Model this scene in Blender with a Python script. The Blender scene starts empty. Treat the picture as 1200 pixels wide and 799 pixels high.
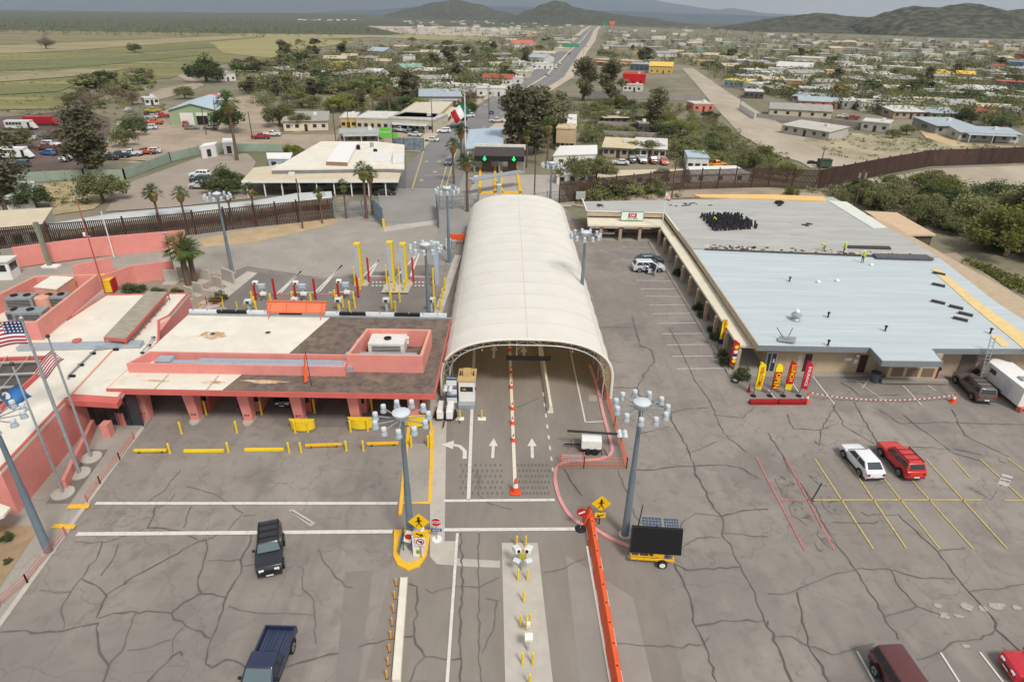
import bpy, bmesh, math, random
from math import sin, cos, pi, radians, sqrt, atan2, hypot
from mathutils import Vector, Matrix, Euler
rnd = random.Random(7)
scene = bpy.context.scene
COL = scene.collection
# ------------------------------------------------------------------ camera (drone, 35 m up)
CAM_H, FPX = 35.0, 740.0
cd = bpy.data.cameras.new('drone_camera'); cam = bpy.data.objects.new('drone_camera', cd); COL.objects.link(cam)
cam.matrix_world = Matrix.Translation((0, 0, CAM_H)) @ Matrix.Rotation(radians(90-27.25), 4, 'X') @ Matrix.Rotation(radians(.975), 4, 'Z')
cd.sensor_width = 36; cd.lens = 36*FPX/1200; cd.clip_start = .5; cd.clip_end = 60000
scene.camera = cam
MR = cam.matrix_world.to_3x3()
def G(x, y, z=0.0):
    "place seen at x, y in the 1200-wide survey photograph, on the level z -> world point"
    d = MR @ Vector((x-600, -(y-399.5), -FPX)); t = (z-CAM_H)/d.z
    return Vector((d.x*t, d.y*t, z))
def G2(x, y, z=0.0): v = G(x, y, z); return (v.x, v.y)
def Gs(pts, z=0.0): return [G2(x, y, z) for x, y in pts]
# ------------------------------------------------------------------ render and light
scene.render.engine = 'CYCLES'
vs = scene.view_settings; vs.view_transform = 'Standard'; vs.look = 'None'; vs.gamma = 1; vs.use_curve_mapping = False; vs.exposure = 0.72
w = bpy.data.worlds.new('World'); scene.world = w; w.use_nodes = True
nt = w.node_tree; bg = nt.nodes['Background']
sky = nt.nodes.new('ShaderNodeTexSky'); sky.sky_type = 'NISHITA'; sky.sun_disc = False
SUN_EL, SUN_AZ = radians(52), radians(150)       # azimuth clockwise from +Y
sky.sun_elevation = SUN_EL; sky.sun_rotation = SUN_AZ; sky.dust_density = 5; sky.air_density = 1.2; sky.ozone_density = 1
hs = nt.nodes.new('ShaderNodeHueSaturation'); hs.inputs['Saturation'].default_value = .2; hs.inputs['Value'].default_value = 1.0
cn = nt.nodes.new('ShaderNodeTexNoise'); cn.inputs['Scale'].default_value = 3; cn.inputs['Detail'].default_value = 6
tcw = nt.nodes.new('ShaderNodeTexCoord'); mpw = nt.nodes.new('ShaderNodeMapping'); mpw.inputs['Scale'].default_value = (1, 1, 5)
mxw = nt.nodes.new('ShaderNodeMix'); mxw.data_type = 'RGBA'; mxw.inputs[0].default_value = .6
crw = nt.nodes.new('ShaderNodeValToRGB'); crw.color_ramp.elements[0].color = (4.6, 4.8, 5.1, 1); crw.color_ramp.elements[1].color = (6.3, 6.4, 6.5, 1)
crw.color_ramp.elements[0].position = .35; crw.color_ramp.elements[1].position = .65
nt.links.new(sky.outputs[0], hs.inputs['Color']); nt.links.new(tcw.outputs['Generated'], mpw.inputs[0]); nt.links.new(mpw.outputs[0], cn.inputs[0])
nt.links.new(cn.outputs[0], crw.inputs[0]); nt.links.new(hs.outputs[0], mxw.inputs[6]); nt.links.new(crw.outputs[0], mxw.inputs[7])
nt.links.new(mxw.outputs[2], bg.inputs[0]); bg.inputs[1].default_value = .08
sl = bpy.data.lights.new('sun', 'SUN'); sl.energy = 1.8; sl.angle = radians(13); sl.color = (1, .96, .9)
so = bpy.data.objects.new('sun', sl); COL.objects.link(so)
sd = Vector((sin(SUN_AZ)*cos(SUN_EL), cos(SUN_AZ)*cos(SUN_EL), sin(SUN_EL)))
so.rotation_euler = sd.to_track_quat('Z', 'Y').to_euler(); so.location = (0, 0, 80)
# ------------------------------------------------------------------ materials
def lin(c): c /= 255; return c/12.92 if c <= .04045 else ((c+.055)/1.055)**2.4
ALB = .84
def col(r, g, b): return tuple(min(.82, lin(v)*ALB) for v in (r, g, b))
MATS = {}
def mat(name, c, rough=.8, var=.12, scale=1.5, c2=None, metal=0, bump=0, detail=5, spec=.3, stretch=None, c2pos=(.4, .65), emit=0, alpha=None, coat=0, world=False):
    "procedural surface: base colour broken up by two noises; c in photo-like 0..255"
    if name in MATS: return MATS[name]
    m = bpy.data.materials.new(name); m.use_nodes = True; n = m.node_tree.nodes; L = m.node_tree.links
    b = n['Principled BSDF']; A = col(*c)
    b.inputs['Roughness'].default_value = rough; b.inputs['Metallic'].default_value = metal
    b.inputs['Specular IOR Level'].default_value = spec
    if coat: b.inputs['Coat Weight'].default_value = coat
    tc = n.new('ShaderNodeTexCoord'); mp = n.new('ShaderNodeMapping')
    if world:
        gp = n.new('ShaderNodeNewGeometry'); L.new(gp.outputs['Position'], mp.inputs[0])
    else: L.new(tc.outputs['Object'], mp.inputs[0])
    if stretch: mp.inputs['Scale'].default_value = stretch
    n1 = n.new('ShaderNodeTexNoise'); n1.inputs['Scale'].default_value = scale; n1.inputs['Detail'].default_value = detail; n1.inputs['Roughness'].default_value = .65
    L.new(mp.outputs[0], n1.inputs[0])
    cr = n.new('ShaderNodeValToRGB'); e = cr.color_ramp.elements
    e[0].position, e[1].position = c2pos
    if c2: e[0].color = (*A, 1); e[1].color = (*col(*c2), 1)
    else:
        e[0].color = (*[v*(1-var) for v in A], 1); e[1].color = (*[min(.85, v*(1+var)) for v in A], 1)
    L.new(n1.outputs[0], cr.inputs[0])
    n2 = n.new('ShaderNodeTexNoise'); n2.inputs['Scale'].default_value = scale*7.3; n2.inputs['Detail'].default_value = 3
    L.new(mp.outputs[0], n2.inputs[0])
    mm = n.new('ShaderNodeMapRange'); mm.inputs[3].default_value = 1-var*.8; mm.inputs[4].default_value = 1+var*.8
    L.new(n2.outputs[0], mm.inputs[0])
    vm = n.new('ShaderNodeVectorMath'); vm.operation = 'SCALE'
    L.new(cr.outputs[0], vm.inputs[0]); L.new(mm.outputs[0], vm.inputs['Scale']); L.new(vm.outputs[0], b.inputs['Base Color'])
    if bump:
        bp = n.new('ShaderNodeBump'); bp.inputs['Strength'].default_value = bump; bp.inputs['Distance'].default_value = .05
        L.new(n2.outputs[0], bp.inputs['Height']); L.new(bp.outputs[0], b.inputs['Normal'])
    if emit: b.inputs['Emission Color'].default_value = (*A, 1); b.inputs['Emission Strength'].default_value = emit
    MATS[name] = m; return m
def add_overlay(m, c, scale, lo, hi, strength=1, stretch=None, world=False, kind='noise', seed=0):
    "a second, shaped layer (stains, seams) mixed over the base colour"
    n = m.node_tree.nodes; L = m.node_tree.links; b = n['Principled BSDF']
    src = b.inputs['Base Color'].links[0].from_socket
    mp = n.new('ShaderNodeMapping'); mp.inputs['Location'].default_value = (seed*3.7, seed*1.3, 0)
    if world: g = n.new('ShaderNodeNewGeometry'); L.new(g.outputs['Position'], mp.inputs[0])
    else: g = n.new('ShaderNodeTexCoord'); L.new(g.outputs['Object'], mp.inputs[0])
    if stretch: mp.inputs['Scale'].default_value = stretch
    if kind == 'noise':
        t = n.new('ShaderNodeTexNoise'); t.inputs['Scale'].default_value = scale; t.inputs['Detail'].default_value = 6; t.inputs['Roughness'].default_value = .6
        L.new(mp.outputs[0], t.inputs[0]); o = t.outputs[0]
    elif kind == 'crack':
        dn = n.new('ShaderNodeTexNoise'); dn.inputs['Scale'].default_value = scale*2.2; dn.inputs['Detail'].default_value = 4
        L.new(mp.outputs[0], dn.inputs[0]); ad = n.new('ShaderNodeVectorMath'); ad.operation = 'MULTIPLY_ADD'
        L.new(dn.outputs['Color'], ad.inputs[0]); ad.inputs[1].default_value = (1.1/scale*.5,)*3; L.new(mp.outputs[0], ad.inputs[2])
        t = n.new('ShaderNodeTexVoronoi'); t.feature = 'DISTANCE_TO_EDGE'; t.inputs['Scale'].default_value = scale; L.new(ad.outputs[0], t.inputs[0]); o = t.outputs[0]
    mr = n.new('ShaderNodeMapRange'); mr.inputs[1].default_value = lo; mr.inputs[2].default_value = hi; mr.inputs[4].default_value = strength; mr.interpolation_type = 'SMOOTHSTEP'
    if kind == 'crack': mr.inputs[3].default_value = strength; mr.inputs[4].default_value = 0
    L.new(o, mr.inputs[0]); mx = n.new('ShaderNodeMix'); mx.data_type = 'RGBA'
    L.new(mr.outputs[0], mx.inputs[0]); L.new(src, mx.inputs[6]); mx.inputs[7].default_value = (*col(*c), 1)
    L.new(mx.outputs[2], b.inputs['Base Color']); return m
# ------------------------------------------------------------------ mesh building
class MB:
    def __init__(s): s.v = []; s.f = []; s.m = []; s.cur = 0
    def add(s, vs, fs):
        o = len(s.v); s.v += [tuple(p) for p in vs]; s.f += [[i+o for i in f] for f in fs]; s.m += [s.cur]*len(fs); return s
    def box(s, x0, x1, y0, y1, z0, z1, rz=0, about=None):
        P = [(x0,y0,z0),(x1,y0,z0),(x1,y1,z0),(x0,y1,z0),(x0,y0,z1),(x1,y0,z1),(x1,y1,z1),(x0,y1,z1)]
        if rz:
            cx, cy = about or ((x0+x1)/2, (y0+y1)/2); c, q = cos(rz), sin(rz)
            P = [(cx+(x-cx)*c-(y-cy)*q, cy+(x-cx)*q+(y-cy)*c, z) for x, y, z in P]
        return s.add(P, [(3,2,1,0),(4,5,6,7),(0,1,5,4),(1,2,6,5),(2,3,7,6),(3,0,4,7)])
    def cbox(s, c, d, rz=0):
        x, y, z = c; a, b, h = d; return s.box(x-a/2, x+a/2, y-b/2, y+b/2, z-h/2, z+h/2, rz)
    def hexa(s, P):     # bottom 4 ccw then top 4
        return s.add(P, [(3,2,1,0),(4,5,6,7),(0,1,5,4),(1,2,6,5),(2,3,7,6),(3,0,4,7)])
    def beam(s, a, b, w, h=None):
        a, b = Vector(a), Vector(b); h = h or w; d = (b-a)
        if d.length < 1e-6: return s
        d.normalize(); up = Vector((0, 0, 1)) if abs(d.z) < .95 else Vector((0, 1, 0))
        x = d.cross(up).normalized()*w/2; y = x.cross(d).normalized()*h/2
        return s.hexa([a-x-y, a+x-y, a+x+y, a-x+y, b-x-y, b+x-y, b+x+y, b-x+y])
    def cyl(s, a, b, r0, r1=None, n=10, caps=True):
        a, b = Vector(a), Vector(b); r1 = r0 if r1 is None else r1; d = (b-a).normalized()
        up = Vector((0, 0, 1)) if abs(d.z) < .95 else Vector((1, 0, 0)); x = d.cross(up).normalized(); y = d.cross(x).normalized()
        P = []
        for c, r in ((a, r0), (b, r1)):
            for i in range(n): t = 2*pi*i/n; P.append(c+x*cos(t)*r+y*sin(t)*r)
        F = [(i, (i+1) % n, n+(i+1) % n, n+i) for i in range(n)]
        if caps: F += [tuple(range(n))[::-1], tuple(range(n, 2*n))]
        return s.add(P, F)
    def tube(s, pts, r, n=6):
        pts = [Vector(p) for p in pts]; P = []; k = len(pts)
        for i, p in enumerate(pts):
            d = (pts[min(i+1, k-1)]-pts[max(i-1, 0)]).normalized(); up = Vector((0, 0, 1)) if abs(d.z) < .9 else Vector((1, 0, 0))
            x = d.cross(up).normalized(); y = d.cross(x).normalized(); rr = r[i] if isinstance(r, (list, tuple)) else r
            for j in range(n): t = 2*pi*j/n; P.append(p+x*cos(t)*rr+y*sin(t)*rr)
        F = [(i*n+j, i*n+(j+1) % n, (i+1)*n+(j+1) % n, (i+1)*n+j) for i in range(k-1) for j in range(n)]
        F += [tuple(range(n))[::-1], tuple(range((k-1)*n, k*n))]
        return s.add(P, F)
    def lathe(s, prof, n=16, c=(0, 0, 0)):
        P = [(c[0]+r*cos(2*pi*j/n), c[1]+r*sin(2*pi*j/n), c[2]+z) for r, z in prof for j in range(n)]
        k = len(prof); F = [(i*n+j, i*n+(j+1) % n, (i+1)*n+(j+1) % n, (i+1)*n+j) for i in range(k-1) for j in range(n)]
        F += [tuple(range(n))[::-1], tuple(range((k-1)*n, k*n))]
        return s.add(P, F)
    def prism(s, pts, z0, z1):
        n = len(pts); A = sum(pts[i][0]*pts[(i+1) % n][1]-pts[(i+1) % n][0]*pts[i][1] for i in range(n))
        if A < 0: pts = pts[::-1]
        return s.add([(x, y, z0) for x, y in pts]+[(x, y, z1) for x, y in pts],
                     [tuple(range(n))[::-1], tuple(range(n, 2*n))]+[(i, (i+1) % n, n+(i+1) % n, n+i) for i in range(n)])
    def sheet(s, pts, z=0):
        n = len(pts); A = sum(pts[i][0]*pts[(i+1) % n][1]-pts[(i+1) % n][0]*pts[i][1] for i in range(n))
        if A < 0: pts = pts[::-1]
        return s.add([(x, y, z) for x, y in pts], [tuple(range(n))])
    def quad(s, a, b, c, d): return s.add([a, b, c, d], [(0, 1, 2, 3)])
    def strip(s, pts, w, z=0, jit=0, rg=None):
        "flat ribbon along a ground polyline"
        pts = [Vector((p[0], p[1], 0)) for p in pts]; P = []; k = len(pts)
        for i, p in enumerate(pts):
            d = (pts[min(i+1, k-1)]-pts[max(i-1, 0)]).normalized(); n = Vector((-d.y, d.x, 0)); ww = (w[i] if isinstance(w, (list, tuple)) else w)
            if rg: ww *= rg.uniform(1-jit, 1+jit)
            P += [(p.x+n.x*ww/2, p.y+n.y*ww/2, z), (p.x-n.x*ww/2, p.y-n.y*ww/2, z)]
        return s.add(P, [(2*i+1, 2*i+3, 2*i+2, 2*i) for i in range(k-1)])
    def build(s, name, m, parent=None, smooth=False, bevel=0, loc=None, seg=2):
        me = bpy.data.meshes.new(name); me.from_pydata(s.v, [], s.f)
        ms = m if isinstance(m, (list, tuple)) else [m]
        for q in ms: me.materials.append(q)
        if len(ms) > 1: me.polygons.foreach_set('material_index', s.m)
        if bevel:
            b = bmesh.new(); b.from_mesh(me); bmesh.ops.remove_doubles(b, verts=b.verts, dist=1e-4)
            bmesh.ops.bevel(b, geom=list(b.edges), offset=bevel, segments=seg, affect='EDGES', profile=.5, clamp_overlap=True); b.to_mesh(me); b.free()
        if smooth:
            me.polygons.foreach_set('use_smooth', [True]*len(me.polygons)); me.update()
            try: me.set_sharp_from_angle(angle=radians(38))
            except Exception: pass
        me.update(); o = bpy.data.objects.new(name, me); COL.objects.link(o)
        if parent: o.parent = parent
        if loc: o.location = loc
        return o
def tag(o, label=None, cat=None, group=None, kind=None):
    if label: o['label'] = label
    if cat: o['category'] = cat
    if group: o['group'] = group
    if kind: o['kind'] = kind
    return o
def T(name, label, cat, loc=(0, 0, 0), rz=0, group=None):
    o = bpy.data.objects.new(name, None); COL.objects.link(o); o.empty_display_size = .3
    o.location = (loc[0], loc[1], loc[2] if len(loc) > 2 else 0); o.rotation_euler = (0, 0, rz)
    return tag(o, label, cat, group)
def S(o): o['kind'] = 'structure'; return o
KIDS = {}
def kids(o): return [c for c in COL.objects if c.parent == o]
def tree_of(o):
    return (o, [tree_of(c) for c in kids(o)])
def clone(tr, loc, rz=0, label=None, group=None, scale=None, cat=None):
    "copy a remembered thing tree (from tree_of) with its parts"
    def cp(node, par):
        o, ch = node; c = o.copy(); COL.objects.link(c)
        if par: c.parent = par
        for q in ch: cp(q, c)
        return c
    r = cp(tr, None)
    if 'proto' in r: del r['proto']
    r.location = (loc[0], loc[1], loc[2] if len(loc) > 2 else 0); r.rotation_euler = (0, 0, rz)
    if scale: r.scale = scale if isinstance(scale, (tuple, list)) else (scale,)*3
    if label: r['label'] = label
    if group: r['group'] = group
    if cat: r['category'] = cat
    return r
def lettering(text, size, m, parent, loc, rot, name='lettering', depth=.01, align='CENTER', sx=1.0, stack=False):
    cu = bpy.data.curves.new(name, 'FONT'); cu.body = '\n'.join(text) if stack else text; cu.size = size; cu.extrude = depth/2; cu.align_x = align; cu.align_y = 'CENTER'; cu.space_line = .8
    cu.offset = size*.012
    tmp = bpy.data.objects.new('tmp', cu); COL.objects.link(tmp); bpy.context.view_layer.update()
    me = bpy.data.meshes.new_from_object(tmp.evaluated_get(bpy.context.evaluated_depsgraph_get()))
    bpy.data.objects.remove(tmp); me.name = name; me.materials.clear(); me.materials.append(m)
    o = bpy.data.objects.new(name, me); COL.objects.link(o); o.parent = parent; o.location = loc; o.rotation_euler = rot; o.scale = (sx, 1, 1)
    return o
ORD = ['first','second','third','fourth','fifth','sixth','seventh','eighth','ninth','tenth','eleventh','twelfth','thirteenth','fourteenth','fifteenth','sixteenth']
# common finishes
M_asph = mat('asphalt', (145,137,129), .9, .13, .09, world=True, bump=.2, detail=9); add_overlay(M_asph, (116,109,103), .9, .5, .7, .55, world=True, seed=9); add_overlay(M_asph, (112,106,101), .11, .54, .64, .5, world=True, seed=12); add_overlay(M_asph, (172,162,150), 3.5, .6, .75, .35, world=True, seed=4)

add_overlay(M_asph, (120,114,109), .035, .42, .66, .75, world=True); add_overlay(M_asph, (124,117,111), .5, .5, .7, .55, world=True, stretch=(1.2,.06,1), seed=7); add_overlay(M_asph, (108,102,98), .16, 0, .012, .5, world=True, kind='crack')
add_overlay(M_asph, (158,149,139), .25, .55, .75, .55, world=True, stretch=(1, .35, 1)); add_overlay(M_asph, (120,113,107), .42, 0, .012, .28, world=True, kind='crack', seed=2)
M_asph2 = mat('darker_asphalt', (126,119,113), .9, .12, .2, world=True, bump=.15, stretch=(1, .25, 1)); add_overlay(M_asph2, (112,105,99), .3, .5, .8, .5, world=True, stretch=(1.6, .1, 1))
M_conc = mat('pale_concrete', (186,179,168), .85, .07, .5, world=True, bump=.1); add_overlay(M_conc, (160,153,143), .2, .5, .75, .5, world=True)
M_conc2 = mat('worn_concrete', (160,153,143), .85, .08, .25, world=True, bump=.1); add_overlay(M_conc2, (146,138,128), .09, .45, .7, .6, world=True); add_overlay(M_conc2, (128,120,112), .17, 0, .014, .4, world=True, kind='crack', seed=5)
M_seal = mat('crack_sealant', (98,94,90), .7, .1, 3, world=True)
M_seal2 = mat('thin_crack', (108,103,98), .9, .1, 3, world=True)
M_line = mat('white_road_paint', (214,210,202), .7, .08, 3, world=True); add_overlay(M_line, (170,162,152), 2.5, .55, .72, .6, world=True)
M_yline = mat('yellow_road_paint', (198,176,108), .7, .1, 3, world=True); add_overlay(M_yline, (155,146,128), 2.5, .5, .7, .6, world=True)
M_ykerb = mat('yellow_kerb_paint', (238,184,50), .6, .08, 3); add_overlay(M_ykerb, (200,160,90), 3, .58, .75, .5)
M_rline = mat('faded_red_paint', (190,112,108), .7, .15, 3, world=True); add_overlay(M_rline, (156,138,130), 2.5, .45, .65, .7, world=True)
M_pink = mat('pink_stucco', (226,146,136), .85, .05, .8, bump=.1); add_overlay(M_pink, (208,132,122), .5, .5, .8, .5, stretch=(1, 1, .3))
M_pinkd = mat('red_pink_fascia', (206,104,96), .8, .06, .8)
M_pinkl = mat('peach_stucco', (218,160,138), .85, .07, .8, bump=.1)
M_white = mat('white_paint', (235,233,228), .5, .03, 2)
M_galv = mat('galvanised_steel', (168,174,178), .45, .1, 3, metal=.3)
M_pole = mat('blue_grey_pole', (118,132,142), .5, .07, 1.2, metal=.2)
M_black = mat('black_plastic', (34,34,36), .5, .1, 3)
M_dark = mat('dark_steel', (64,62,62), .6, .12, 3, metal=.2)
M_yel = mat('yellow_safety_paint', (240,204,44), .5, .06, 2); add_overlay(M_yel, (190,150,60), 4, .6, .8, .5)
M_red = mat('red_paint', (190,38,36), .5, .08, 2)
M_oran = mat('orange_plastic', (236,98,52), .5, .08, 1.2); add_overlay(M_oran, (216,80,40), 1.5, .5, .7, .5)
M_rust = mat('rusted_steel', (86,62,54), .85, .2, .7, world=True, stretch=(1, 1, .25), c2=(62,50,46)); 
M_glass = mat('dark_glass', (44,52,58), .12, .05, 1, spec=.7)
M_rubber = mat('tyre_rubber', (36,36,36), .9, .1, 4)
M_wood = mat('weathered_wood', (104,84,68), .9, .15, 1.5, stretch=(6, 6, .5))
M_lampw = mat('lamp_housing_white', (204,210,214), .35, .03, 2)
M_green = mat('green_sign_paint', (30,140,96), .5, .05, 2)
M_blue = mat('blue_sign_paint', (44,92,158), .5, .05, 2)
# ================================================================== THE SETTING: ground, roads, pavements
def sheet(name, pts, z, m): return S(MB().sheet(pts, z).build(name, m))
M_dirt = mat('desert_dirt', (142,132,114), .95, .16, .02, world=True, c2=(114,110,88), detail=9)
add_overlay(M_dirt, (108,108,80), .014, .46, .6, .8, world=True); add_overlay(M_dirt, (112,108,80), .22, .55, .66, .8, world=True); add_overlay(M_dirt, (196,182,160), .06, .62, .7, .6, world=True, seed=3)
b = MB(); R0 = 24000; b.sheet([(-R0, -200), (R0, -200), (R0, R0), (-R0, R0)], -.12); S(b.build('ground', M_dirt))
M_scrub = mat('distant_scrub', (76,82,60), .95, .15, .004, world=True, c2=(92,92,70), detail=10); add_overlay(M_scrub, (52,60,44), .03, .5, .6, .7, world=True); add_overlay(M_scrub, (150,138,116), .0012, .66, .72, .6, world=True)
sheet('scrub_plain', [(-R0, 1350), (-700, 1180), (-230, 1250), (-60, 1900), (300, 3300), (1000, 2100), (2200, 1500), (R0, 1500), (R0, R0), (-R0, R0)], .35, M_scrub)
# fields on the left: strips of grass, straw and green
M_field = mat('dry_field', (130,124,80), .95, .12, .006, world=True, detail=10, c2=(106,110,66), stretch=(.5, 2.2, 1)); add_overlay(M_field, (164,150,108), .02, .5, .66, .7, world=True, stretch=(.4, 3, 1)); add_overlay(M_field, (98,106,68), .012, .55, .68, .8, world=True, stretch=(.35, 2.5, 1), seed=4)
M_field2 = mat('brown_field', (140,128,98), .95, .1, .01, world=True, c2=(124,116,86), stretch=(.4, 3, 1)); add_overlay(M_field2, (110,104,74), .01, .5, .6, .6, world=True, stretch=(.3, 3, 1))
sheet('field', Gs([(-700,132),(0,129),(70,128),(92,112),(120,98),(200,92),(232,78),(300,72),(345,62),(400,52),(420,44),(360,40),(-700,33)]), .1, M_field)
sheet('field', Gs([(0,52),(110,47),(190,45),(255,41),(300,35),(0,33),(-700,30),(-700,55)]), .2, M_field2)
sheet('field', Gs([(300,34),(280,40),(330,47),(440,44),(560,50),(595,42),(520,36),(420,33)]), .25, mat('pale_field', (158,148,112), .95, .08, .006, world=True, c2=(140,136,92), stretch=(.4,2.5,1)))
sheet('field', Gs([(245,50),(262,63),(330,70),(350,58),(420,50),(330,43)]), .3, mat('straw_field', (148,138,98), .95, .08, .01, world=True, c2=(160,150,100), stretch=(.4,2.5,1)))
M_f3 = mat('green_field', (104,112,70), .95, .12, .01, world=True, c2=(122,118,80), stretch=(.4,3,1), detail=9)
for P_ in ([(0,84),(110,78),(230,66),(232,60),(120,68),(0,72)],[(0,112),(70,108),(92,99),(0,102)],[(150,58),(250,52),(255,56),(160,62)]): sheet('field', Gs(P_), .33, M_f3)
for P_ in ([(0,64),(80,60),(250,48),(300,44),(300,41),(100,50),(0,54)],[(0,97),(90,90),(160,80),(90,82),(0,90)]): sheet('field', Gs(P_), .36, mat('straw_band', (158,144,112), .95, .12, .01, world=True, c2=(140,130,96), stretch=(.4,3,1), detail=9))
sheet('sand_flat', Gs([(470,40),(600,44),(640,38),(560,32),(430,31)]), .45, mat('pale_sand', (182,170,156), .95, .1, .01, world=True))
sheet('junkyard_ground', Gs([(-60,198),(-60,142),(40,134),(95,128),(128,138),(130,170),(120,186),(100,203),(40,208)]), .02, mat('oily_dirt', (92,76,72), .95, .15, .08, world=True, c2=(112,94,84)))
sheet('dirt_yard', Gs([(122,186),(128,155),(150,142),(200,128),(255,116),(300,112),(322,140),(330,158),(440,158),(500,152),(490,178),(380,176),(300,172),(235,176),(200,190)]), .03, mat('pale_dirt', (172,155,136), .95, .12, .1, world=True, c2=(146,132,114), detail=9))
sheet('dirt_road', Gs([(150,120),(190,104),(225,98),(205,88),(215,86),(240,100),(220,108),(170,122)]), .05, mat('pale_dirt', (0,0,0)))
sheet('parking_area', Gs([(124,248),(140,218),(190,200),(240,182),(290,180),(300,190),(290,212),(282,222),(300,232),(200,243)]), .02, mat('gravelly_asphalt', (160,148,134), .95, .08, .15, world=True, c2=(150,138,126)))
sheet('dirt_yard', Gs([(50,216),(100,210),(150,205),(140,220),(110,245),(62,252)]), .015, mat('sandy_yard', (188,166,134), .95, .12, .2, world=True, c2=(150,142,104)))
# gravel road on the right and the patrol road behind the steel fence
M_gravel = mat('pale_gravel', (182,170,152), .95, .1, .08, world=True, c2=(164,150,132), stretch=(1, .4, 1))
sheet('gravel_road', Gs([(799,80),(812,80),(850,106),(890,132),(940,158),(1000,178),(1040,186),(1042,194),(1000,194),(950,197),(938,190),(905,180),(868,158),(838,126),(815,98)]), .04, M_gravel)
sheet('gravel_road', Gs([(1000,212),(1050,206),(1092,198),(1200,194),(1290,190),(1290,222),(1200,222),(1150,226),(1090,222),(1040,216),(1000,216)]), .04, M_gravel)
sheet('dirt_road', Gs([(1078,300),(1120,296),(1200,352),(1280,410),(1280,460),(1180,400),(1110,330)]), .03, mat('pale_dirt', (0,0,0)))
sheet('dirt_road', Gs([(655,238),(700,234),(800,223),(900,220),(960,224),(975,236),(900,230),(800,232),(690,244)]), .03, mat('pale_dirt', (0,0,0)))
sheet('dirt_yard', Gs([(960,152),(1040,160),(1120,168),(1200,172),(1290,176),(1290,190),(1200,190),(1090,176),(1010,192),(940,165)]), .05, mat('sandy_lot', (178,164,138), .95, .14, .08, world=True, c2=(132,128,100), detail=9))
sheet('dirt_road', Gs([(1075,150),(1085,148),(1100,158),(1135,170),(1118,172),(1085,162)]), .08, mat('tan_track', (196,172,134), .95, .08, .1, world=True))
# highway into town
hwp = [(-20.2,143),(-20.2,165),(-20.2,184),(-16.9,229),(-5.9,304),(19,445),(56,755),(110,1180),(205,2000),(330,3000)]
M_hw = mat('highway_asphalt', (122,120,120), .9, .08, .05, world=True, c2=(134,131,128)); M_verge = mat('verge_dust', (190,174,154), .95, .08, .05, world=True)
S(MB().strip(hwp[2:], [22,24,26,36,40,44,48,50][:len(hwp)-2], .06).build('verge', M_verge))
S(MB().strip(hwp, [15,15,14,15,18,24,24,24,24,24], .12).build('highway', M_hw))
S(MB().strip(hwp[4:], [.8,1.6,1.8,1.8,1.8,1.8], .2).build('median_strip', mat('median_concrete', (198,186,160), .9, .08, .2, world=True)))
mk = MB()
for off in (-5.6, 5.6):
    for i in range(3, len(hwp)-4):
        a, c = Vector((*hwp[i], 0)), Vector((*hwp[i+1], 0)); d = (c-a); L_ = d.length; d.normalize(); n = Vector((-d.y, d.x, 0)); t = 0
        while t < L_: mk.strip([a+d*t+n*off, a+d*(t+5)+n*off], .22, .17); t += 12
S(mk.build('lane_marking', M_line))
# ---------------- the port of entry: paved areas, each sheet a few millimetres above the one below
sheet('parking_lot', [(-60,12),(66,12),(66,64),(66,66),(24.6,66),(23.9,108),(14,109.5),(10,130),(-34,131),(-36,118),(-52,106),(-60,104)], 0, M_asph)
sheet('concrete_apron', Gs([(228,268),(300,262),(395,254),(450,262),(512,262),(515,300),(480,330),(440,318),(380,326),(290,312),(240,330),(215,380),(150,380),(60,330),(10,345),(0,320),(130,300)]), .012, M_conc2)
sheet('inspection_lane_pavement', Gs([(292,318),(380,328),(440,320),(478,312),(508,310),(514,370),(505,500),(330,500),(215,380),(262,340)]), .016, M_asph2)
sheet('border_road', Gs([(440,222),(545,222),(560,235),(548,262),(520,312),(500,310),(515,262),(452,262)]), .02, mat('grey_border_asphalt', (146,141,136), .9, .07, .15, world=True))
sheet('border_road', [(-27,131),(-10,131),(-12,176),(-26,176)], .024, mat('grey_border_asphalt', (0,0,0)))
sheet('border_road', [(-11,128),(12,129),(10,158),(-9,158)], .014, mat('pale_border_slab', (172,164,152), .9, .07, .15, world=True))
sheet('speed_table', Gs([(450,266),(512,258),(512,263),(450,272)]), .03, M_conc)
# lanes of the tent
sheet('tent_lane_pavement', [(-8.4,24),(10.6,24),(10.4,46),(9.8,116),(-7.4,118)], .008, mat('tent_lane_asphalt', (140,132,123), .9, .1, .22, world=True, c2=(126,118,110), stretch=(1,.3,1)))
sheet('concrete_strip', Gs([(505,455),(528,455),(523,500),(521,634),(534,634),(534,654),(586,657),(586,665),(553,664),(512,661),(504,652),(504,560),(503,500)]), .02, M_conc)
sheet('concrete_strip', Gs([(471,520),(503,520),(503,590),(471,590)]), .026, M_conc2)
sheet('concrete_strip', Gs([(588,636),(630,636),(648,800),(592,800)]), .024, M_conc)
sheet('tyre_strip', Gs([(405,670),(437,668),(420,800),(393,800)]), .012, mat('smooth_strip', (132,125,118), .85, .05, .4, world=True))
sheet('tyre_strip', Gs([(663,650),(742,700),(765,800),(680,800)]), .0105, mat('smoothed_asphalt', (146,139,131), .9, .06, .3, world=True))
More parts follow.
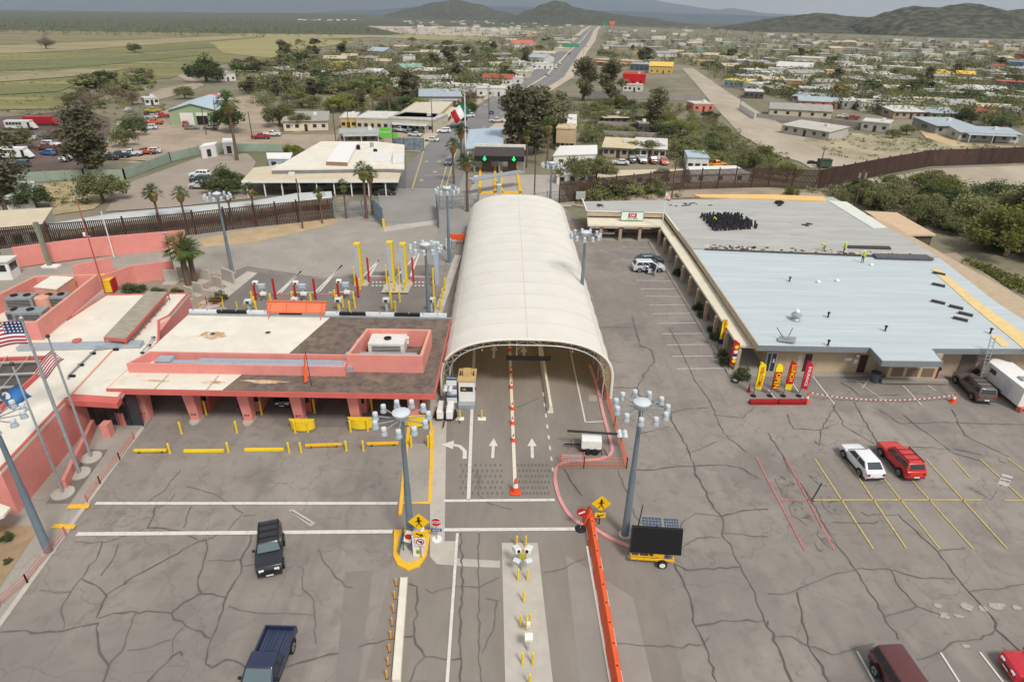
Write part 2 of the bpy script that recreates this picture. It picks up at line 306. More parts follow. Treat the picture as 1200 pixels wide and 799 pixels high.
# left sidewalk, planting beds, slab behind
sheet('sidewalk', Gs([(0,737),(134,550),(170,502),(185,480),(115,478),(40,560),(-30,640),(-60,740)]), .10, M_conc2)
S(MB().prism(Gs([(0,737),(134,550),(170,502),(166,501),(130,549),(-5,735)]), 0, .13).build('kerb', M_conc))
sheet('dirt_bed', Gs([(-60,612),(0,617),(48,617),(0,690),(-60,760)]), .13, mat('bed_soil', (158,134,106), .95, .12, .6, world=True))
sheet('gravel_bed', Gs([(54,591),(104,528),(127,528),(82,591)]), .13, mat('grey_gravel', (124,114,104), .95, .12, 4, world=True))
sheet('planting_bed', Gs([(125,350),(160,316),(205,318),(262,322),(258,340),(232,362),(170,372)]), .02, mat('desert_gravel', (152,136,118), .95, .12, 2, world=True))
sheet('footpath', Gs([(205,385),(232,362),(272,330),(290,318),(302,320),(265,350),(240,378),(225,392)]), .03, M_conc)
sheet('footpath', Gs([(0,318),(24,314),(222,288),(240,294),(160,318),(100,322),(0,352)]), .03, M_conc2)
sheet('dirt_bed', Gs([(232,280),(300,268),(395,255),(395,262),(300,284),(240,290)]), .03, mat('sandy_bed', (184,160,126), .95, .1, .4, world=True))
# patch of dark slab in the planting area and kerbed island walk under the duty shop arcade
S(MB().prism([(24.0,60.6),(27.0,60.2),(66,62.3),(66,64),(28.6,63.5),(28.6,107),(28.6,113),(13.2,113),(13.2,107.2),(23.6,106.6)], 0, .14).build('arcade_sidewalk', M_conc2))
# ---------------- painted markings
mk = MB(); q = .05
def ln(a, c, w=.15, m=mk, z=q): m.strip([G2(*a), G2(*c)], w, z)
ln((112,590),(466,590),.32); ln((520,587),(650,586),.3); ln((90,626),(460,623),.38); ln((520,621),(674,620),.34)
ln((549,586),(556,405),.3); ln((536,625),(524,800),.2); ln((556,405),(553,330),.3)
for yy in range(0, 9):
    t0 = G(636.2+yy*1.6, 462+yy*12.6)
    ln((636.2+yy*1.6, 460+yy*12.6), (636.9+yy*1.6, 464.5+yy*12.6), .17)
ln((667,405),(686,495),.15); ln((686,495),(708,494),.15)
for (x0, y0, x1, y1) in [(730,289.5,770,291),(740,312,775,313),(746,329,788,329.5),(751,339,795,339),(757,347.5,803,348),(761,358,808,357.6),(765,368,815,367.5),(770,379.5,822,378.6),(776,391.5,830,391),(781,404.5,836,404),(787,418,844,417.6),(793,432.5,851,432)]:
    ln((x0,y0),(x1,y1),.13)
for a, c in [((900,457),(908,467)),((926,445),(941,468)),((952,441),(978,474)),((1058,452),(1080,475)),((1087,452),(1096,458)),((1004,763),(1024,799)),((1101,763),(1124,799)),((1148,764),(1175,799)),((1024,764),(1026,766)),((466,700),(468,701))]: ln(a, c, .13)
ln((988,445),(1035,449),.1); ln((1000,445),(1040,472),.1); ln((1010,455),(1022,441),.1)
# arrows
def arrow(cx, cy, L=3.0, w=.85, turn=False, m=mk):
    g = G(cx, cy)
    if not turn:
        m.sheet([(g.x-.14, g.y-L/2), (g.x+.14, g.y-L/2), (g.x+.14, g.y+.25), (g.x-.14, g.y+.25)], q); m.add([(g.x-w/2, g.y+.25, q), (g.x+w/2, g.y+.25, q), (g.x, g.y+L/2, q)], [(0, 1, 2)])
    else:
        P = [(g.x+1.05, g.y-1.3), (g.x+1.0, g.y-.2), (g.x+.5, g.y+.5), (g.x-.1, g.y+.7)]; m.strip(P, .36, q)
        m.add([(g.x-.1, g.y+1.35, q), (g.x-1.25, g.y+.72, q), (g.x-.1, g.y+.05, q)], [(0, 1, 2)])
arrow(578,525); arrow(623.5,525); arrow(532,527,turn=True); arrow(579,412,L=3.4); arrow(614,414,L=3.4)
# exit lane triangles behind the pink canopy
for a, c in [((325,344),(353,318)),((353,318),(329,343.5)),((370,342),(401,311)),((401,311),(374,342)),((415,335),(444,305)),((444,305),(433,324)),((460,330),(487,300)),((491,298),(481,324)),((340,343),(374,343)),((385,343),(415,342)),((431,324),(455,324)),((481,324),(508,325))]: ln(a, c, .28)
for k in range(4):
    for j in range(2):
        ln((436+k*4.4, 331+j*4), (438+k*4.4, 331+j*4), .5); ln((486+k*4.4, 331+j*4), (488+k*4.4, 331+j*4), .5)
S(mk.build('road_marking', M_line))
my = MB()
for a, c in [((955,538),(1023,643)),((996,545),(1062,643)),((1035,560),(1101,643)),((1066,560),(1140,643)),((1085,538),(1180,643)),((1117,538),(1137,560)),((1148,538),(1215,600)),((1181,538),(1215,563)),((953,586),(1150,586)),((1176,586.5),(1250,587))]: ln(a, c, .13, my)
for a, c in [((483,222),(500,166)),((516,222),(527,182)),((522,222),(535,176)),((497,206),(540,206))]: ln(a, c, .3, my, .14)
for (cx, cy) in [(494,212),(500,190),(515,190),(510,202)]:
    g = G(cx, cy); my.sheet([(g.x+.5*cos(t*pi/4), g.y+.9*sin(t*pi/4)) for t in range(8)], .14)
S(my.build('road_marking', M_yline))
mr = MB()
for a, c in [((886,536),(943,645)),((918,532),(978,645)),((913,586),(952,586))]: ln(a, c, .14, mr)
ln((290,344),(340,345),.5,mr); ln((374,345),(415,345),.5,mr); ln((433,326),(455,326),.5,mr); ln((482,326),(508,327),.5,mr)
S(mr.build('road_marking', M_rline))
# yellow kerb ends and painted sidewalk bands
S(MB().sheet(Gs([(83,592),(106,592),(104,597),(78,597)]), .14).build('painted_band', M_ykerb)); S(MB().sheet(Gs([(65,615),(90,616),(87,621),(60,620)]), .14).build('painted_band', M_ykerb))
S(MB().sheet(Gs([(690,463),(700,463),(700,470),(690,470)]), .01).build('pavement_patch', M_conc2))
# painted "DO NOT STOP"-type rows of worn letters far right are only scuffed patches in the paint
# cracks, traced as ribbons of sealant
def tr(pts, ox, oy, s): return [G2(ox+x/s, oy+y/s) for x, y in pts]
W = [  # (ox, oy, scale, wide lists, thin lists)
(0,550,3.21,[[(0,612),(70,607),(150,615),(240,607),(300,590),(370,578)],[(370,578),(368,640),(375,690),(410,735),(390,799)],[(370,560),(430,540),(500,533),(580,535),(645,540)],[(645,540),(690,500),(750,468),(800,468),(855,482)],[(645,540),(655,565),(700,590),(760,610),(795,637)],[(795,637),(820,580),(850,482),(885,420),(910,365)],[(795,637),(780,680),(773,730),(800,745),(850,715),(880,718),(963,760)],[(910,365),(905,340),(935,290),(945,240)],[(465,428),(540,385),(640,330),(720,285),(775,265)],[(775,265),(780,300),(765,350),(748,400),(745,440),(755,465)],[(305,410),(360,435),(402,475),(380,520),(362,560)],[(585,145),(570,190),(555,220),(620,222),(680,232),(745,265)],[(555,799),(600,750),(650,700),(680,685),(685,700)]],
 [[(410,735),(470,660),(500,560),(510,540)],[(910,365),(963,355)],[(280,272),(340,280),(420,268),(480,248),(540,225)],[(385,275),(370,320),(310,405),(270,455),(235,510),(240,600)],[(560,120),(620,80),(670,15),(680,0)],[(660,90),(630,130),(585,145)],[(700,65),(800,90),(860,125),(915,165),(880,200),(860,230),(775,265)],[(915,175),(963,172)],[(690,595),(650,640),(650,690)],[(445,280),(430,330),(380,400)],[(150,455),(210,465),(270,460)],[(400,470),(450,440),(480,425)],[(780,345),(905,338)],[(480,680),(560,670),(640,640)],[(690,220),(720,140)],[(860,515),(905,530),(963,540)]]),
(300,550,3.21,[[(95,750),(200,718),(310,692)],[(385,668),(490,640),(545,632),(590,628)],[(575,430),(605,440),(600,520),(595,628),(635,705),(770,712)],[(770,240),(775,440),(768,600),(768,799)]],
 [[(635,705),(600,740),(580,799)],[(638,450),(660,465),(770,440),(840,445),(915,405)],[(835,0),(840,100),(880,130),(963,150)],[(838,240),(838,445),(840,600),(848,799)],[(235,300),(250,340),(290,390),(335,440),(365,445)],[(175,370),(175,450),(215,485),(222,560),(225,655)],[(0,540),(215,548)],[(905,490),(895,600),(850,690)],[(865,485),(915,495)]]),
(600,550,3.21,[[(685,0),(720,70),(760,150),(790,178),(870,155),(963,150)],[(610,355),(660,380),(730,372),(860,368)],[(610,355),(650,440),(675,500),(690,590),(730,670),(770,799)],[(690,590),(760,580),(830,572),(950,568)],[(195,0),(225,50),(262,98)]],
 [[(120,388),(200,372),(280,328)],[(455,160),(480,195),(525,228),(625,235)],[(790,178),(795,220),(790,245),(830,300),(860,360),(900,440),(930,520),(963,600)],[(395,655),(560,668),(720,660),(742,630)],[(630,260),(640,200),(690,165),(790,178)],[(640,295),(700,258),(790,256)],[(790,240),(870,245),(963,253)],[(400,0),(430,80),(460,160)]]),
(900,550,3.21,[[(0,570),(60,720),(90,799)],[(110,460),(140,600),(150,660),(230,799)],[(755,460),(840,550),(855,600),(955,690)]],
 [[(0,468),(80,465),(150,435),(220,405),(330,378)],[(330,378),(450,375),(570,408),(700,412)],[(110,30),(250,270),(330,378),(490,640)],[(490,170),(520,200),(640,310),(700,395),(755,460)],[(755,460),(870,450),(963,432)],[(350,160),(375,175),(495,170)],[(855,605),(800,640),(720,645),(640,690),(560,715)],[(20,632),(90,628),(150,665)],[(150,665),(240,697),(400,655)],[(460,375),(500,450),(560,515),(650,545)],[(440,555),(560,515)],[(640,310),(740,295)],[(240,200),(400,205),(415,195)]]),
(600,360,3.993,[[(470,375),(585,378),(630,300),(670,250),(650,200),(600,180),(580,100)],[(585,378),(605,420),(700,465),(750,492)],[(750,492),(745,530),(790,600),(830,680),(870,799)],[(585,760),(660,762),(730,750),(870,742),(1000,738)]],
 [[(750,492),(830,475),(925,470)],[(1000,738),(1080,755),(1150,799)],[(830,680),(900,655),(960,630)],[(835,295),(860,350),(920,430),(960,520),(990,590),(1100,680)],[(740,100),(790,200),(835,295)],[(950,505),(1080,520),(1140,465)],[(600,590),(740,560)],[(380,95),(580,95)],[(560,40),(590,150)],[(20,470),(130,425)]]),
(900,360,3.993,[],[[(0,590),(60,680),(110,780)],[(90,500),(120,570),(240,575),(330,545)],[(400,440),(440,510),(490,600),(540,680)],[(400,690),(540,660),(700,655),(900,670),(1000,690)],[(630,500),(700,560),(760,600),(860,680),(1000,720)],[(240,650),(250,575),(320,450)],[(860,480),(920,600),(1000,640),(1130,700)],[(520,480),(620,545),(800,540),(1000,545),(1198,550)],[(300,460),(360,560),(500,640)],[(340,350),(440,420),(620,410)]]),
]
rc = random.Random(3)
def wob(P, amp):
    out = []
    for i in range(len(P)-1):
        a, c = Vector(P[i]), Vector(P[i+1]); L_ = (c-a).length; n = max(1, int(L_/.45))
        d = (c-a).normalized() if L_ > 0 else Vector((1, 0)); nn = Vector((-d.y, d.x))
        for k in range(n):
            p = a+(c-a)*k/n
            if k: p = p+nn*rc.gauss(0, amp)
            out.append((p.x, p.y))
    out.append(P[-1]); return out
cw, ct = MB(), MB(); zz = 0
for ox, oy, s, wide, thin in W:
    for p in wide: cw.strip(wob(tr(p, ox, oy, s), .07), .1, .034+zz*.0003, .6, rc); zz += 1
    for p in thin: ct.strip(wob(tr(p, ox, oy, s), .06), .07, .032+zz*.0003, .5, rc); zz += 1
S(cw.build('crack_sealant', M_seal)); S(ct.build('pavement_crack', M_seal2))
# oil stains
M_oil = M_asph.copy(); M_oil.name = 'oil_stain'; add_overlay(M_oil, (96,89,83), 1.1, .48, .66, .8, world=True, seed=3); add_overlay(M_oil, (60,56,54), 2.2, .56, .68, .8, world=True, seed=6)
so_ = MB()
for (x, y, a, c) in [(921,571,.9,1.5),(937,600,.9,1.3),(974,592,.8,1.2),(958,560,.7,1.2),(968,630,.6,1.0),(960,518,.5,.5),(1176,540,.45,.35),(938,789,.25,.2),(1034,560,.4,.3),(960,640,.3,.6)]:
    g = G(x, y); so_.sheet([(g.x+a*cos(t)*rc.uniform(.65,1.15), g.y+c*sin(t)*rc.uniform(.65,1.15)) for t in [i*pi/8 for i in range(16)]], .0405)
S(so_.build('oil_stain', M_oil))
# pale scuffed paint blobs lower right
sc = MB()
for i, (x, y, a, c) in enumerate([(1099,710,.35,.22),(1133,711,.4,.4),(1152,713,.35,.25),(1168,710,.6,.35),(1191,712,.35,.2),(1106,721,.35,.28),(1123,722,.35,.2),(1132,757,.3,.15)]):
    g = G(x, y); sc.sheet([(g.x+a*cos(t)*rc.uniform(.6,1.2), g.y+c*sin(t)*rc.uniform(.6,1.2)) for t in [i*pi/7 for i in range(14)]], .04)
S(sc.build('pavement_patch', mat('scuffed_paint', (168,162,150), .9, .12, 6, world=True)))
# exit walkway dots (rumble studs) in the tent lanes
st = MB()
for X0, X1 in ((540,592),(606,645)):
    for r_ in range(6):
        for c_ in range(9):
            x = X0+(X1-X0)*c_/9+(r_ % 2)*2.4+rc.uniform(-.5,.5); y = 545+r_*6.6
            g = G(x, y); st.sheet([(g.x-.07, g.y-.16), (g.x+.07, g.y-.16), (g.x+.07, g.y+.16), (g.x-.07, g.y+.16)], .03)
S(st.build('rumble_studs', M_seal2))
# ---------------- hills and mountains (real terrain, far away)
M_hill = mat('desert_hill', (100,92,72), .95, .3, .01, world=True, c2=(78,76,56), detail=12, bump=.6); add_overlay(M_hill, (34,44,28), .045, .40, .56, .92, world=True); add_overlay(M_hill, (150,132,112), .012, .66, .74, .6, world=True, seed=8)
from mathutils import noise as mn
def hill(prof, D, depth, m, name='hill', ndx=140, nd=26, rough=.24, base=-3):
    "ridge whose skyline passes through prof (photo x, y) at distance D, sloping forward and back"
    pts = []
    for x, y in prof:
        d = MR @ Vector((x-600, -(y-399.5), -FPX)); t = D/d.y; pts.append((d.x*t, CAM_H+d.z*t))
    b = MB(); xs = [p[0] for p in pts]; x0, x1 = xs[0], xs[-1]
    def hgt(x):
        for i in range(len(pts)-1):
            if pts[i][0] <= x <= pts[i+1][0]:
                u = (x-pts[i][0])/(pts[i+1][0]-pts[i][0]); u = u*u*(3-2*u); return pts[i][1]*(1-u)+pts[i+1][1]*u
        return 0
    V = []
    for j in range(nd+1):
        v = j/nd*2-1; pr = (1-abs(v))
        for i in range(ndx+1):
            x = x0+(x1-x0)*i/ndx; h = hgt(x); y = D+v*depth
            nz = mn.fractal(Vector((x/depth*3, y/depth*3, D*.01)), .9, 2.2, 6)
            k = (pr**1.15)*(1-.0*v); wob_ = nz*rough*(1-abs(v))*(1 if abs(v) > .04 else .25)
            V.append((x*(1+v*depth/D*.0), y, base+(h-base)*max(0, k+wob_*min(1, abs(v)*3))))
    F = [(j*(ndx+1)+i, j*(ndx+1)+i+1, (j+1)*(ndx+1)+i+1, (j+1)*(ndx+1)+i) for j in range(nd) for i in range(ndx)]
    b.add(V, F); o = b.build(name, m, smooth=True); return S(o)
hill([(990,42),(1005,28),(1022,20),(1040,14),(1060,9),(1072,7),(1085,8.5),(1100,9),(1115,6),(1135,4),(1148,5),(1160,8),(1178,13),(1195,11),(1215,9),(1260,6),(1330,14),(1420,44)], 2300, 480, M_hill, ndx=220, nd=40)
hill([(800,44),(835,38),(862,29),(880,26),(900,22),(925,19),(945,17),(957,15.5),(975,16.5),(992,19),(1010,20),(1030,22),(1060,30),(1100,42)], 2600, 420, M_hill, ndx=160, nd=30)
hill([(575,27),(600,20),(620,12),(637,5),(650,1),(660,2.5),(675,9),(690,12),(705,14),(722,17),(750,20),(800,27)], 4300, 800, M_hill, ndx=160, nd=30)
hill([(440,24),(480,10),(510,3),(535,0),(560,5),(585,13),(620,22)], 5200, 900, M_hill, ndx=120, nd=30)
M_mount = mat('haze_blue_slope', (60,76,92), .95, .25, .0015, world=True, c2=(78,88,98), detail=10)  # bluish haze of distance painted into the slope colour
hill([(-500,12),(-200,12),(0,13),(120,14),(240,15),(330,15.5),(420,17),(520,20),(700,24)], 5200, 1500, M_scrub, ndx=200, nd=24, rough=.3)
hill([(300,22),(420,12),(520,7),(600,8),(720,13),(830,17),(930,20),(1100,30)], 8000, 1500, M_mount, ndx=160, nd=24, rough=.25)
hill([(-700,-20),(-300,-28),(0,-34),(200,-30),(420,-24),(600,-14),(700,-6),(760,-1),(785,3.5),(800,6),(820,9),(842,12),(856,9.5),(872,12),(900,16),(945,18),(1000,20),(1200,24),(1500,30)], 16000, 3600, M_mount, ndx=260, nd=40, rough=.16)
# ================================================================== BUILDINGS OF THE PORT
M_roofw = mat('white_roof_membrane', (226,219,204), .7, .06, .35, bump=.05); add_overlay(M_roofw, (206,188,160), .4, .56, .74, .55); add_overlay(M_roofw, (170,120,80), .32, .70, .82, .6, seed=5)
M_roofb = mat('brown_gravel_roof', (124,108,96), .95, .18, 1.2, c2=(96,84,78), bump=.3); add_overlay(M_roofb, (150,128,108), .5, .55, .7, .6)
M_roofcool = mat('pale_blue_roof_membrane', (190,199,202), .6, .06, .3, stretch=(.25, 3, 1)); add_overlay(M_roofcool, (174,184,188), .5, .5, .7, .6, stretch=(.2, 4, 1))
M_roofgrey = mat('old_grey_roof', (176,175,170), .8, .08, .3, stretch=(.4, 2, 1)); add_overlay(M_roofgrey, (150,142,132), .35, .58, .72, .5, stretch=(.5, 2, 1))
M_tan = mat('tan_block_wall', (186,166,140), .9, .07, 1.2, bump=.15); add_overlay(M_tan, (176,148,114), .8, .55, .7, .5, stretch=(1, 1, .4))
M_brown = mat('brown_door', (72,48,44), .6, .06, 2)
M_canopyroof = mat('cream_canopy_roof', (222,212,190), .75, .05, .5); add_overlay(M_canopyroof, (170,158,138), .7, .6, .74, .5)
M_duct = mat('duct_metal', (180,190,200), .4, .06, 1.5, metal=.35)
def parapet(b, pts, z0, z1, t=.25):
    "closed wall ring; pts = outer line, ccw"
    n = len(pts); A = sum(pts[i][0]*pts[(i+1) % n][1]-pts[(i+1) % n][0]*pts[i][1] for i in range(n))
    if A < 0: pts = pts[::-1]
    inn = []
    for i in range(n):
        a, p, c = Vector(pts[i-1]), Vector(pts[i]), Vector(pts[(i+1) % n]); d1 = (p-a).normalized(); d2 = (c-p).normalized()
        n1 = Vector((-d1.y, d1.x)); n2 = Vector((-d2.y, d2.x)); m_ = (n1+n2); m_ = m_/max(.3, m_.dot(n1)); inn.append(p+m_*t)
    V = [(p[0], p[1], z0) for p in pts]+[(p[0], p[1], z1) for p in pts]+[(p.x, p.y, z0) for p in inn]+[(p.x, p.y, z1) for p in inn]
    F = []
    for i in range(n):
        j = (i+1) % n; F += [(i, j, n+j, n+i), (n+i, n+j, 3*n+j, 3*n+i), (2*n+j, 2*n+i, 3*n+i, 3*n+j)]
    b.add(V, F)
# ---- the pink inspection canopy in the middle
ZC = 4.5
cn_ = T('inspection_canopy', 'long pink inspection canopy over the drive lanes left of the white tent', 'canopy', (-22, 50))
O = Vector((-22, 50))
def L2(p, o=O): return (p[0]-o.x, p[1]-o.y)
fl, fr = G2(114,462.5,ZC), G2(512,455.5,ZC); bl_, br_ = G2(187,373,ZC), G2(517,368.5,ZC)
fy = (fl[1]+fr[1])/2; by = (bl_[1]+br_[1])/2; xl, xr = -36.6, -6.9
sk = MB(); sk.box(xl-O.x, xr-O.x, fy-O.y, by-O.y, 3.95, ZC-.02); sk.build('fascia', M_pinkd, cn_)
xm = G2(387,372,ZC)[0]; xm2 = G2(287,440,ZC)[0]
wr = MB(); yc = G2(300,430,ZC)[1]
wr.add([(xl-O.x+.1, fy-O.y+.1, ZC+.01), (G2(262,455,ZC)[0]-O.x, fy-O.y+.1, ZC+.01), (xm2-O.x, yc-O.y, ZC+.01), (xl-O.x+.1, yc-O.y, ZC+.01)], [(0,1,2,3)])
x2 = G2(331,415,ZC)[0]
wr.add([(xl-O.x+.1, yc-O.y, ZC+.01), (x2-O.x, yc-O.y, ZC+.01), (xm-O.x, by-O.y-.1, ZC+.01), (xl-O.x+.1, by-O.y-.1, ZC+.01)], [(0,1,2,3)])
wr.build('white_roofing', M_roofw, cn_)
MB().sheet([(xl-O.x+.1, fy-O.y+.1), (xr-O.x-.1, fy-O.y+.1), (xr-O.x-.1, by-O.y-.1), (xl-O.x+.1, by-O.y-.1)], ZC).build('gravel_roofing', M_roofb, cn_)
for x in (-32.2, -27.5): MB().box(x-O.x-.05, x-O.x+.05, fy-O.y+.1, fy-O.y+2.6, ZC+.02, ZC+.08).build('roof_seam', mat('pale_seam', (190,178,160), .7, .1, 2), cn_)
# mechanical trough
t0, t1 = G2(143,430,5.5), G2(405,426,5.5); ty0 = (t0[1]+t1[1])/2; tx0, tx1 = t0[0], t1[0]; ty1 = G2(300,413.5,5.5)[1]
tb = MB(); parapet(tb, [(tx0-O.x, ty0-O.y), (tx1-O.x+.05, ty0-O.y), (tx1-O.x+.05, ty1-O.y), (tx0+1-O.x, ty1-O.y)], ZC, 5.5, .18); tb.build('parapet', M_pink, cn_)
# equipment enclosure
e0, e1 = G2(405,417.5,6.3), G2(495.5,416.3,6.3); ex0, ex1, ey0 = e0[0], e1[0], (e0[1]+e1[1])/2; ey1 = G2(450,385.5,6.3)[1]
eb = MB(); parapet(eb, [(ex0-O.x, ey0-O.y), (ex1-O.x, ey0-O.y), (ex1+.15-O.x, ey1-O.y), (ex0+.7-O.x, ey1-O.y)], ZC, 6.3, .28); eb.build('parapet', M_pink, cn_)
cp = MB(); parapet(cp, [(ex0-O.x, ey0-O.y), (ex1-O.x, ey0-O.y), (ex1+.15-O.x, ey1-O.y), (ex0+.7-O.x, ey1-O.y)], 6.3, 6.34, .28); cp.build('coping', M_pinkl, cn_)
# duct in the trough
db = MB(); dy = (ty0+ty1)/2
db.box(tx0+2.2-O.x, tx0+3.6-O.x, dy-.5-O.y, dy+.7-O.y, ZC+.05, 5.35); db.box(tx0+3.6-O.x, tx0+6-O.x, dy-.3-O.y, dy+.35-O.y, ZC+.05, 5.1); db.box(tx0+6-O.x, tx1+.6-O.x, dy-.6-O.y, dy+.7-O.y, ZC+.05, 5.15)
for k in range(7): db.box(tx0+7.4+k*2.1-O.x, tx0+7.5+k*2.1-O.x, dy-.64-O.y, dy+.74-O.y, ZC+.05, 5.19)
for s in (.1,): db.box(tx0+6.1-O.x, tx1-O.x, dy+s-O.y, dy+s+.07-O.y, 5.15, 5.2)
db.build('duct', M_duct, cn_)
# columns with numbers
lx = [-35.0, -30.2, -25.1, -20.2, -14.8, -9.2]
for i, x in enumerate(lx):
    c = MB(); c.hexa([(x-.42-O.x, .1, 0), (x+.42-O.x, .1, 0), (x+.42-O.x, .9, 0), (x-.42-O.x, .9, 0), (x-.55-O.x, -.35, 3.95), (x+.55-O.x, -.35, 3.95), (x+.55-O.x, 1.1, 3.95), (x-.55-O.x, 1.1, 3.95)])
    co = c.build('column', M_pink, cn_, bevel=.03)
    lettering('0'+str(i+1), .62, M_black, co, (x-O.x, .0, .95), (radians(83), 0, 0), sx=.9)
    MB().cbox((x-O.x, 10, 2), (.5, .8, 3.9)).build('column', M_pink, cn_)
    if i >= 1:
        MB().prism([(x-O.x+.5*cos(t), .1+.75*sin(t)) for t in [k*pi/6 for k in range(-6, 1)]]+[(x-O.x+.5, .9), (x-O.x-.5, .9)], 0, .16).build('column_base', M_conc, cn_)
# booth row
for i, x in enumerate(lx[1:]):
    k = MB(); k.cbox((x+.1-O.x, 3.2, 1.2), (1.1, 2.6, 2.4)); k.build('booth_wall', M_pinkd if i % 2 == 0 else M_pink, cn_)
    k = MB(); k.cbox((x+.1-O.x, 1.88, 1.6), (.8, .03, .9)); k.cbox((x+.67-O.x, 3.2, 1.6), (.03, 1.6, .9)); k.build('booth_window', M_glass, cn_)
# black and white clearance edge along the rear
u = xl-O.x+.2; k = 0; segs = [3.1, 3.4, 3.6, 2.6, 4.2, 3.0, 3.2, 2.9, 3.0]; yy = by-O.y
for k, L_ in enumerate(segs):
    if u+L_ > xr-O.x: L_ = xr-O.x-u
    if L_ <= 0: break
    MB().box(u, u+L_-.01, yy+.02, yy+.3, 4.0, ZC+.55).build('edge_panel', M_black if k % 2 else mat('edge_white', (222,226,228), .5, .05, 2), cn_); u += L_
ef = MB()
for k in range(18): ef.box(xl-O.x+.6+k*1.62, xl-O.x+.68+k*1.62, yy+.0, yy+.32, ZC+.5, ZC+.66)
ef.box(xl-O.x+.2, xr-O.x, yy-.25, yy-.02, ZC+.02, ZC+.2); ef.build('edge_rail', M_galv, cn_)
# signs seen from behind: wide orange box on posts
sg = T('sign_board', 'wide orange sign box seen from behind on the rear edge of the pink canopy roof', 'sign', (*G2(347,372,ZC), ZC), 0)
z = MB(); z.hexa([(-3.2,.2,.55),(3.2,.2,.55),(3.2,.6,.55),(-3.2,.6,.55),(-3.4,.9,1.5),(3.4,.9,1.5),(3.4,1.3,1.5),(-3.4,1.3,1.5)]); z.build('panel', mat('orange_sign_back', (222,122,84), .6, .06, 1), sg)
z = MB()
for x in (-3.25, -1.1, 1.1, 3.25): z.beam((x,.15,.5),(x,.88,1.55),.07)
z.beam((-3.4,.85,1.55),(3.4,.85,1.55),.08); z.beam((-3.2,.15,.5),(3.2,.15,.5),.08); z.build('frame', mat('orange_frame', (214,100,66), .6, .06, 2), sg)
for x in (-2.9, 2.9):
    z = MB(); z.beam((x,-.6,0),(x,.2,.8),.08); z.beam((x,-.6,0),(x,.8,1.4),.06); z.build('leg', mat('orange_frame', (0,0,0)), sg)
# HVAC plant in the enclosure
def hvac(label, loc, rz, L_, W_, H_, m, group=None, fans=1):
    t = T('air_conditioner', label, 'air conditioner', loc, rz, group)
    z = MB(); z.cbox((0,0,H_/2+.15),(L_,W_,H_)); z.build('casing', m, t, bevel=.03)
    z = MB(); z.cbox((0,0,.07),(L_*.9,W_*.8,.14)); z.build('base', M_dark, t)
    z = MB()
    for k in range(5): z.cbox((0,-W_/2-.015,.4+k*(H_-.4)/5),(L_*.8,.02,.09))
    z.build('grille', M_dark, t)
    for k in range(fans):
        x = (k-(fans-1)/2)*L_/max(fans,1)*.9
        z = MB(); z.lathe([(.38,0),(.38,.12),(.3,.12),(.28,.04)],16,(x,0,H_+.15)); z.build('fan', M_black, t)
    return t
M_acw = mat('ac_white', (222,220,212), .5, .05, 2); M_acg = mat('ac_grey', (150,156,160), .5, .06, 2, metal=.2)
hx, hy = G2(455,404,5.2)
hvac('big white rooftop air conditioner inside the pink walled enclosure beside the tent', (hx, hy, ZC), 0, 3.6, 2.2, 1.25, M_acw)
t = T('air_duct', 'grey metal air duct bent around the white air conditioner inside the pink enclosure', 'duct', (hx-2.6, hy-.9, ZC)); z = MB(); z.cbox((-.3,.6,.45),(.9,2.6,.7)); z.cbox((2.2,-.8,.35),(7,.6,.5)); z.build('duct_run', M_duct, t); [MB().cbox((-.6+k*1.2,-.8,.35),(.06,.66,.56)).build('flange', M_galv, t) for k in range(5)]
t = T('roof_vent', 'small white vent pipe on the rear wall of the pink enclosure', 'vent', (*G2(477,392,6.2), 5.2)); MB().lathe([(.14,0),(.14,.6),(.2,.6),(.2,.7)],10).build('pipe', M_white, t)
# antenna / orange pennant on roof
t = T('marker_flag', 'orange pennant on a slanted rod standing on the canopy roof', 'flag', (*G2(364,452,ZC), ZC)); MB().beam((.1,0,0),(-.35,.9,3.1),.05).build('rod', M_dark, t); MB().add([(-.55,0,.3),(-.25,.2,.4),(-.35,.8,2.9),(-.55,.85,2.6)],[(0,1,2,3)]).build('pennant', M_oran, t)
for i, (px, py) in enumerate([(249.5,391.5),(314,390)]):
    t = T('roof_drain', ['round dark roof drain in a rust stain on the white canopy roof','round dark roof drain near the orange sign box on the white roof'][i], 'drain', (*G2(px,py,ZC), ZC+.02)); MB().lathe([(.22,0),(.22,.07),(.12,.1)],12).build('grate', M_dark, t); MB().lathe([(.32,0),(.32,.03)],12).build('ring', M_conc2, t)
# drain stain
M_stain = mat('rust_stain', (196,158,118), .8, .15, .8); add_overlay(M_stain, (224,214,198), .9, .45, .6, .9)
def stain(x, y, a, c, z, m=M_stain, name='roof_stain'):
    g = G(x, y, z); return S(MB().sheet([(g.x+a*cos(t)*rc.uniform(.5,1.2), g.y+c*sin(t)*rc.uniform(.5,1.2)) for t in [i*pi/9 for i in range(18)]], z).build(name, m))
stain(250,393,1.6,1.1,ZC+.016); stain(310,447,2.2,.35,ZC+.017); stain(250,448,1.6,.3,ZC+.017); stain(180,446,1.5,.25,ZC+.017)
# small black roof boxes and conduit on left part of white roof
def pipe_rack(label, px, z, m=M_galv, r=.06):
    t = T('conduit', label, 'conduit', (*G2(*px[0], z), z)); o = G(*px[0], z)
    zz_ = MB(); zz_.tube([G(*p, z)-o+Vector((0,0,.18)) for p in px], r); zz_.build('pipe', m, t)
    for i, p in enumerate(px[:6]):
        g = G(*p, z)-o; MB().cbox((g.x,g.y,.07),(.35,.2,.14)).build('support', M_black, t)
    return t
pipe_rack('thin conduit with black support blocks at the left end of the white canopy roof', [(180,396),(175,405),(167,414)], ZC)
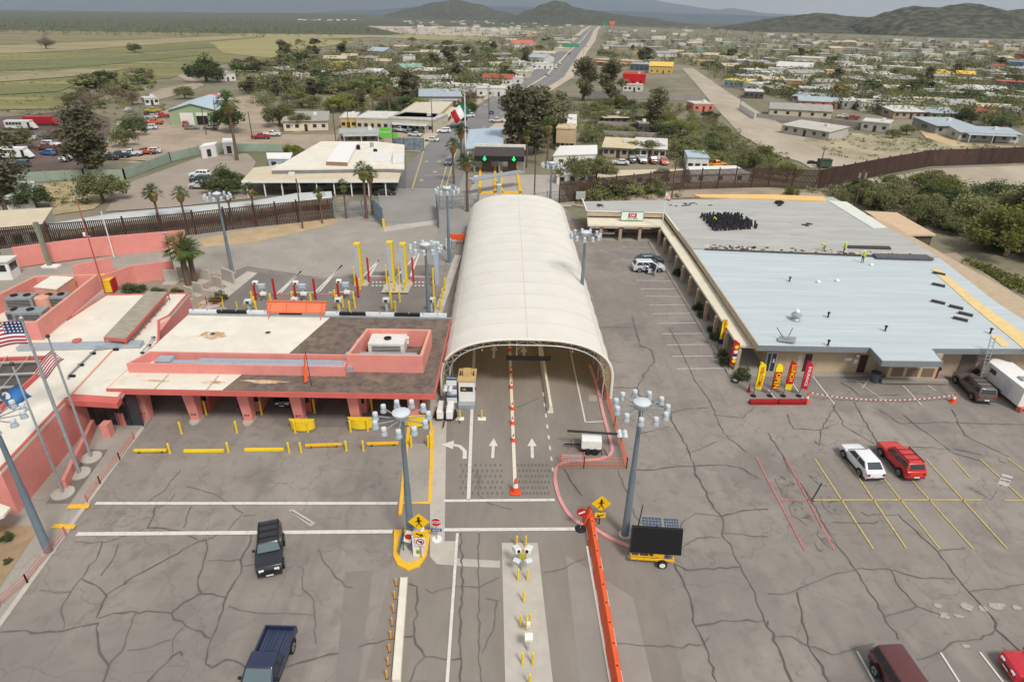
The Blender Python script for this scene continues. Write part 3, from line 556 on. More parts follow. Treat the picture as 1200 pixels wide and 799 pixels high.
# ---- big pink administration building on the left
ZA = 4.2
ad = T('administration_building', 'low pink administration building with broad white roofs and walled rooftop plant', 'building', (-46, 50)); OA = Vector((-46, 50))
def LA(pts, z=ZA): return [(G2(x, y, z)[0]-OA.x, G2(x, y, z)[1]-OA.y) for x, y in pts]
main = LA([(-200,560),(0,552),(78,468),(137,471),(187,400),(187,376),(199,370),(221.5,343.7),(124,345.6),(49,394),(-90,400),(-260,420)])
MB().prism(LA([(-200,560),(0,552),(78,468),(118,432),(150,412),(187,385),(199,370),(221.5,343.7),(124,345.6),(49,394),(-90,400),(-260,420)]), 0, ZA-.3).build('wall', M_pink, ad)
MB().prism(main, ZA-.3, ZA).build('roof', M_roofw, ad)
rm = MB(); parapet(rm, main, ZA, ZA+.1, .2); rm.build('roof_edge', M_pinkd, ad)
# plant enclosure
enc = LA([(43,378),(115,321.6),(41,323.5),(-70,378)], 6.3)
z = MB(); parapet(z, enc, .1, 6.3, .3); z.build('parapet', M_pink, ad)
z = MB(); parapet(z, enc, 6.3, 6.34, .3); z.build('coping', M_pinkl, ad)
z = MB(); z.prism([(p[0]*.985, p[1]) for p in enc], 0, 4.3); z.build('plant_deck', M_roofw, ad)
pb = LA([(40,336.5),(66,339),(86,325),(60,324)], 6.4)
MB().prism(pb, 4.3, 6.35).build('penthouse', M_pinkl, ad); MB().prism([(sum(p[0] for p in pb)/4+(q_[0]-sum(p[0] for p in pb)/4)*1.04, sum(p[1] for p in pb)/4+(q_[1]-sum(p[1] for p in pb)/4)*1.04) for q_ in pb], 6.35, 6.45).build('penthouse_roof', M_roofw, ad)
px_, py_ = LA([(50,345)], 6)[0]; MB().lathe([(.75,0),(.75,1.5),(.7,1.55)],18,(px_,py_-.3,4.3)).build('round_vent', M_pinkl, ad)
px_, py_ = LA([(82,412)], ZA)[0]; z = MB(); z.lathe([(.3,0),(.3,.5),(.45,.5),(.45,.62)],12,(px_,py_+1.4,ZA)); z.build('vent', M_pinkd, ad)
# trellis walkway roof
tw = LA([(121.7,394.5),(146.6,397),(196.5,341.8),(172.5,341.4)], 5.3)
MB().prism(tw, 5.2, 5.3).build('walkway_roof', mat('slatted_roof', (168,158,140), .9, .12, .8, stretch=(1,3,1), c2=(146,138,124)), ad)
z = MB()
for (a, c) in ((tw[0], tw[1]), (tw[1], tw[2])): z.beam((*a,5.1),(*c,5.1),.14,.32)
for k in range(9):
    u = k/8; p = Vector(tw[1]).lerp(Vector(tw[2]), u); z.beam((p.x,p.y,ZA),(p.x,p.y,5.1),.1)
p = Vector(tw[0]); z.beam((p.x,p.y,ZA),(p.x,p.y,5.1),.1); z.build('walkway_frame', M_pinkd, ad)
# pergola opening with beams
po = LA([(-60,482),(0,478),(68,416),(-40,420)], 4.6)
z = MB(); parapet(z, po, ZA, 4.62, .25); z.build('pergola_rim', M_pinkd, ad)
MB().sheet(po, ZA+.03).build('pergola_dark_sheet', mat('dark_opening_fill', (92,88,84), .9, .1, 1, stretch=(6,.3,1)), ad)  # flat dark sheet, painted stand-in for the dark inside of the roof opening
z = MB()
for u in (.12, .35, .6, .85):
    a = Vector(po[0]).lerp(Vector(po[3]), u); c = Vector(po[1]).lerp(Vector(po[2]), u); z.beam((a.x,a.y,4.75),(c.x,c.y,4.75),.14)
for u in (.45, .7):
    a = Vector(po[0]).lerp(Vector(po[1]), u); c = Vector(po[3]).lerp(Vector(po[2]), u); z.beam((a.x,a.y,4.72),(c.x,c.y,4.72),.06)
z.build('pergola_beam', M_conc, ad)
# grey raised duct and pipes on the roof
z = MB(); a, c = LA([(22,405),(166,401.5)], 4.6); z.beam((*a,4.45),(*c,4.45),1.0,.4); z.build('roof_duct', M_duct, ad)
z = MB(); q_ = LA([(140,407),(112,410),(80,441),(80,444)], 4.3); z.tube([(x,y,4.35) for x,y in q_], .09); z.build('roof_pipe', M_acg, ad)
z = MB(); q_ = LA([(134,408),(78,468)], 4.25); z.beam((*q_[0],4.25),(*q_[1],4.25),.14,.1); q_ = LA([(90,407.5),(133,408)], 4.25); z.beam((*q_[0],4.27),(*q_[1],4.27),.3,.16); z.build('roof_curb', M_pinkl, ad)
for p in [(109,414.5),(95,428),(136,410),(85,441)]:
    x, y = LA([p], 4.25)[0]; MB().cbox((x,y,ZA+.1),(.5,.22,.2)).build('pipe_support', M_black, ad)
# lobby with dark glass beside ramp
lob = LA([(78,474.5),(137,478),(137,471),(80,467)], 4.1)
MB().prism(LA([(78,470),(137,473.5),(142,466),(82,462)], 4.2), 3.75, 4.28).build('lobby_canopy', M_pinkd, ad)
a = G(97,505); z = MB(); z.box(a.x-.3-OA.x, a.x+5.2-OA.x, a.y+.9-OA.y, a.y+1.0-OA.y, .1, 3.4); z.build('lobby_glazing', M_glass, ad)
z = MB(); [z.box(a.x-.3+k*1.1-OA.x, a.x-.22+k*1.1-OA.x, a.y+.82-OA.y, a.y+.9-OA.y, .1, 3.4) for k in range(6)]; z.build('mullion', M_dark, ad)
# sign letters low on the pink front wall (worn blue lettering of the port name)
def wall(name, label, pts, z0, z1, t_, m, px=True, cat='wall', cap=None):
    P = [G2(*p) for p in pts] if px else pts; b_ = MB()
    for i in range(len(P)-1):
        b_.beam((P[i][0], P[i][1], (z0+z1)/2), (P[i+1][0], P[i+1][1], (z0+z1)/2), t_, z1-z0)
    o = b_.build(name, m); return tag(o, label, cat)
wall('ramp_wall', 'low pink wall running beside the flagpoles toward the lobby', [(78,575),(112,503)], 0, 1.1, .3, M_pink)
wall('ramp_wall', 'short stubby pink wall standing free before the lobby door', [(124,511),(133,511)], 0, 1.5, .8, M_pink)
wall('ramp_wall', 'pink stepped wall between the lobby and the first canopy column', [(136,497),(147,500),(160,478)], 0, 1.5, .25, M_pink)
tag(MB().prism(Gs([(-80,640),(4,604),(12,594),(-5,588),(-80,600)], 2.4), 2.2, 2.4).build('awning', M_roofw), 'small white roofed pink awning at the far left edge by the dirt bed', 'awning')
wall('yard_wall', 'pink courtyard wall around the palm and concrete slabs behind the administration building', [(124,344),(160,331),(206,325)], 0, 2.6, .3, M_pink)
wall('boundary_wall', 'long straight pink boundary wall in front of the rusty border fence', [(22,313),(100,302),(221,291)], 0, 3.1, .35, M_pink)
wall('boundary_wall', 'short grey unpainted wall at the left end of the pink boundary wall', [(8,315),(22,313)], 0, 3.0, .35, M_conc2)
wall('yard_wall', 'far pink wall stub behind the yellow skip', [(90,330),(135,320)], 0, 2.4, .25, M_pink)
# plant on the walled deck
for i, (px, py, L_, W_, H_, lab) in enumerate([(28,357,3.0,1.6,1.3,'grey rooftop air conditioner at the back left of the walled pink plant deck'),(68,356,2.8,1.5,1.3,'grey air conditioner with two fans near the right wall of the plant deck'),(40,375,3.0,1.7,1.4,'largest grey air conditioner at the front of the walled plant deck'),(20,372,1.3,1.3,1.1,'small dark condenser unit beside the largest deck air conditioner')]):
    hvac(lab, (*G2(px,py,4.6), 4.3), radians(8), L_, W_, H_, M_acg, None, 2 if i < 2 else 1)
# yellow skip
g = G(126,341); t = T('skip', 'yellow and red waste container in the pink walled yard', 'container', (g.x, g.y), radians(8)); MB().box(-1.1,1.1,-1,1.6,.15,2.0).build('tub', M_yel, t, bevel=.04); MB().box(-1.15,1.15,-1.05,1.65,1.85,1.95).build('rim', M_yel, t); MB().box(1.12,1.3,-1,1.6,.2,1.9).build('side_panel', M_red, t)
# guard booth, far left
g = G(8,325); t = T('guard_booth', 'small white guard booth with dark windows at the left end of the pink boundary wall', 'booth', (g.x, g.y), radians(10)); MB().box(-1.6,1.4,-1.2,1.2,0,2.7).build('wall', M_white, t); MB().box(-1.8,1.6,-1.4,1.4,2.7,2.85).build('roof', M_acw, t); MB().box(-1.1,1.0,-1.23,-1.2,1.3,2.3).build('window', M_glass, t); MB().box(1.4,1.43,-.9,.9,1.3,2.3).build('window', M_glass, t)
# ---- duty free shop and offices on the right
ZR = 4.0
sh = T('shop_building', 'wide tan one storey shop building with grey and pale blue roofs and covered arcade', 'building', (44, 62)); OS = Vector((44, 62))
def LS(P): return [(x-OS.x, y-OS.y) for x, y in P]
yF = G2(950,406,ZR)[1]
foot = [(28.6,yF+1.4),(40.6,yF+1.4),(40.9,yF-.3),(46.2,yF-.3),(46.6,yF+1.6),(66,yF+1.9),(66,108),(62.6,125),(14.2,119),(14.2,111.6),(28.6,111.6)]
MB().prism(LS(foot), 0, 3.5).build('wall', M_tan, sh)
roofA = [(13.0,G2(690,237,ZR)[1]),(13.0,111.0),(26.9,110.6),(27.0,91.5),(63.2,89.5),(62.9,124.4)]
MB().prism(LS(roofA), 3.5, ZR+.12).build('rear_roof', M_roofgrey, sh)
k0, k1, k2, k3 = G2(1020,407.6,ZR), G2(1034,423,ZR), G2(1105,424,ZR), G2(1093,409,ZR)
roofB = [G2(889,405,ZR),k0,k1,k2,k3,(60,yF+.4),(60.6,73),(63.2,89.4),(27.0,91.4)]
MB().prism(LS(roofB), 3.5, ZR).build('front_roof', M_roofcool, sh)
z = MB(); R_ = LS([G2(889,405,ZR),k0,k1,k2,k3,(60,yF+.4)])
for i in range(len(R_)-1): z.beam((*R_[i],3.72),(*R_[i+1],3.72),.12,.62)
z.build('gutter', mat('gutter_grey', (128,134,138), .6, .05, 2), sh)
z = MB(); R_ = LS([G2(889,405,ZR),(27.0,91.4),(26.9,110.6),(13.0,111.0)])
for i in range(len(R_)-1): z.beam((*R_[i],3.7),(*R_[i+1],3.7),.14,.74)
z.build('fascia', mat('tan_fascia', (190,172,148), .8, .06, 1), sh)
z = MB(); R_ = LS([(26.85,100),(26.85,110.5),(12.95,110.95),(12.95,119.5)])
for i in range(len(R_)-1): z.beam((*R_[i],4.2),(*R_[i+1],4.2),.22,.12)
z.build('coping', mat('coping_white', (232,228,216), .6, .04, 2), sh)
# arcade roof
oc = G2(773,265,3.0); ic = G2(688,261,3.0)
MB().prism(LS([G2(865.5,404.5,3.0),G2(889,406,3.0),(26.8,62),(26.8,110.9),(13.1,110.9),(ic[0],oc[1]),(oc[0],oc[1])]), 2.72, 3.02).build('arcade_roof', M_canopyroof, sh)
xo = 24.7
for k in range(11):
    y = 61.6+k*4.35; MB().cbox((xo+.35-OS.x, y-OS.y, 1.36),(.42,.42,2.72)).build('arcade_post', mat('tan_post', (178,156,134), .8, .08, 1), sh)
for x in (15.2, 18.6, 22.0): MB().cbox((x-OS.x, oc[1]+.5-OS.y, 1.36),(.5,.42,2.72)).build('arcade_post', mat('tan_post', (0,0,0)), sh)
z = MB(); z.box(13.2-OS.x, 24-OS.x, oc[1]+.2-OS.y, oc[1]+.3-OS.y, 2.35, 2.71); z.build('arcade_beam', mat('sign_band', (150,128,110), .7, .1, 1), sh)
for k, (x, w_) in enumerate([(14.0,1.7),(16.9,2.6),(20.3,2.4),(22.9,1.4)]):
    MB().box(x-w_/2-OS.x, x+w_/2-OS.x, oc[1]+.13-OS.y, oc[1]+.18-OS.y, 2.42, 2.62).build('sign_strip', mat('pale_sign_strip', (206,196,196), .6, .15, 4), sh)
# doors and windows of the front
def facade(x0, x1, z0, z1, m, name, dy=0): MB().box(x0-OS.x, x1-OS.x, yF+1.4-.04+dy-OS.y, yF+1.4+dy-OS.y, z0, z1).build(name, m, sh)
def fx(px): return G2(px, 428, 1.0)[0]
facade(fx(942), fx(950), .14, 2.35, M_brown, 'door'); facade(fx(1005), fx(1014), .14, 2.35, M_brown, 'door')
facade(fx(1122), fx(1138), .14, 2.5, mat('grey_metal_door', (112,104,100), .5, .08, 1), 'door', .2)
facade(fx(897)+.1, fx(909), .14, 2.4, M_glass, 'shop_door'); 
z = MB(); [z.box(x-.05-OS.x, x+.05-OS.x, yF+1.28-OS.y, yF+1.36-OS.y, .14, 2.45) for x in (fx(897)+.1, (fx(897)+fx(909))/2, fx(909))]; z.box(fx(897)-OS.x, fx(910)-OS.x, yF+1.28-OS.y, yF+1.36-OS.y, 2.4, 2.55); z.build('door_frame', mat('aluminium', (200,208,214), .4, .04, 2, metal=.4), sh)
facade((fx(899)+fx(909))/2+.15, fx(909)-.15, 1.2, 1.7, M_white, 'poster', -.03)
facade(fx(934), fx(938.5), .9, 2.2, mat('pale_poster', (206,190,188), .7, .1, 3), 'poster'); facade(fx(988), fx(996), 1.6, 1.95, M_white, 'name_plate'); facade(fx(1140), fx(1148), 1.0, 2.2, mat('pale_poster', (0,0,0)), 'poster', .2)
facade(fx(999), fx(1003), 1.3, 1.8, M_white, 'notice'); 
g = fx(1001.3); o = MB(); o.lathe([(.28,0),(.28,.02)],20); ns = o.build('prohibition_sign', mat('sign_red', (200,60,90), .5, .05, 2), sh, loc=(g-OS.x, yF+1.33-OS.y, 2.25)); ns.rotation_euler = (radians(90),0,0)
o = MB(); o.lathe([(.2,0),(.2,.03)],20); ns2 = o.build('disc', M_white, ns)
facade(fx(906), fx(943), 2.95, 3.3, mat('brown_sign_band', (178,138,104), .7, .1, 4), 'sign_band')
lettering('MEXICAN INSURANCE', .3, M_brown, sh, ((fx(906)+fx(943))/2-OS.x, yF+1.33-OS.y, 3.12), (radians(90),0,0), sx=1.1)
# kiosk bay details
for k in range(3):
    x0 = 41.3+k*1.65; MB().box(x0-OS.x, x0+1.25-OS.x, yF-.34-OS.y, yF-.3-OS.y, .7, 1.75).build('louvre', mat('louvre_brown', (122,104,86), .8, .2, 4, stretch=(.3,.3,14)), sh)
    MB().box(x0-OS.x, x0+1.3-OS.x, yF-.34-OS.y, yF-.3-OS.y, 2.75, 3.1).build('transom', M_glass, sh)
MB().box(40.2-OS.x, 47.4-OS.x, yF-.9-OS.y, yF-.3-OS.y, .14, .5).build('bay_plinth', M_conc2, sh)
# items on the front roof
def rp(x, y, z=ZR): g = G(x, y, z); return (g.x, g.y, z+.0)
t = T('roof_vent', 'white capped mushroom vent in the middle of the pale blue roof', 'vent', rp(932,375)); MB().lathe([(.55,0),(.55,.15),(.4,.3),(.4,.55),(.6,.6),(.55,.8),(.2,.95)],16).build('vent_body', M_galv, t); MB().lathe([(.25,.95),(.3,1.1),(.22,1.3),(.05,1.4)],12).build('cap', M_white, t)
t = T('roof_equipment', 'folded grey metal frame lying near the front edge of the pale blue roof', 'frame', rp(922,401)); z = MB(); z.beam((-.9,.2,.2),(.7,-.4,.3),.5,.12); z.beam((-.7,.6,.3),(.9,0,.5),.5,.1); z.build('panel', M_galv, t); z = MB(); z.beam((-.2,.3,.2),(-1,.9,1.3),.06); z.beam((.1,.3,.2),(.7,.9,1.3),.06); z.build('strut', M_dark, t)
for i, (x, y, lab) in enumerate([(1037,388,'small black gooseneck vent near the kiosk end of the pale blue roof'),(925,330,'tiny black vent pipe at the left rear of the pale blue roof'),(970,372,'thin black pipe between the white vent and the kiosk roof'),(970,433-28,'slim black pipe near the front gutter of the pale blue roof'),(1160,391,'small dark pipe beside the yellow plywood strip')]):
    t = T('vent_pipe', lab, 'vent', rp(x, y)); MB().lathe([(.09,0),(.09,.55),(.16,.55),(.16,.68)],10).build('pipe', M_black, t); MB().lathe([(.22,0),(.2,.06)],10).build('flashing', M_galv, t)
for i, (x, y, lab) in enumerate([(959,331,'low white dome vent left of centre on the pale blue roof'),(981,329.5,'low white dome vent below the roof workers'),(1021,311,'low white dome vent beside the kneeling tools')]):
    t = T('dome_vent', lab, 'vent', rp(x, y)); MB().lathe([(.3,0),(.3,.1),(.22,.26),(.05,.33)],12).build('dome', M_white, t); MB().lathe([(.38,0),(.36,.04)],12).build('flashing', M_galv, t)
# yellow plywood runs
M_ply = mat('plywood', (226,198,140), .8, .06, 1)
for pts, lab in [([(1091,316),(1100,315.5),(1138,346),(1128,349)],'yellow plywood strip laid at the rear end of the pale blue roof edge'),([(1128,350),(1138,347),(1214,402),(1202,411)],'long yellow plywood strip laid along the right side of the roof'),([(1160,393),(1170,393),(1184,405),(1173,406)],'short square of plywood beside the long plywood strip')]:
    P = Gs(pts, ZR); tag(MB().prism(P, ZR+.01, ZR+.06).build('plywood_sheet', M_ply), lab, 'plywood')
P = Gs([(899,229),(965,231.5),(968,236.5),(820,232),(812,229)], 4.1); tag(MB().prism(P, 4.13, 4.3).build('plywood_sheet', mat('amber_board', (232,190,120), .8, .06, 1)), 'amber insulation boards along the far rear edge of the grey roof', 'plywood')
P = Gs([(970,235.5),(992,237),(1040,267.5),(1023,268)], 4.1); tag(MB().prism(P, 4.13, 4.2).build('roof_membrane', mat('fresh_membrane', (214,218,206), .7, .04, 1)), 'fresh pale membrane sheet on the rear right corner of the grey roof', 'roofing sheet')
# torn seam with debris between the two roofs
rr = random.Random(11); P0, P1 = G(826,293,ZR), G(1093,304,ZR)
tag(MB().prism(Gs([(1022,299),(1085,300.5),(1094,305.5),(1027,303.5)],ZR+.1), ZR+.13, ZR+.4).build('roofing_stack', mat('grey_tiles', (92,94,98), .8, .15, 2)), 'long stack of dark grey roofing rolls at the seam right of the workers', 'roofing stack')
tag(MB().prism(Gs([(993,289),(1042,290),(1044,293),(994,291.5)],ZR+.1), ZR+.13, ZR+.33).build('roofing_stack', mat('dark_tiles', (70,66,66), .8, .15, 2)), 'thin dark stack of boards behind the upright roof worker', 'roofing stack')
z = MB(); z.beam((P0.x, P0.y, ZR+.16),(P1.x, P1.y, ZR+.16),.35,.12); tag(z.build('roof_seam_strip', mat('dark_seam', (82,80,80), .8, .2, 1)), 'dark torn seam strip between the grey roof and the pale blue roof', 'roof seam')
dm = [mat('debris_dark', (60,54,52), .9, .2, 3), mat('debris_red', (150,60,52), .9, .2, 3), mat('debris_pale', (214,204,186), .9, .1, 3)]
z = MB()
for k in range(150):
    u = rr.random(); u = u if rr.random() < .3 else (rr.uniform(0,.24) if rr.random() < .6 else rr.uniform(.42,.85)); p = P0.lerp(P1, u)+Vector((rr.gauss(0,.3), rr.uniform(.2,2.2), .13)); z.cur = rr.choice([0,0,1,2,2]); s = rr.uniform(.08,.3); z.cbox((p.x,p.y,ZR+.16),(s*2,s,.1),rr.uniform(0,3))
tag(z.build('roof_debris', dm), 'torn roofing scraps and tools scattered along the roof seam', 'debris', kind='stuff')
z = MB()
for (x0,y0,n_,sp) in [(805,240,14,14),(702,241,8,4),(945,263,10,6),(912,240,8,3)]:
    for k in range(n_):
        g = G(x0+rr.gauss(0,sp*.6), y0+rr.gauss(0,1.4), 4.1); s = rr.uniform(.1,.3); z.cur = 0; z.cbox((g.x,g.y,4.18),(s*3,s,.1),rr.uniform(-.4,.4))
tag(z.build('roof_debris', dm), 'dark scraps scattered over the rear grey roof', 'debris', kind='stuff')
for i, (x, y, lab) in enumerate([(1100,321.5,'short dark roofing roll nearest the plywood rear end'),(1099.5,335,'dark roofing roll lying left of the plywood strip rear half'),(1099,355,'larger dark roofing bundle left of the plywood strip middle'),(1120,361,'biggest dark roofing bundle beside the plywood strip'),(1131,369,'small dark bundle just below the biggest roofing bundle'),(1125,375,'slim dark bundle lowest beside the plywood strip')]):
    g = G(x, y, ZR); t = MB().cbox((0,0,.13),(1.5,.45,.26),radians(-38)).build('roofing_roll', mat('dark_tiles',(0,0,0)), loc=(g.x,g.y,ZR)); tag(t, lab, 'roofing roll')
# the field of upright black chair-like shingle bundles on the grey roof
cnr = [G(822,255.5,4.1), G(868,254.5,4.1), G(890,268,4.1), G(836,271,4.1)]
pr = None
rows, cols_ = 10, 17; M_bund = mat('black_bundle', (40,40,48), .6, .2, 3); n_b = 0
pme = MB(); pme.hexa([(-.17,-.12,0),(.17,-.12,0),(.17,.12,0),(-.17,.12,0),(-.1,-.02,1.0),(.14,-.02,1.0),(.14,.12,1.0),(-.1,.12,1.0)]); po_ = pme.build('shingle_bundle', M_bund); tag(po_, 'upright black shingle bundle in the dense block standing on the grey roof', 'shingle bundle', 'black shingle bundles standing on the grey roof')
first = True
for r_ in range(rows):
    for c_ in range(cols_):
        u, v = (c_+.5*(r_ % 2))/cols_, r_/(rows-1); p = cnr[0].lerp(cnr[1], u).lerp(cnr[3].lerp(cnr[2], u), v); p += Vector((rr.gauss(0,.08), rr.gauss(0,.08), 0))
        if u > .82 and rr.random() < .45: continue
        if first: o = po_; first = False
        else: o = po_.copy(); COL.objects.link(o)
        o.location = (p.x, p.y, 4.12); o.rotation_euler = (rr.gauss(0,.1), rr.gauss(0,.12), rr.uniform(-.4,.4)); o.scale = (1,1,rr.uniform(.75,1.15))
# loose items
for (x, y, lab) in [(912,239,'dark tool heap at the far middle of the grey roof')]:
    g = G(x, y, 4.1); t = T('tool_heap', lab, 'tools', (g.x, g.y, 4.12)); MB().cbox((0,0,.3),(1.2,.6,.6),.3).build('box', M_black, t, bevel=.05); MB().cbox((.8,.2,.2),(.7,.5,.4),.8).build('bag', M_black, t, bevel=.08)
# ladder against the wall
g = G(1133,441); t = T('ladder', 'tall aluminium extension ladder leaning on the tan wall above the roof edge', 'ladder', (g.x, 58.9), 0)
top = 5.6
for s in (-.24, .24): MB().beam((s,0,.0),(s,.95,top),.07,.05).build('rail', M_galv, t)
for k in range(15): u = (k+.5)/15; MB().beam((-.24,.95*u,top*u),(.24,.95*u,top*u),.05).build('rung', M_galv, t)
# signs on the shop roof
g = G(740,256,3.4); t = T('shop_sign', 'green framed white box sign with a red square emblem on the arcade roof', 'sign', (g.x, g.y-.5, 3.03)); w_ = 2.0
MB().box(-w_,w_,-.12,.12,.15,1.75).build('frame', mat('sea_green_frame', (92,150,138), .5, .05, 2), t); MB().box(-w_+.1,w_-.1,-.15,-.12,.25,1.65).build('face', mat('sign_face', (226,236,228), .5, .03, 2), t)
MB().box(-.72,.72,-.18,-.152,.7,1.5).build('emblem', M_red, t); lettering('D8', .7, M_white, t, (0,-.19,1.1), (radians(90),0,0)); lettering('DUTY FREE', .32, M_green, t, (0,-.17,.46), (radians(90),0,0), sx=1.2)
for s in (-1.6, 1.6): MB().beam((s,0,0),(s,.1,.3),.1).build('post', M_galv, t)
# shed behind
sb = T('storage_shed', 'long low shed with flat beige roof behind the rear right corner of the shop', 'shed', tuple(G(1055,262,3))[:2]); o_ = Vector(sb.location[:2]); P = [(x-o_.x, y-o_.y) for x, y in Gs([(1013,247),(1051,249),(1097,275),(1058,275.5)], 3)]
MB().prism(P, 2.75, 3).build('roof', mat('beige_roof', (206,178,146), .8, .05, .6), sb); c_ = Vector((sum(p[0] for p in P)/4, sum(p[1] for p in P)/4)); MB().prism([tuple(c_+(Vector(p)-c_)*.93) for p in P], 0, 2.75).build('wall', mat('shed_wall', (96,86,80), .9, .15, 1), sb)
# interior of arcade: golf cart, banners
g = G(718,276,1.0)
t = T('golf_cart', 'white and blue golf cart parked under the shop arcade', 'golf cart', (17.0, 109.8, .14), radians(90)); MB().box(-.6,.6,-1.1,1.1,.3,.75).build('body', M_white, t, bevel=.08); MB().box(-.55,.55,-.9,.1,.75,1.05).build('seat', M_black, t, bevel=.05); MB().box(-.6,.6,-1,1,1.75,1.82).build('roof', M_blue, t)
for sx in (-.5, .5):
    for sy in (-.8, .8): MB().cyl((sx-.08,sy,.25),(sx+.08,sy,.25),.25,n=12).build('wheel', M_rubber, t); MB().beam((sx,sy,.7),(sx,sy*.9,1.76),.04).build('post', M_dark, t)
for x, w_, c_, lab in [(19.5,.9,(170,80,60),'red and black poster on the arcade wall behind the posts'),(21.0,2.2,(60,120,180),'bright blue banner on the arcade wall left of the flagpole')]:
    tag(MB().box(x-w_/2,x+w_/2,111.45,111.58,1.2,2.5).build('wall_banner', mat('banner_'+str(int(x)), c_, .6, .5, 2.2)), lab, 'banner')
# ================================================================== THE WHITE TENT
M_fab = mat('tent_fabric', (254,250,242), .65, .03, .25, bump=.04); add_overlay(M_fab, (244,236,224), .3, .5, .75, .5, stretch=(1,.4,1)); add_overlay(M_fab, (224,208,192), .5, .64, .8, .35, stretch=(.6,1.6,.6))
M_fin = mat('tent_lining', (214,196,160), .8, .05, .5)
def translucent(m, f, c):
    n = m.node_tree.nodes; L = m.node_tree.links; b = n['Principled BSDF']; o = n['Material Output']
    t_ = n.new('ShaderNodeBsdfTranslucent'); t_.inputs[0].default_value = (*c, 1); mx = n.new('ShaderNodeMixShader'); mx.inputs[0].default_value = f
    L.new(b.outputs[0], mx.inputs[1]); L.new(t_.outputs[0], mx.inputs[2]); L.new(mx.outputs[0], o.inputs[0])
translucent(M_fab, .3, (1,.86,.62)); translucent(M_fin, .65, (.9,.78,.55))
M_truss = mat('truss_steel', (196,200,202), .45, .06, 2, metal=.3)
XL, XR, Y0, Y1 = -7.1, 10.2, 55.0, 111; HW = (XR-XL)/2; XC = (XL+XR)/2; TH = 6.9
tent = T('tent_canopy', 'long white arched fabric canopy open at both ends over the central traffic lanes', 'canopy', (XC, Y0))
def xc_at(y): u = (y-Y0)/(Y1-Y0); return -u*.9
def arch(t, s=0.0, drop=0):       # t 0..1 across
    a = pi*t; ca, sa = cos(a), sin(a); ex = .62
    x = -HW*(abs(ca)**.78)*(1 if ca > 0 else -1); z = 2.3+(TH-2.3)*(sa**.78); return x*(1-s/HW), z-s-drop
NA = 40; rows_ = []; ys = []
nb = 15
for k in range(nb*4+1): ys.append((Y1-Y0)*k/(nb*4))
def prof_pts(s, dz):
    pts = [(-HW+s, .35 if not s else .35)]
    pts += [(-HW+s, 1.2)]
    for i in range(NA+1): x, z = arch(i/NA, s); pts.append((x, z-dz))
    pts += [(HW-s, 1.2), (HW-s, .35)]
    return pts
def skin(s, flip):
    V = []; n = None
    for k, y in enumerate(ys):
        dz = .05*sin(pi*(k % 4)/4)**1 if (k % 4) else 0
        P = prof_pts(s+dz*.5, dz*.6); n = len(P); zmin = 2.2 if k == 0 else .35
        for i, (x, z) in enumerate(P):
            if z < 1.25: z = {True: 1.3, False: z}[k < 2 and False]
            V.append((x+xc_at(Y0+y), y, z))
    F = [(k*n+i, k*n+i+1, (k+1)*n+i+1, (k+1)*n+i) for k in range(len(ys)-1) for i in range(n-1)]
    if flip: F = [f[::-1] for f in F]
    return MB().add(V, F)
skin(0, True).build('fabric_roof', M_fab, tent, smooth=True)
skin(.12, False).build('fabric_lining', M_fin, tent, smooth=True)
# seams of the panels
sm = MB()
for k in range(nb+1):
    y = (Y1-Y0)*k/nb; P = prof_pts(-.03, -.012); sm.tube([(x+xc_at(Y0+y), y, z+.0) for x, z in P], .018, 4)
sm.build('fabric_seam', mat('seam_cream', (226,216,202), .7, .04, 2), tent)
sm = MB()
for i in (7, 20, 33):
    P = []
    for k in range(nb*4+1):
        x, z = arch(i/NA); dz = .05*sin(pi*(k % 4)/4); P.append((x+xc_at(Y0+ys[k]), ys[k], z-dz*.6+.015))
    sm.tube(P, .025, 4)
sm.build('fabric_seam', mat('seam_cream', (0,0,0)), tent)
fe = MB(); P = [( -HW, .3)]+prof_pts(0, 0)[1:-1]+[(HW, .3)]
fe.tube([(x, -.05, z) for x, z in P], .14, 6); fe.build('front_edge_roll', M_fab, tent, smooth=True)
# trusses: front arch fully latticed, then one per bay
def truss(y, name='arch_truss'):
    b = MB(); n = 30; o1 = []; o2 = []
    o1.append((-HW+.25, .0)); o2.append((-HW+.85, .0)); o1.append((-HW+.25, 1.2)); o2.append((-HW+.85, 1.2))
    for i in range(n+1):
        x, z = arch(i/n, .2); o1.append((x, z)); x2, z2 = arch(i/n, .2)
        c = Vector((0, 1.8)); d = (c-Vector((x, z))).normalized(); o2.append((x+d.x*.6, z+d.y*.6))
    o1 += [(HW-.25, 1.2), (HW-.25, 0)]; o2 += [(HW-.85, 1.2), (HW-.85, 0)]
    dx = xc_at(Y0+y)
    b.tube([(x+dx, y, z) for x, z in o1], .06, 5); b.tube([(x+dx, y, z) for x, z in o2], .06, 5)
    for i in range(len(o1)-1):
        a, c = (o1[i], o2[i+1]) if i % 2 else (o2[i], o1[i+1]); b.beam((a[0]+dx, y, a[1]), (c[0]+dx, y, c[1]), .045)
    return b.build(name, M_truss, tent)
for k in range(0, nb+1): truss((Y1-Y0)*k/nb+(.25 if k == 0 else (-.25 if k == nb else 0)))
b = MB()
for x, z in ((-HW+.9, 2.6), (HW-.9, 2.6), (-4.5, 5.4), (4.5, 5.4), (0, TH-.95)): b.beam((x, .3, z), (x-.9, Y1-Y0-.3, z), .09)
b.build('purlin', M_truss, tent)
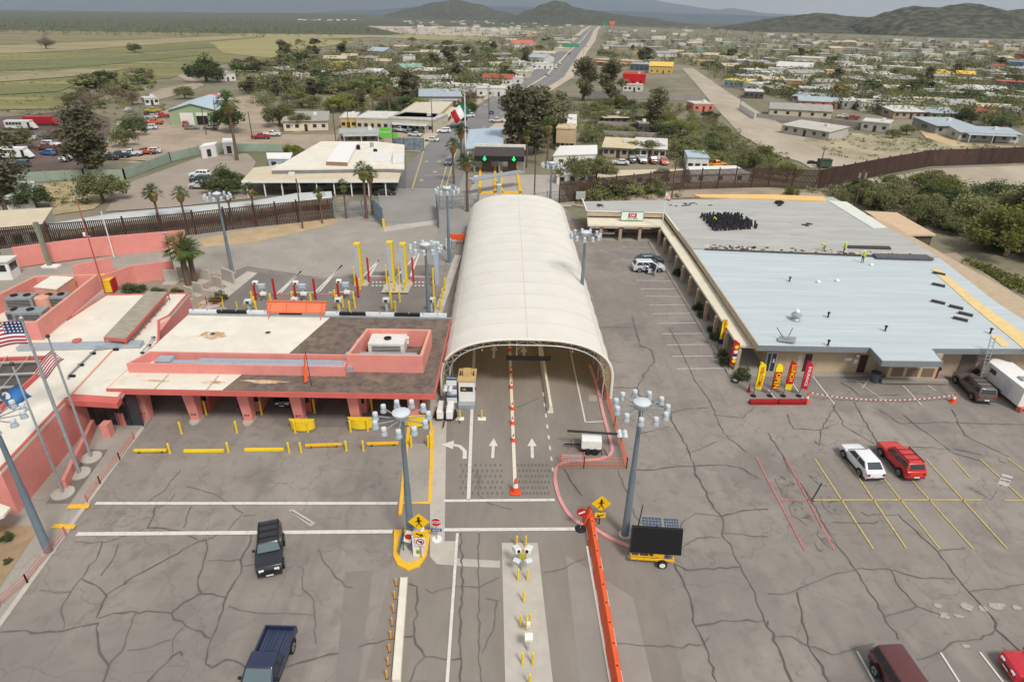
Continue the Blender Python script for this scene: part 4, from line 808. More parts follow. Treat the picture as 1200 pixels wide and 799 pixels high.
# dark lane-control bar hung in the mouth on two posts
t = T('clearance_bar', 'long black horizontal clearance bar on a pale frame hanging in the tent mouth', 'barrier', (1.7, 56.6))
MB().cbox((0,0,3.9),(4.6,.35,.4)).build('bar', M_black, t, bevel=.03)
z = MB(); z.beam((-1.2,.4,4.0),(-1.2,2.8,6.2),.12); z.beam((1.2,.4,4.0),(1.2,2.8,6.2),.12); z.beam((-1.2,2.8,6.0),(1.2,2.8,6.0),.08); z.beam((-1.2,1.8,5.4),(1.2,.9,4.9),.06); z.beam((-1.2,.6,4.6),(1.2,1.6,5.3),.06); z.build('frame', M_truss, t)
# control booth
g = G(547,476); t = T('control_booth', 'narrow white booth with a tan box roof just inside the left of the tent mouth', 'booth', (g.x, g.y+.2))
t.scale = (.7,.8,.92); MB().box(-1.15,1.15,0,2.2,.1,3.0).build('wall', M_white, t, bevel=.03); MB().box(-1.3,1.3,-.1,3.0,3.0,3.15).build('roof', mat('tan_roof_box', (196,168,118), .8, .08, 1), t)
MB().box(-.9,.9,-.03,0,1.75,2.35).build('window', M_glass, t); lettering('LA', .4, M_yel, t, (-.35,-.05,2.05), (radians(90),0,0)); MB().box(-.55,.55,.9,2.0,3.15,3.75).build('roof_unit', mat('tan_roof_box',(0,0,0)), t, bevel=.04); MB().box(-1.2,1.2,-1.0,0,.05,.5).build('step', M_galv, t)
for s in (-1, 1): MB().cyl((s*.95,1.2,3.15),(s*.95,1.2,3.7),.09).build('roof_pipe', M_dark, t)
MB().box(1.16,1.35,.2,.5,1.8,2.1).build('beacon', M_red, t)
for i in range(2):
    g = G(550-2+22*i-9, 491); t = T('delineator_post', ['yellow delineator post on a white base left, beneath the control booth','yellow delineator post on a white base nearest the white lane line by the booth'][i], 'delineator', (g.x+.3*i, g.y)); MB().lathe([(.07,0),(.07,1.0),(.05,1.05)],10).build('post', M_yel, t); MB().box(-.4,.4,-.25,.25,0,.1).build('base', M_white, t, bevel=.02)
# blue white signs stacked at left foot of the tent
g = G(530,476); t = T('sign_stack', 'column of three small blue and white signs at the left foot of the tent', 'sign', (g.x, g.y-.1)); MB().beam((0,.1,0),(0,.1,3.3),.08).build('post', M_galv, t)
for k in range(3): MB().box(-.5,.5,-.03,.03,.5+k*1.0,1.35+k*1.0).build('panel', M_white, t); MB().box(-.5,.5,-.04,-.031,1.12+k*1.0,1.35+k*1.0).build('header', M_blue, t)
# concrete barrier run in the tent
def jersey(name, label, a, c, m, h=.85, w1=.6, w2=.22, cat='barrier', n=1, parent=None):
    a, c = Vector((*a, 0)), Vector((*c, 0)); d = (c-a).normalized(); nn = Vector((-d.y, d.x, 0)); L_ = (c-a).length; b = MB()
    for k in range(n):
        p = a+d*L_*k/n; q_ = a+d*(L_*(k+1)/n-.05); V = []
        for e in (p, q_):
            for w_, z_ in ((w1/2,.0),(w1/2,.1),(w2/2+.06,.35),(w2/2,h)): V.append(e+nn*w_+Vector((0,0,z_)))
            for w_, z_ in ((w2/2,h),(w2/2+.06,.35),(w1/2,.1),(w1/2,.0)): V.append(e-nn*w_+Vector((0,0,z_)))
        b.add(V, [(i, (i+1) % 8, 8+(i+1) % 8, 8+i)[::-1] for i in range(8)]+[tuple(range(8)), tuple(range(8,16))[::-1]])
    o = b.build(name, m, parent)
    if label: tag(o, label, cat)
    return o
A, B_ = Vector(G2(645,484)), Vector(G2(632,400))
for k in range(7):
    u, v = k/7, (k+.97)/7; jersey('concrete_barrier', ORD[k]+' pale concrete barrier block from the near tip of the row running into the tent', A.lerp(B_, u), A.lerp(B_, v), mat('barrier_white', (224,216,200), .8, .06, 1))
# striped cone row: white tape line with orange cones
M_cone = mat('cone_orange', (232,84,40), .5, .06, 3)
tapeA, tapeB = Vector(G2(604,578)), Vector(G2(597,398))
t = tag(MB().strip([tapeA, tapeB], .3, .06).build('lane_divider_strip', mat('divider_white', (226,214,196), .7, .06, 2)), 'raised pale divider strip between the two arrow lanes under the cones', 'lane divider')
cp_ = None
def cone(label, loc, s=1.0, group=None, rz=0):
    global cp_
    if cp_ is None:
        t = T('traffic_cone', label, 'traffic cone', loc, rz, group); MB().lathe([(.17,.05),(.12,.3)],14).build('cone_lower', M_cone, t); MB().lathe([(.12,.3),(.085,.5)],14).build('reflective_band', M_white, t); MB().lathe([(.085,.5),(.04,.74),(.02,.75)],14).build('cone_tip', M_cone, t); MB().box(-.22,.22,-.22,.22,0,.05).build('base', M_cone, t, bevel=.01); t.scale = (s,)*3; cp_ = tree_of(t); return t
    return clone(cp_, loc, rz, label, group, s)
for i, (x, y, s) in enumerate([(604,577,1.9),(601.6,517,1.1),(600.5,497,1.1),(600.3,480,1.1),(599.3,455,1.1),(598.8,437,1.1),(598.3,411,1.1)]):
    g = G(x, y); cone(['tall orange cone at the near end of the lane divider','orange cone one place behind the tall cone on the divider','orange cone on the divider level with the concrete barrier tip','orange cone on the divider level with the control booth signs','orange cone on the divider below the black clearance bar','orange cone on the divider just behind the clearance bar','farthest orange cone on the divider, inside the tent shade'][i], (g.x, g.y, .06), s, 'orange cones along the lane divider')
# red-white marks on divider strip
# ================================================================== HIGH MAST LIGHTS
def mast(label, loc, h=12.0, nl=11, rz=0, group='blue grey high mast lights'):
    t = T('high_mast_light', label, 'light mast', loc, rz, group)
    MB().lathe([(.31,.12),(.29,.2),(.23,h*.5),(.2,h*.5),(.14,h-.5)],14).build('pole', M_pole, t, smooth=True); MB().lathe([(.5,0),(.5,.12)],16).build('base', M_conc, t)
    MB().lathe([(.12,h-.7),(.4,h-.45),(.5,h-.2),(.58,h-.12),(.6,h+.02),(.4,h+.14),(.1,h+.18)],20).build('head', M_lampw, t, smooth=True)
    for k in range(nl):
        a = 2*pi*k/nl+.2; r = 1.75; c = (cos(a), sin(a)); z = MB()
        z.beam((c[0]*.2,c[1]*.2,h-.5),(c[0]*r,c[1]*r,h-.42),.06); z.build('arm', M_galv, t)
        l = MB(); l.lathe([(.1,.34),(.17,.3),(.19,.12),(.14,.1)],10,(c[0]*r,c[1]*r,h-.45)); lo = l.build('lamp', M_lampw, t, smooth=True)
        l = MB(); l.lathe([(.12,.1),(.21,-.08),(.24,-.24),(.2,-.26)],12,(c[0]*r,c[1]*r,h-.45)); l.build('reflector', mat('lamp_reflector', (168,180,188), .25, .03, 2), lo, smooth=True)
    return t
m0 = mast('high mast light rising from the yellow kerbed island near the stop signs', (*G2(482.5,643),0)); mtree = tree_of(m0)
for (bx, by, lab) in [(732.4,627,'high mast light standing behind the black message board trailer'),(57.6,647,'high mast light on the left sidewalk with its lamp ring cut by the frame'),(272.5,320,'high mast light beside the concrete slabs and palm in the rear yard'),(526.6,309,'high mast light at the rear left of the tent by the orange barrel')]:
    clone(mtree, (*G2(bx, by), 0), rnd.uniform(0, 1), lab)
for (tx, ty, lab) in [(498.3,285,'high mast light among the exit lanes behind the pink canopy'),(686.4,271,'high mast light close to the right side of the tent'),(646.7,190,'far high mast light right of the tent end near the steel fence')]:
    clone(mtree, (*G2(tx, ty, 12.1), 0), rnd.uniform(0, 1), lab)
# thin tall poles
def pole(name, label, base, h, r=.09, m=M_galv, cat='pole', lean=(0,0), extra=None, group=None):
    t = T(name, label, cat, (*base, 0), 0, group); MB().tube([(0,0,0),(lean[0],lean[1],h)], [r, r*.6], 8).build('pole', m, t); MB().lathe([(r*1.8,0),(r*1.8,.08)],10).build('base', M_conc2, t)
    return t
g = G(0,0)
t = pole('radio_mast', 'tall thin red and white radio mast rising behind the pink plant deck', G2(123.5,345), 13, .1, mat('mast_red', (190,90,80), .5, .1, 1), 'radio mast'); z = MB(); z.beam((-.35,0,8.3),(.35,0,8.3),.05); z.lathe([(.15,8.3),(.18,8.7),(.1,8.8)],10,(-.4,0,0)); z.build('camera', M_white, t)
z = MB(); z.beam((-.12,0,12.8),(-.12,0,14.8),.03); z.beam((.12,0,12.8),(.12,0,14.8),.03); z.build('antenna', M_galv, t)
t = pole('light_pole', 'slim white pole with twin lamps standing before the long pink wall', G2(134,302), 7.5, .1, M_white, 'light pole')
g2 = T('light_column', 'square grey steel column on white base plates in front of the pink boundary wall', 'column', (*G2(59,313),0)); MB().beam((0,0,.3),(0,0,7),.5).build('column', mat('grey_green_steel', (140,142,124), .6, .08, 1), g2); MB().cbox((.2,0,.15),(2.4,1.2,.3)).build('base', M_white, g2, bevel=.03)
t = pole('light_pole', 'dark lamp pole with small square head beside the big palm', G2(206,325), 6.5, .08, M_dark, 'light pole'); MB().cbox((0,0,6.6),(.9,.35,.2)).build('lamp', M_galv, t)
# ================================================================== FLAGPOLES AND FLAGS
def wave_flag(w_, h_, n=18, amp=.25):
    V = []; F = []
    for i in range(n+1):
        u = i/n
        for j in range(14): V.append((-w_*u, amp*sin(u*7)*u+.1*sin(j*.5), -h_*j/13-.28*u*u*w_*.5+.1*sin(u*6)*amp))
    for i in range(n):
        for j in range(13): F.append((i*14+j, (i+1)*14+j, (i+1)*14+j+1, i*14+j+1))
    return V, F
def stripes_flag(name, w_, h_, parent, loc, rot, canton=True):
    V, F = wave_flag(w_, h_); b = MB(); b.v = V; b.f = [list(f) for f in F]; b.m = []
    for k, f in enumerate(F):
        i, j = k//13, k % 13; b.m.append(2 if (canton and i < 7 and j < 7) else (0 if j % 2 == 0 else 1))
    o = b.build(name, [mat('flag_red', (178,40,56), .7, .05, 2), mat('flag_white', (232,228,228), .7, .03, 2), mat('flag_blue', (48,64,116), .7, .05, 2)], parent, smooth=True); o.location = loc; o.rotation_euler = rot
    if canton:
        s = MB()
        for a in range(5):
            for c in range(4): s.cbox((-w_*(.04+a*.075), .02*sin(a), -h_*(.06+c*.125)), (.1,.06,.1))
        s.build('star_field', mat('flag_white',(0,0,0)), o)
    return o
def flagpole(label, bx, by, tx, ty, r=.13):
    base = G(bx, by); d = MR @ Vector((tx-600, -(ty-399.5), -FPX)); tt = base.y/d.y; h = CAM_H+d.z*tt
    t = T('flagpole', label, 'flagpole', (base.x, base.y, .13)); MB().lathe([(r,0),(r*.95,h*.4),(r*.6,h-.2),(.02,h-.15)],12).build('pole', M_galv, t, smooth=True); MB().lathe([(.14,h-.15),(.16,h),(.02,h+.14)],10).build('finial', M_dark if r < .13 else M_galv, t)
    MB().lathe([(.85,0),(.85,.12),(.8,.16)],24).build('base', M_conc, t); return t, h
t, h = flagpole('tallest silver flagpole, middle of the three, flying the large striped flag', 94, 556.6, 22, 374, .15)
fo = T('large_flag', 'large starred and striped flag flying from the middle flagpole', 'flag', (*t.location[:2], h)); stripes_flag('cloth', 3.6, 1.9, fo, (-.15,0,-.15), (0,0,.15))
t, h = flagpole('silver flagpole on the right of the three with a dark ball top', 107.7, 537.8, 57.6, 395, .11)
fo = T('small_flag', 'small red and white striped flag hanging from the right flagpole', 'flag', (*t.location[:2], h)); stripes_flag('cloth', 2.4, 1.1, fo, (-.1,0,-1.2), (0,radians(-35),.4), canton=False)
t, h = flagpole('thin silver flagpole on the left of the three flying the blue flag', 74.8, 579.6, 13.8, 427.6, .1)
fo = T('blue_flag', 'small blue flag with a white emblem on the left flagpole', 'flag', (*t.location[:2], h)); V, F = wave_flag(1.9, 1.3, 12); b = MB(); b.add(V, F); o = b.build('cloth', mat('flag_bright_blue', (58,116,176), .6, .06, 2), fo, smooth=True); o.location = (-.1,0,-1.6); o.rotation_euler = (0,radians(-25),.3)
z = MB(); z.lathe([(.3,0),(.3,.03)],14); e = z.build('emblem', M_white, fo, loc=(-1.0,-.35,-2.4)); e.rotation_euler = (radians(90),0,0)
# the little flag on the shop pole
t = T('flagpole', 'white flagpole with a small flag at the corner of the shop arcade', 'flagpole', (*G2(773,287),.14)); hh = 9.2
MB().lathe([(.1,0),(.06,hh)],10).build('pole', M_white, t); fo = T('small_flag', 'limp small striped flag on the white pole above the shop arcade', 'flag', (*t.location[:2], hh)); o = stripes_flag('cloth', 1.3, .9, fo, (0,0,-.1), (0,radians(-78),0)); 
# ================================================================== BOLLARDS
def bollard_tree(): 
    t = T('bollard', 'x', 'bollard'); MB().lathe([(.1,0),(.1,1.02),(.07,1.1)],12).build('post', M_yel, t); MB().lathe([(.16,0),(.16,.03)],12).build('footing', M_conc2, t); return t
b0 = bollard_tree(); bt = tree_of(b0); used = False
def bollard(label, x, y, h=1.0, s=1.0, group='yellow bollards'):
    global used
    g = G(x, y)
    if not used: used = True; b0.location = g; b0['label'] = label; b0['group'] = group; b0.scale = (s, s, h); return
    clone(bt, g, 0, label, group, (s, s, h))
for i, (x, y) in enumerate([(199.5,531),(268,530),(339,530),(353,530),(406,528),(426,528)]): bollard(ORD[i]+' yellow bollard from the left in the near row before the pink canopy', x, y)
for i, (x, y) in enumerate([(213,508),(278,507),(346,507),(361,506),(411,506),(431,505)]): bollard(ORD[i]+' yellow bollard from the left in the second row before the canopy columns', x, y, 1.2)
for i, (x, y) in enumerate([(242,486),(307,486),(369,484),(417,483),(436,482),(505,503),(505,525)]): bollard(ORD[i]+' tall yellow bollard from the left in the shade by the canopy columns', x, y, 1.5)
for i, (x, y) in enumerate([(482,524),(502,524)]): bollard(['yellow bollard left on the pale slab below the canopy end','yellow bollard right on the pale slab below the canopy end'][i], x, y, 1.2)
# fallen yellow rails / wheel stops
def rail(label, a, c, m=M_yel, z=.25, w_=.2, name='wheel_stop', cat='wheel stop'):
    A, C_ = G(*a), G(*c); t = T(name, label, cat, (A.x, A.y)); MB().beam((0,0,z),(C_.x-A.x,C_.y-A.y,z),w_,.25).build('bar', m, t, bevel=.02)
    for u in (.15,.85): MB().cbox(((C_.x-A.x)*u,(C_.y-A.y)*u,z/2-.02),(.2,.2,z)).build('foot', M_dark, t)
rail('faded yellow drive-over bar at the far left of the near bollard row', (158,530.5),(196,530)); rail('broad yellow bar right of the first near bollard', (216,530),(263,529.5), w_=.26, z=.15); rail('broad yellow bar between the second and third near bollards', (287,528.5),(333,528), w_=.26, z=.15); rail('thin dark yellow bar between the fourth and fifth near bollards', (358,524.5),(401,523), m=M_ykerb); rail('thin dark yellow bar right of the sixth near bollard', (430,522.5),(467,521.5), m=M_ykerb)
rail('overhead yellow clearance rail between the fifth and sixth canopy columns', (434,467),(471,467), z=1.6, w_=.18, name='clearance_rail', cat='rail')
for i, (x, y) in enumerate([(355.5,499),(423.5,497),(487,494)]):
    g = G(x, y+3); t = T('crash_guard', ['yellow curved crash guard at the foot of the fourth canopy column','yellow curved crash guard at the foot of the fifth canopy column','yellow crash guard at the last canopy column behind the mast head'][i], 'crash guard', (g.x, g.y)); P = [(1.15*cos(a), .6*sin(a)) for a in [pi+k*pi/10 for k in range(11)]]
    MB().prism(P, .12, 1.05).build('guard', M_yel, t); MB().prism([(x_*1.05, y_*1.05) for x_, y_ in P], 1.05, 1.13).build('rim', M_yel, t)
# ================================================================== ISLAND with signs
I = [(462,622),(505,622),(500,652),(492,664),(478,669),(466,663),(461,652)]
tag(MB().prism(Gs(I), 0, .16).build('kerb_island', M_ykerb), 'yellow painted rounded kerb island holding the mast and white box', 'kerb island')
S(MB().sheet(Gs([(468,628),(498,628),(495,650),(489,658),(478,661),(470,656),(467,648)]), .165).build('island_top', M_conc))
S(MB().strip(Gs([(507,500),(504,588)]), .3, .035).build('kerb_line', M_ykerb)); S(MB().strip(Gs([(479,500),(470,590),(504,589)]), .28, .034).build('kerb_line', M_ykerb))
rail('yellow end post lying between the slab and the island', (470,592),(469,604), m=M_ykerb, z=.1, w_=.3)
def W2(z): z.tube([(0,0,0)],.1)
M_signy = mat('sign_yellow', (246,196,20), .5, .03, 3)
def ped_sign(label, x, y, arrow_dir, post_h, extra=None, mp=M_galv):
    g = G(x, y); t = T('pedestrian_sign', label, 'road sign', (g.x, g.y), 0); MB().lathe([(.05,0),(.05,post_h)],8).build('post', mp, t)
    def dia(s, z, name, m, dy): o = MB().add([(-s,dy,z),(0,dy,z-s),(s,dy,z),(0,dy,z+s),(-s,dy+.03,z),(0,dy+.03,z-s),(s,dy+.03,z),(0,dy+.03,z+s)],[(0,1,2,3),(7,6,5,4),(0,4,5,1),(1,5,6,2),(2,6,7,3),(3,7,4,0)]).build(name, m, t); return o
    z0 = post_h-.55; dia(.75, z0, 'diamond_panel', M_signy, -.1)
    wk = MB(); wk.lathe([(.085,0),(.085,.02)],12,(0,0,0)); wk.v = [(x_, -.125-z_, z0+.37+y_) for x_, y_, z_ in wk.v]
    for a, c, w_ in [((0,.26),(0,-.02),.15),((0,-.02),(-.2,-.42),.09),((0,-.02),(.12,-.22),.09),((.12,-.22),(.22,-.4),.08),((0,.22),(-.22,.02),.07),((0,.22),(.2,.08),.07)]: wk.beam((a[0],-.13,z0+a[1]),(c[0],-.13,z0+c[1]),w_,.02)
    wk.build('walking_figure', M_black, t)
    z1 = z0-1.15; MB().box(-.42,.42,-.1,-.07,z1-.25,z1+.25).build('arrow_panel', M_signy, t); s = 1 if arrow_dir > 0 else -1
    ar = MB(); ar.beam((-.25*s,-.13,z1+.12),(.1*s,-.13,z1-.05),.09,.02); ar.add([(.0*s,-.14,z1-.16),(.28*s,-.14,z1-.14),(.14*s,-.14,z1+.1)],[(0,1,2)] if s > 0 else [(2,1,0)]); ar.build('arrow', M_black, t)
    return t, z1
t, z1 = ped_sign('yellow walking figure sign over a no turn sign on the kerb island', 494, 655, 1, 4.2)
MB().box(-.35,.35,-.1,-.07,z1-1.1,z1-.35).build('no_turn_panel', M_white, t); z = MB(); z.lathe([(.3,0),(.3,.02)],20); o = z.build('red_ring', M_red, t, loc=(0,-.11,z1-.7)); o.rotation_euler=(radians(90),0,0); z = MB(); z.lathe([(.23,.0),(.23,.025)],20); o2 = z.build('ring_centre', M_white, o); lettering('↰', .4, M_black, t, (0,-.15,z1-.7), (radians(90),0,0)); z = MB(); z.beam((-.2,-.15,z1-.5),(.2,-.15,z1-.9),.05,.02); z.build('slash', M_red, t)
ped_sign('yellow walking figure sign between the orange barrier and the mast', 702, 614, -1, 2.7, mp=M_dark)
def octa(label, x, y, h, word='STOP', r=.42, base=None, cat='stop sign', name='stop_sign'):
    g = G(x, y); t = T(name, label, cat, (g.x, g.y)); MB().lathe([(.04,0),(.04,h)],8).build('post', M_galv, t)
    P = [(r*cos(pi/8+k*pi/4), r*sin(pi/8+k*pi/4)) for k in range(8)]; b = MB().prism(P, 0, .03); o = b.build('panel_border', M_white, t, loc=(0,-.05,h-r)); o.rotation_euler = (radians(90),0,0)
    P2 = [(p[0]*.92, p[1]*.92) for p in P]; b = MB().prism(P2, .03, .035); b.build('panel', M_red, o)
    if word: lettering(word, r*.75, M_white, o, (0,0,.05), (0,0,0), sx=.9)
    return t, h
t, h = octa('red stop sign above a blue plate on the pale strip beside the island', 512, 632, 2.2); MB().box(-.4,.4,-.06,-.03,h-1.35,h-1.05).build('blue_plate', M_blue, t); lettering('ALTO', .22, M_white, t, (0,-.07,h-1.2), (radians(90),0,0)); MB().lathe([(.38,0),(.38,.08)],16).build('base', M_white, t)
g = G(680,620); t = T('no_entry_sign', 'small round red no entry sign on a black rubber base by the orange barrier', 'road sign', (g.x, g.y)); MB().lathe([(.42,0),(.42,.1),(.3,.16)],18).build('base', M_black, t); MB().lathe([(.035,0),(.035,1.6)],8).build('post', M_galv, t); o = MB().lathe([(.4,0),(.4,.03)],22).build('disc', M_red, t, loc=(0,-.05,1.75)); o.rotation_euler = (radians(90),0,0); MB().box(-.27,.27,-.07,.07,.031,.04).build('bar', M_white, o).rotation_euler = (0,0,.5)
g = G(475.5,640,.16); t = T('tilted_sign', 'tilted red and white no entry board leaning on the mast foot', 'road sign', (g.x-.15, g.y-.4, .16)); b = MB().box(-.3,.3,-.02,.02,.9,2.0).build('board', M_white, t); b.rotation_euler=(0,.35,0); b = MB().lathe([(.26,0),(.26,.02)],18).build('disc', M_red, t, loc=(.5,-.04,1.4)); b.rotation_euler=(radians(90),0,0); MB().beam((.05,0,0),(.1,0,1.2),.05).build('stake', M_dark, t)
g = G(491,655); t = T('equipment_cabinet', 'long white louvred equipment cabinet standing on the kerb island', 'cabinet', (g.x-.05, g.y+.1, .16)); MB().box(-.38,.38,0,.9,0,1.9).build('cabinet_body', M_white, t, bevel=.03); MB().box(-.12,.12,-.03,0,.3,.65).build('warning_label', mat('label_olive', (150,150,40), .5, .1, 4), t); MB().hexa([(-.4,0,1.9),(.4,0,1.9),(.4,.95,1.9),(-.4,.95,1.9),(-.1,.3,2.2),(.1,.3,2.2),(.1,.7,2.2),(-.1,.7,2.2)]).build('cap', M_white, t)
g = G(470,640,.16); z = MB(); t = T('cable_rack', 'dark row of upright cable brackets on the left edge of the kerb island', 'rack', (g.x, g.y, .16)); [MB().lathe([(.05,0),(.05,.7),(.03,.75)],8,(0,k*.24-.8,0)).build('bracket', M_pole, t) for k in range(9)]; MB().beam((0,-.9,.4),(0,1.3,.4),.06).build('rail', M_dark, t)
# white and concrete kerb left of lane with orange posts
jersey('concrete_kerb', 'low white concrete kerb running down beside the orange marker posts', G2(474,679), G2(465,800), mat('barrier_white',(0,0,0)), h=.25, w1=.5, w2=.42, cat='kerb')
for i in range(8):
    g = G(463.5-i*1.55+.8, 686+i*15.5); t = T('marker_post', ORD[i]+' flexible orange marker post from the top beside the white kerb', 'marker post', (g.x, g.y), 0, 'orange marker posts beside the kerb'); MB().lathe([(.06,0),(.06,.7),(.03,.75)],8).build('post', mat('marker_amber', (236,160,50), .5, .05, 3), t); MB().lathe([(.1,0),(.1,.03)],10).build('foot', M_dark, t)
# ================================================================== ORANGE WATER BARRIER ROW
A, B_ = Vector(G2(692,617)), Vector(G2(725,812)); n = 9
for k in range(n):
    a, c = A.lerp(B_, k/n), A.lerp(B_, (k+.985)/n); d = (c-a); L_ = d.length; t = T('water_barrier', ('farthest' if k == 0 else ORD[k])+' orange water filled barrier block from the pointed end of the row', 'water barrier', (a.x, a.y), atan2(d.y, d.x), 'orange water filled barriers')
    b = MB(); b.add([(0,-.35,.05),(L_,-.35,.05),(L_,-.3,.3),(0,-.3,.3),(0,-.12,1.0),(L_,-.12,1.0),(0,.35,.05),(L_,.35,.05),(L_,.3,.3),(0,.3,.3),(0,.12,1.0),(L_,.12,1.0)],
      [(0,1,2,3),(3,2,5,4),(4,5,11,10),(10,11,8,9),(9,8,7,6),(6,7,1,0),(0,3,4,10,9,6),(1,7,8,11,5,2)]); b.build('body', M_oran, t, bevel=.03)
    for u in (.3,): MB().lathe([(.06,1.0),(.06,1.03)],10,(L_*u,0,0)).build('filler_cap', M_black, t)
    MB().cbox((L_*.5,0,.04),(L_*.9,.74,.06)).build('foot', M_white if k % 2 == 0 else M_oran, t)
g = G(691,613); t = T('barrier_nose', 'orange wedge shaped end piece pointing up at the head of the barrier row', 'water barrier', (g.x, g.y)); MB().hexa([(-.55,-.3,0),(.5,-.3,0),(.5,.5,0),(-.55,.5,0),(-.1,-.1,1.25),(.1,-.1,1.25),(.08,.9,1.0),(-.08,.9,1.0)]).build('body', M_oran, t, bevel=.04)
tag(MB().strip([Vector(G2(688,640)), Vector(G2(716,803))], .16, .05).build('edge_board', M_white), 'thin white board line lying along the left foot of the orange barrier row', 'edge board')
# pink hose/kerb curve from the tent to the message board
M_hose = mat('pink_kerb_paint', (214,150,150), .7, .08, 1); add_overlay(M_hose, (186,168,158), 1.2, .5, .7, .6)
def ribbon(label, pts, w_=.3, h_=.12, m=M_hose, name='painted_kerb', cat='kerb'):
    P = [Vector(G2(*p)) for p in pts]; Q = []
    for i in range(len(P)-1):
        for k in range(4):
            u = k/4; p0 = P[max(i-1,0)]; p1 = P[i]; p2 = P[i+1]; p3 = P[min(i+2,len(P)-1)]
            Q.append(.5*((2*p1)+(p2-p0)*u+(2*p0-5*p1+4*p2-p3)*u*u+(3*p1-p0-3*p2+p3)*u**3))
    Q.append(P[-1]); b = MB(); V = []
    for i, p in enumerate(Q):
        d = (Q[min(i+1,len(Q)-1)]-Q[max(i-1,0)]).normalized(); nn = Vector((-d.y,d.x)); l, r = p+nn*w_/2, p-nn*w_/2
        V += [(l.x,l.y,.0),(l.x,l.y,h_),(r.x,r.y,h_),(r.x,r.y,.0)]
    F = [(4*i+j, 4*i+4+j, 4*i+5+j, 4*i+1+j) for i in range(len(Q)-1) for j in range(3)]; b.add(V, [f[::-1] for f in F]); return tag(b.build(name, m), label, cat)
ribbon('faded pink painted kerb curling from the tent past the orange fence', [(691,428),(700,455),(708,490),(715,515),(717,530),(708,537),(690,540),(668,541),(656,545),(651,552),(651,566),(656,585),(668,605),(683,616)])
ribbon('faded pink painted kerb between the orange barrier and the message board trailer', [(697,620),(715,631),(738,641)], .3)
# ================================================================== ORANGE MESH FENCE
M_mesh = mat('orange_mesh', (222,120,88), .7, .06, 2)
def mesh_fence(label, pts, h=1.15, m=M_mesh, gap=.22, name='mesh_fence', zs=(0.1,.4,.7,1.0), px=True, post=2.2, pm=None):
    P = [Vector(G2(*p)) if px else Vector(p) for p in pts]; t = T(name, label, 'fence', (P[0].x, P[0].y)); o = P[0]
    net = MB(); 
    for i in range(len(P)-1):
        a, c = P[i]-o, P[i+1]-o; L_ = (c-a).length; n = max(1, int(L_/gap))
        for k in range(n+1): p = a.lerp(c, k/n); net.beam((p.x,p.y,.06),(p.x,p.y,h),.025)
        for z_ in [h*s for s in zs]: net.beam((a.x,a.y,z_),(c.x,c.y,z_),.03)
    net.build('mesh_panel', m, t)
    for i in range(len(P)-1):
        a, c = P[i]-o, P[i+1]-o; L_ = (c-a).length; n = max(1, int(L_/post))
        for k in range(n+1): p = a.lerp(c, k/n); MB().beam((p.x,p.y,0),(p.x,p.y,h+.06),.07).build('post', pm or m, t)
    return t
mesh_fence('orange mesh fence running back along the right foot of the tent', [(734,549),(720,500),(706,455),(697,410),(688,360)])
mesh_fence('orange mesh fence closing the light tower bay in front', [(655,549),(684,548.5),(734,549)])
mesh_fence('orange mesh fence row behind the light tower trailer', [(656,541),(684,540)], h=.9)
mesh_fence('thin red railing along the left sidewalk edge', [(0,713),(33,684),(78,628)], h=.85, m=mat('red_rail', (208,104,96), .6, .06, 2), gap=50, post=3.0, name='railing', zs=(.4,.7,1.0))
mesh_fence('thin red railing along the sidewalk before the flagpoles', [(103,590),(118,568),(141,540),(158,516)], h=.85, m=mat('red_rail', (0,0,0)), gap=50, post=3.0, name='railing', zs=(.4,.7,1.0))
mesh_fence('red mesh fence across the gap behind the tent right corner', [(655,268),(688,268)], h=1.4, m=mat('rail_rose', (176,120,104), .7, .06, 2), gap=.35, post=3.)
tag(MB().prism(Gs([(658,534),(682,534),(682,541),(657,541)]), .05, .16).build('metal_plate', mat('plate_steel', (172,184,196), .5, .08, 1.3, metal=.3)), 'grey steel plates lying behind the orange mesh fence', 'steel plates')
# ================================================================== TRAILERS
def wheel(b_par, x, y, r=.36, w_=.24, rim=M_galv, name='wheel'):
    s = 1 if x > 0 else -1
    o = MB().cyl((x-w_/2*1,y,r),(x+w_/2,y,r),r,n=20).build(name, M_rubber, b_par, bevel=.02, seg=1, smooth=True)
    z = MB(); xo = x+s*(w_/2+.006); z.cyl((xo-.01*s,y,r),(xo,y,r),r*.62,n=16); rm_ = z.build('rim', rim, o)
    z = MB()
    for k in range(5): a = 2*pi*k/5; z.beam((xo+.008*s,y+.06*cos(a),r+.06*sin(a)),(xo+.008*s,y+r*.55*cos(a),r+r*.55*sin(a)),.012,.07)
    return o
g = G(765,662); t = T('message_board_trailer', 'black message board on a yellow trailer with solar panels on top', 'trailer', (g.x, g.y), radians(-4))
z = MB(); z.cbox((-.1,0,.55),(3.1,.12,.14)); z.cbox((-.1,1.2,.55),(3.1,.12,.14)); 
for x in (-1.6,-1.0,-.3,.5,1.4): z.cbox((x,.6,.55),(.1,1.3,.12))
z.beam((-1.6,.0,.8),(0,.0,.8),.06); [z.beam((x,0,.55),(x,0,.82),.05) for x in (-1.6,-1.1,-.6,0)]; z.build('frame', mat('trailer_yellow', (232,180,30), .5, .06, 2), t)
z = MB(); z.cbox((.35,.6,.78),(.8,.9,.4)); z.build('battery_box', mat('trailer_yellow', (0,0,0)), t, bevel=.03); wheel(t, .15, -.12, .34); t_w = kids(t)[-1]; t_w.rotation_euler = (0,0,radians(-90)); t_w.location = (.15,-.3,0) if False else (0,0,0)
for c in kids(t):
    if c.name.startswith('wheel'): bpy.data.objects.remove(c, do_unlink=True)
for o in [x for x in COL.objects if x.name.startswith('rim') and x.parent is None]: bpy.data.objects.remove(o, do_unlink=True)
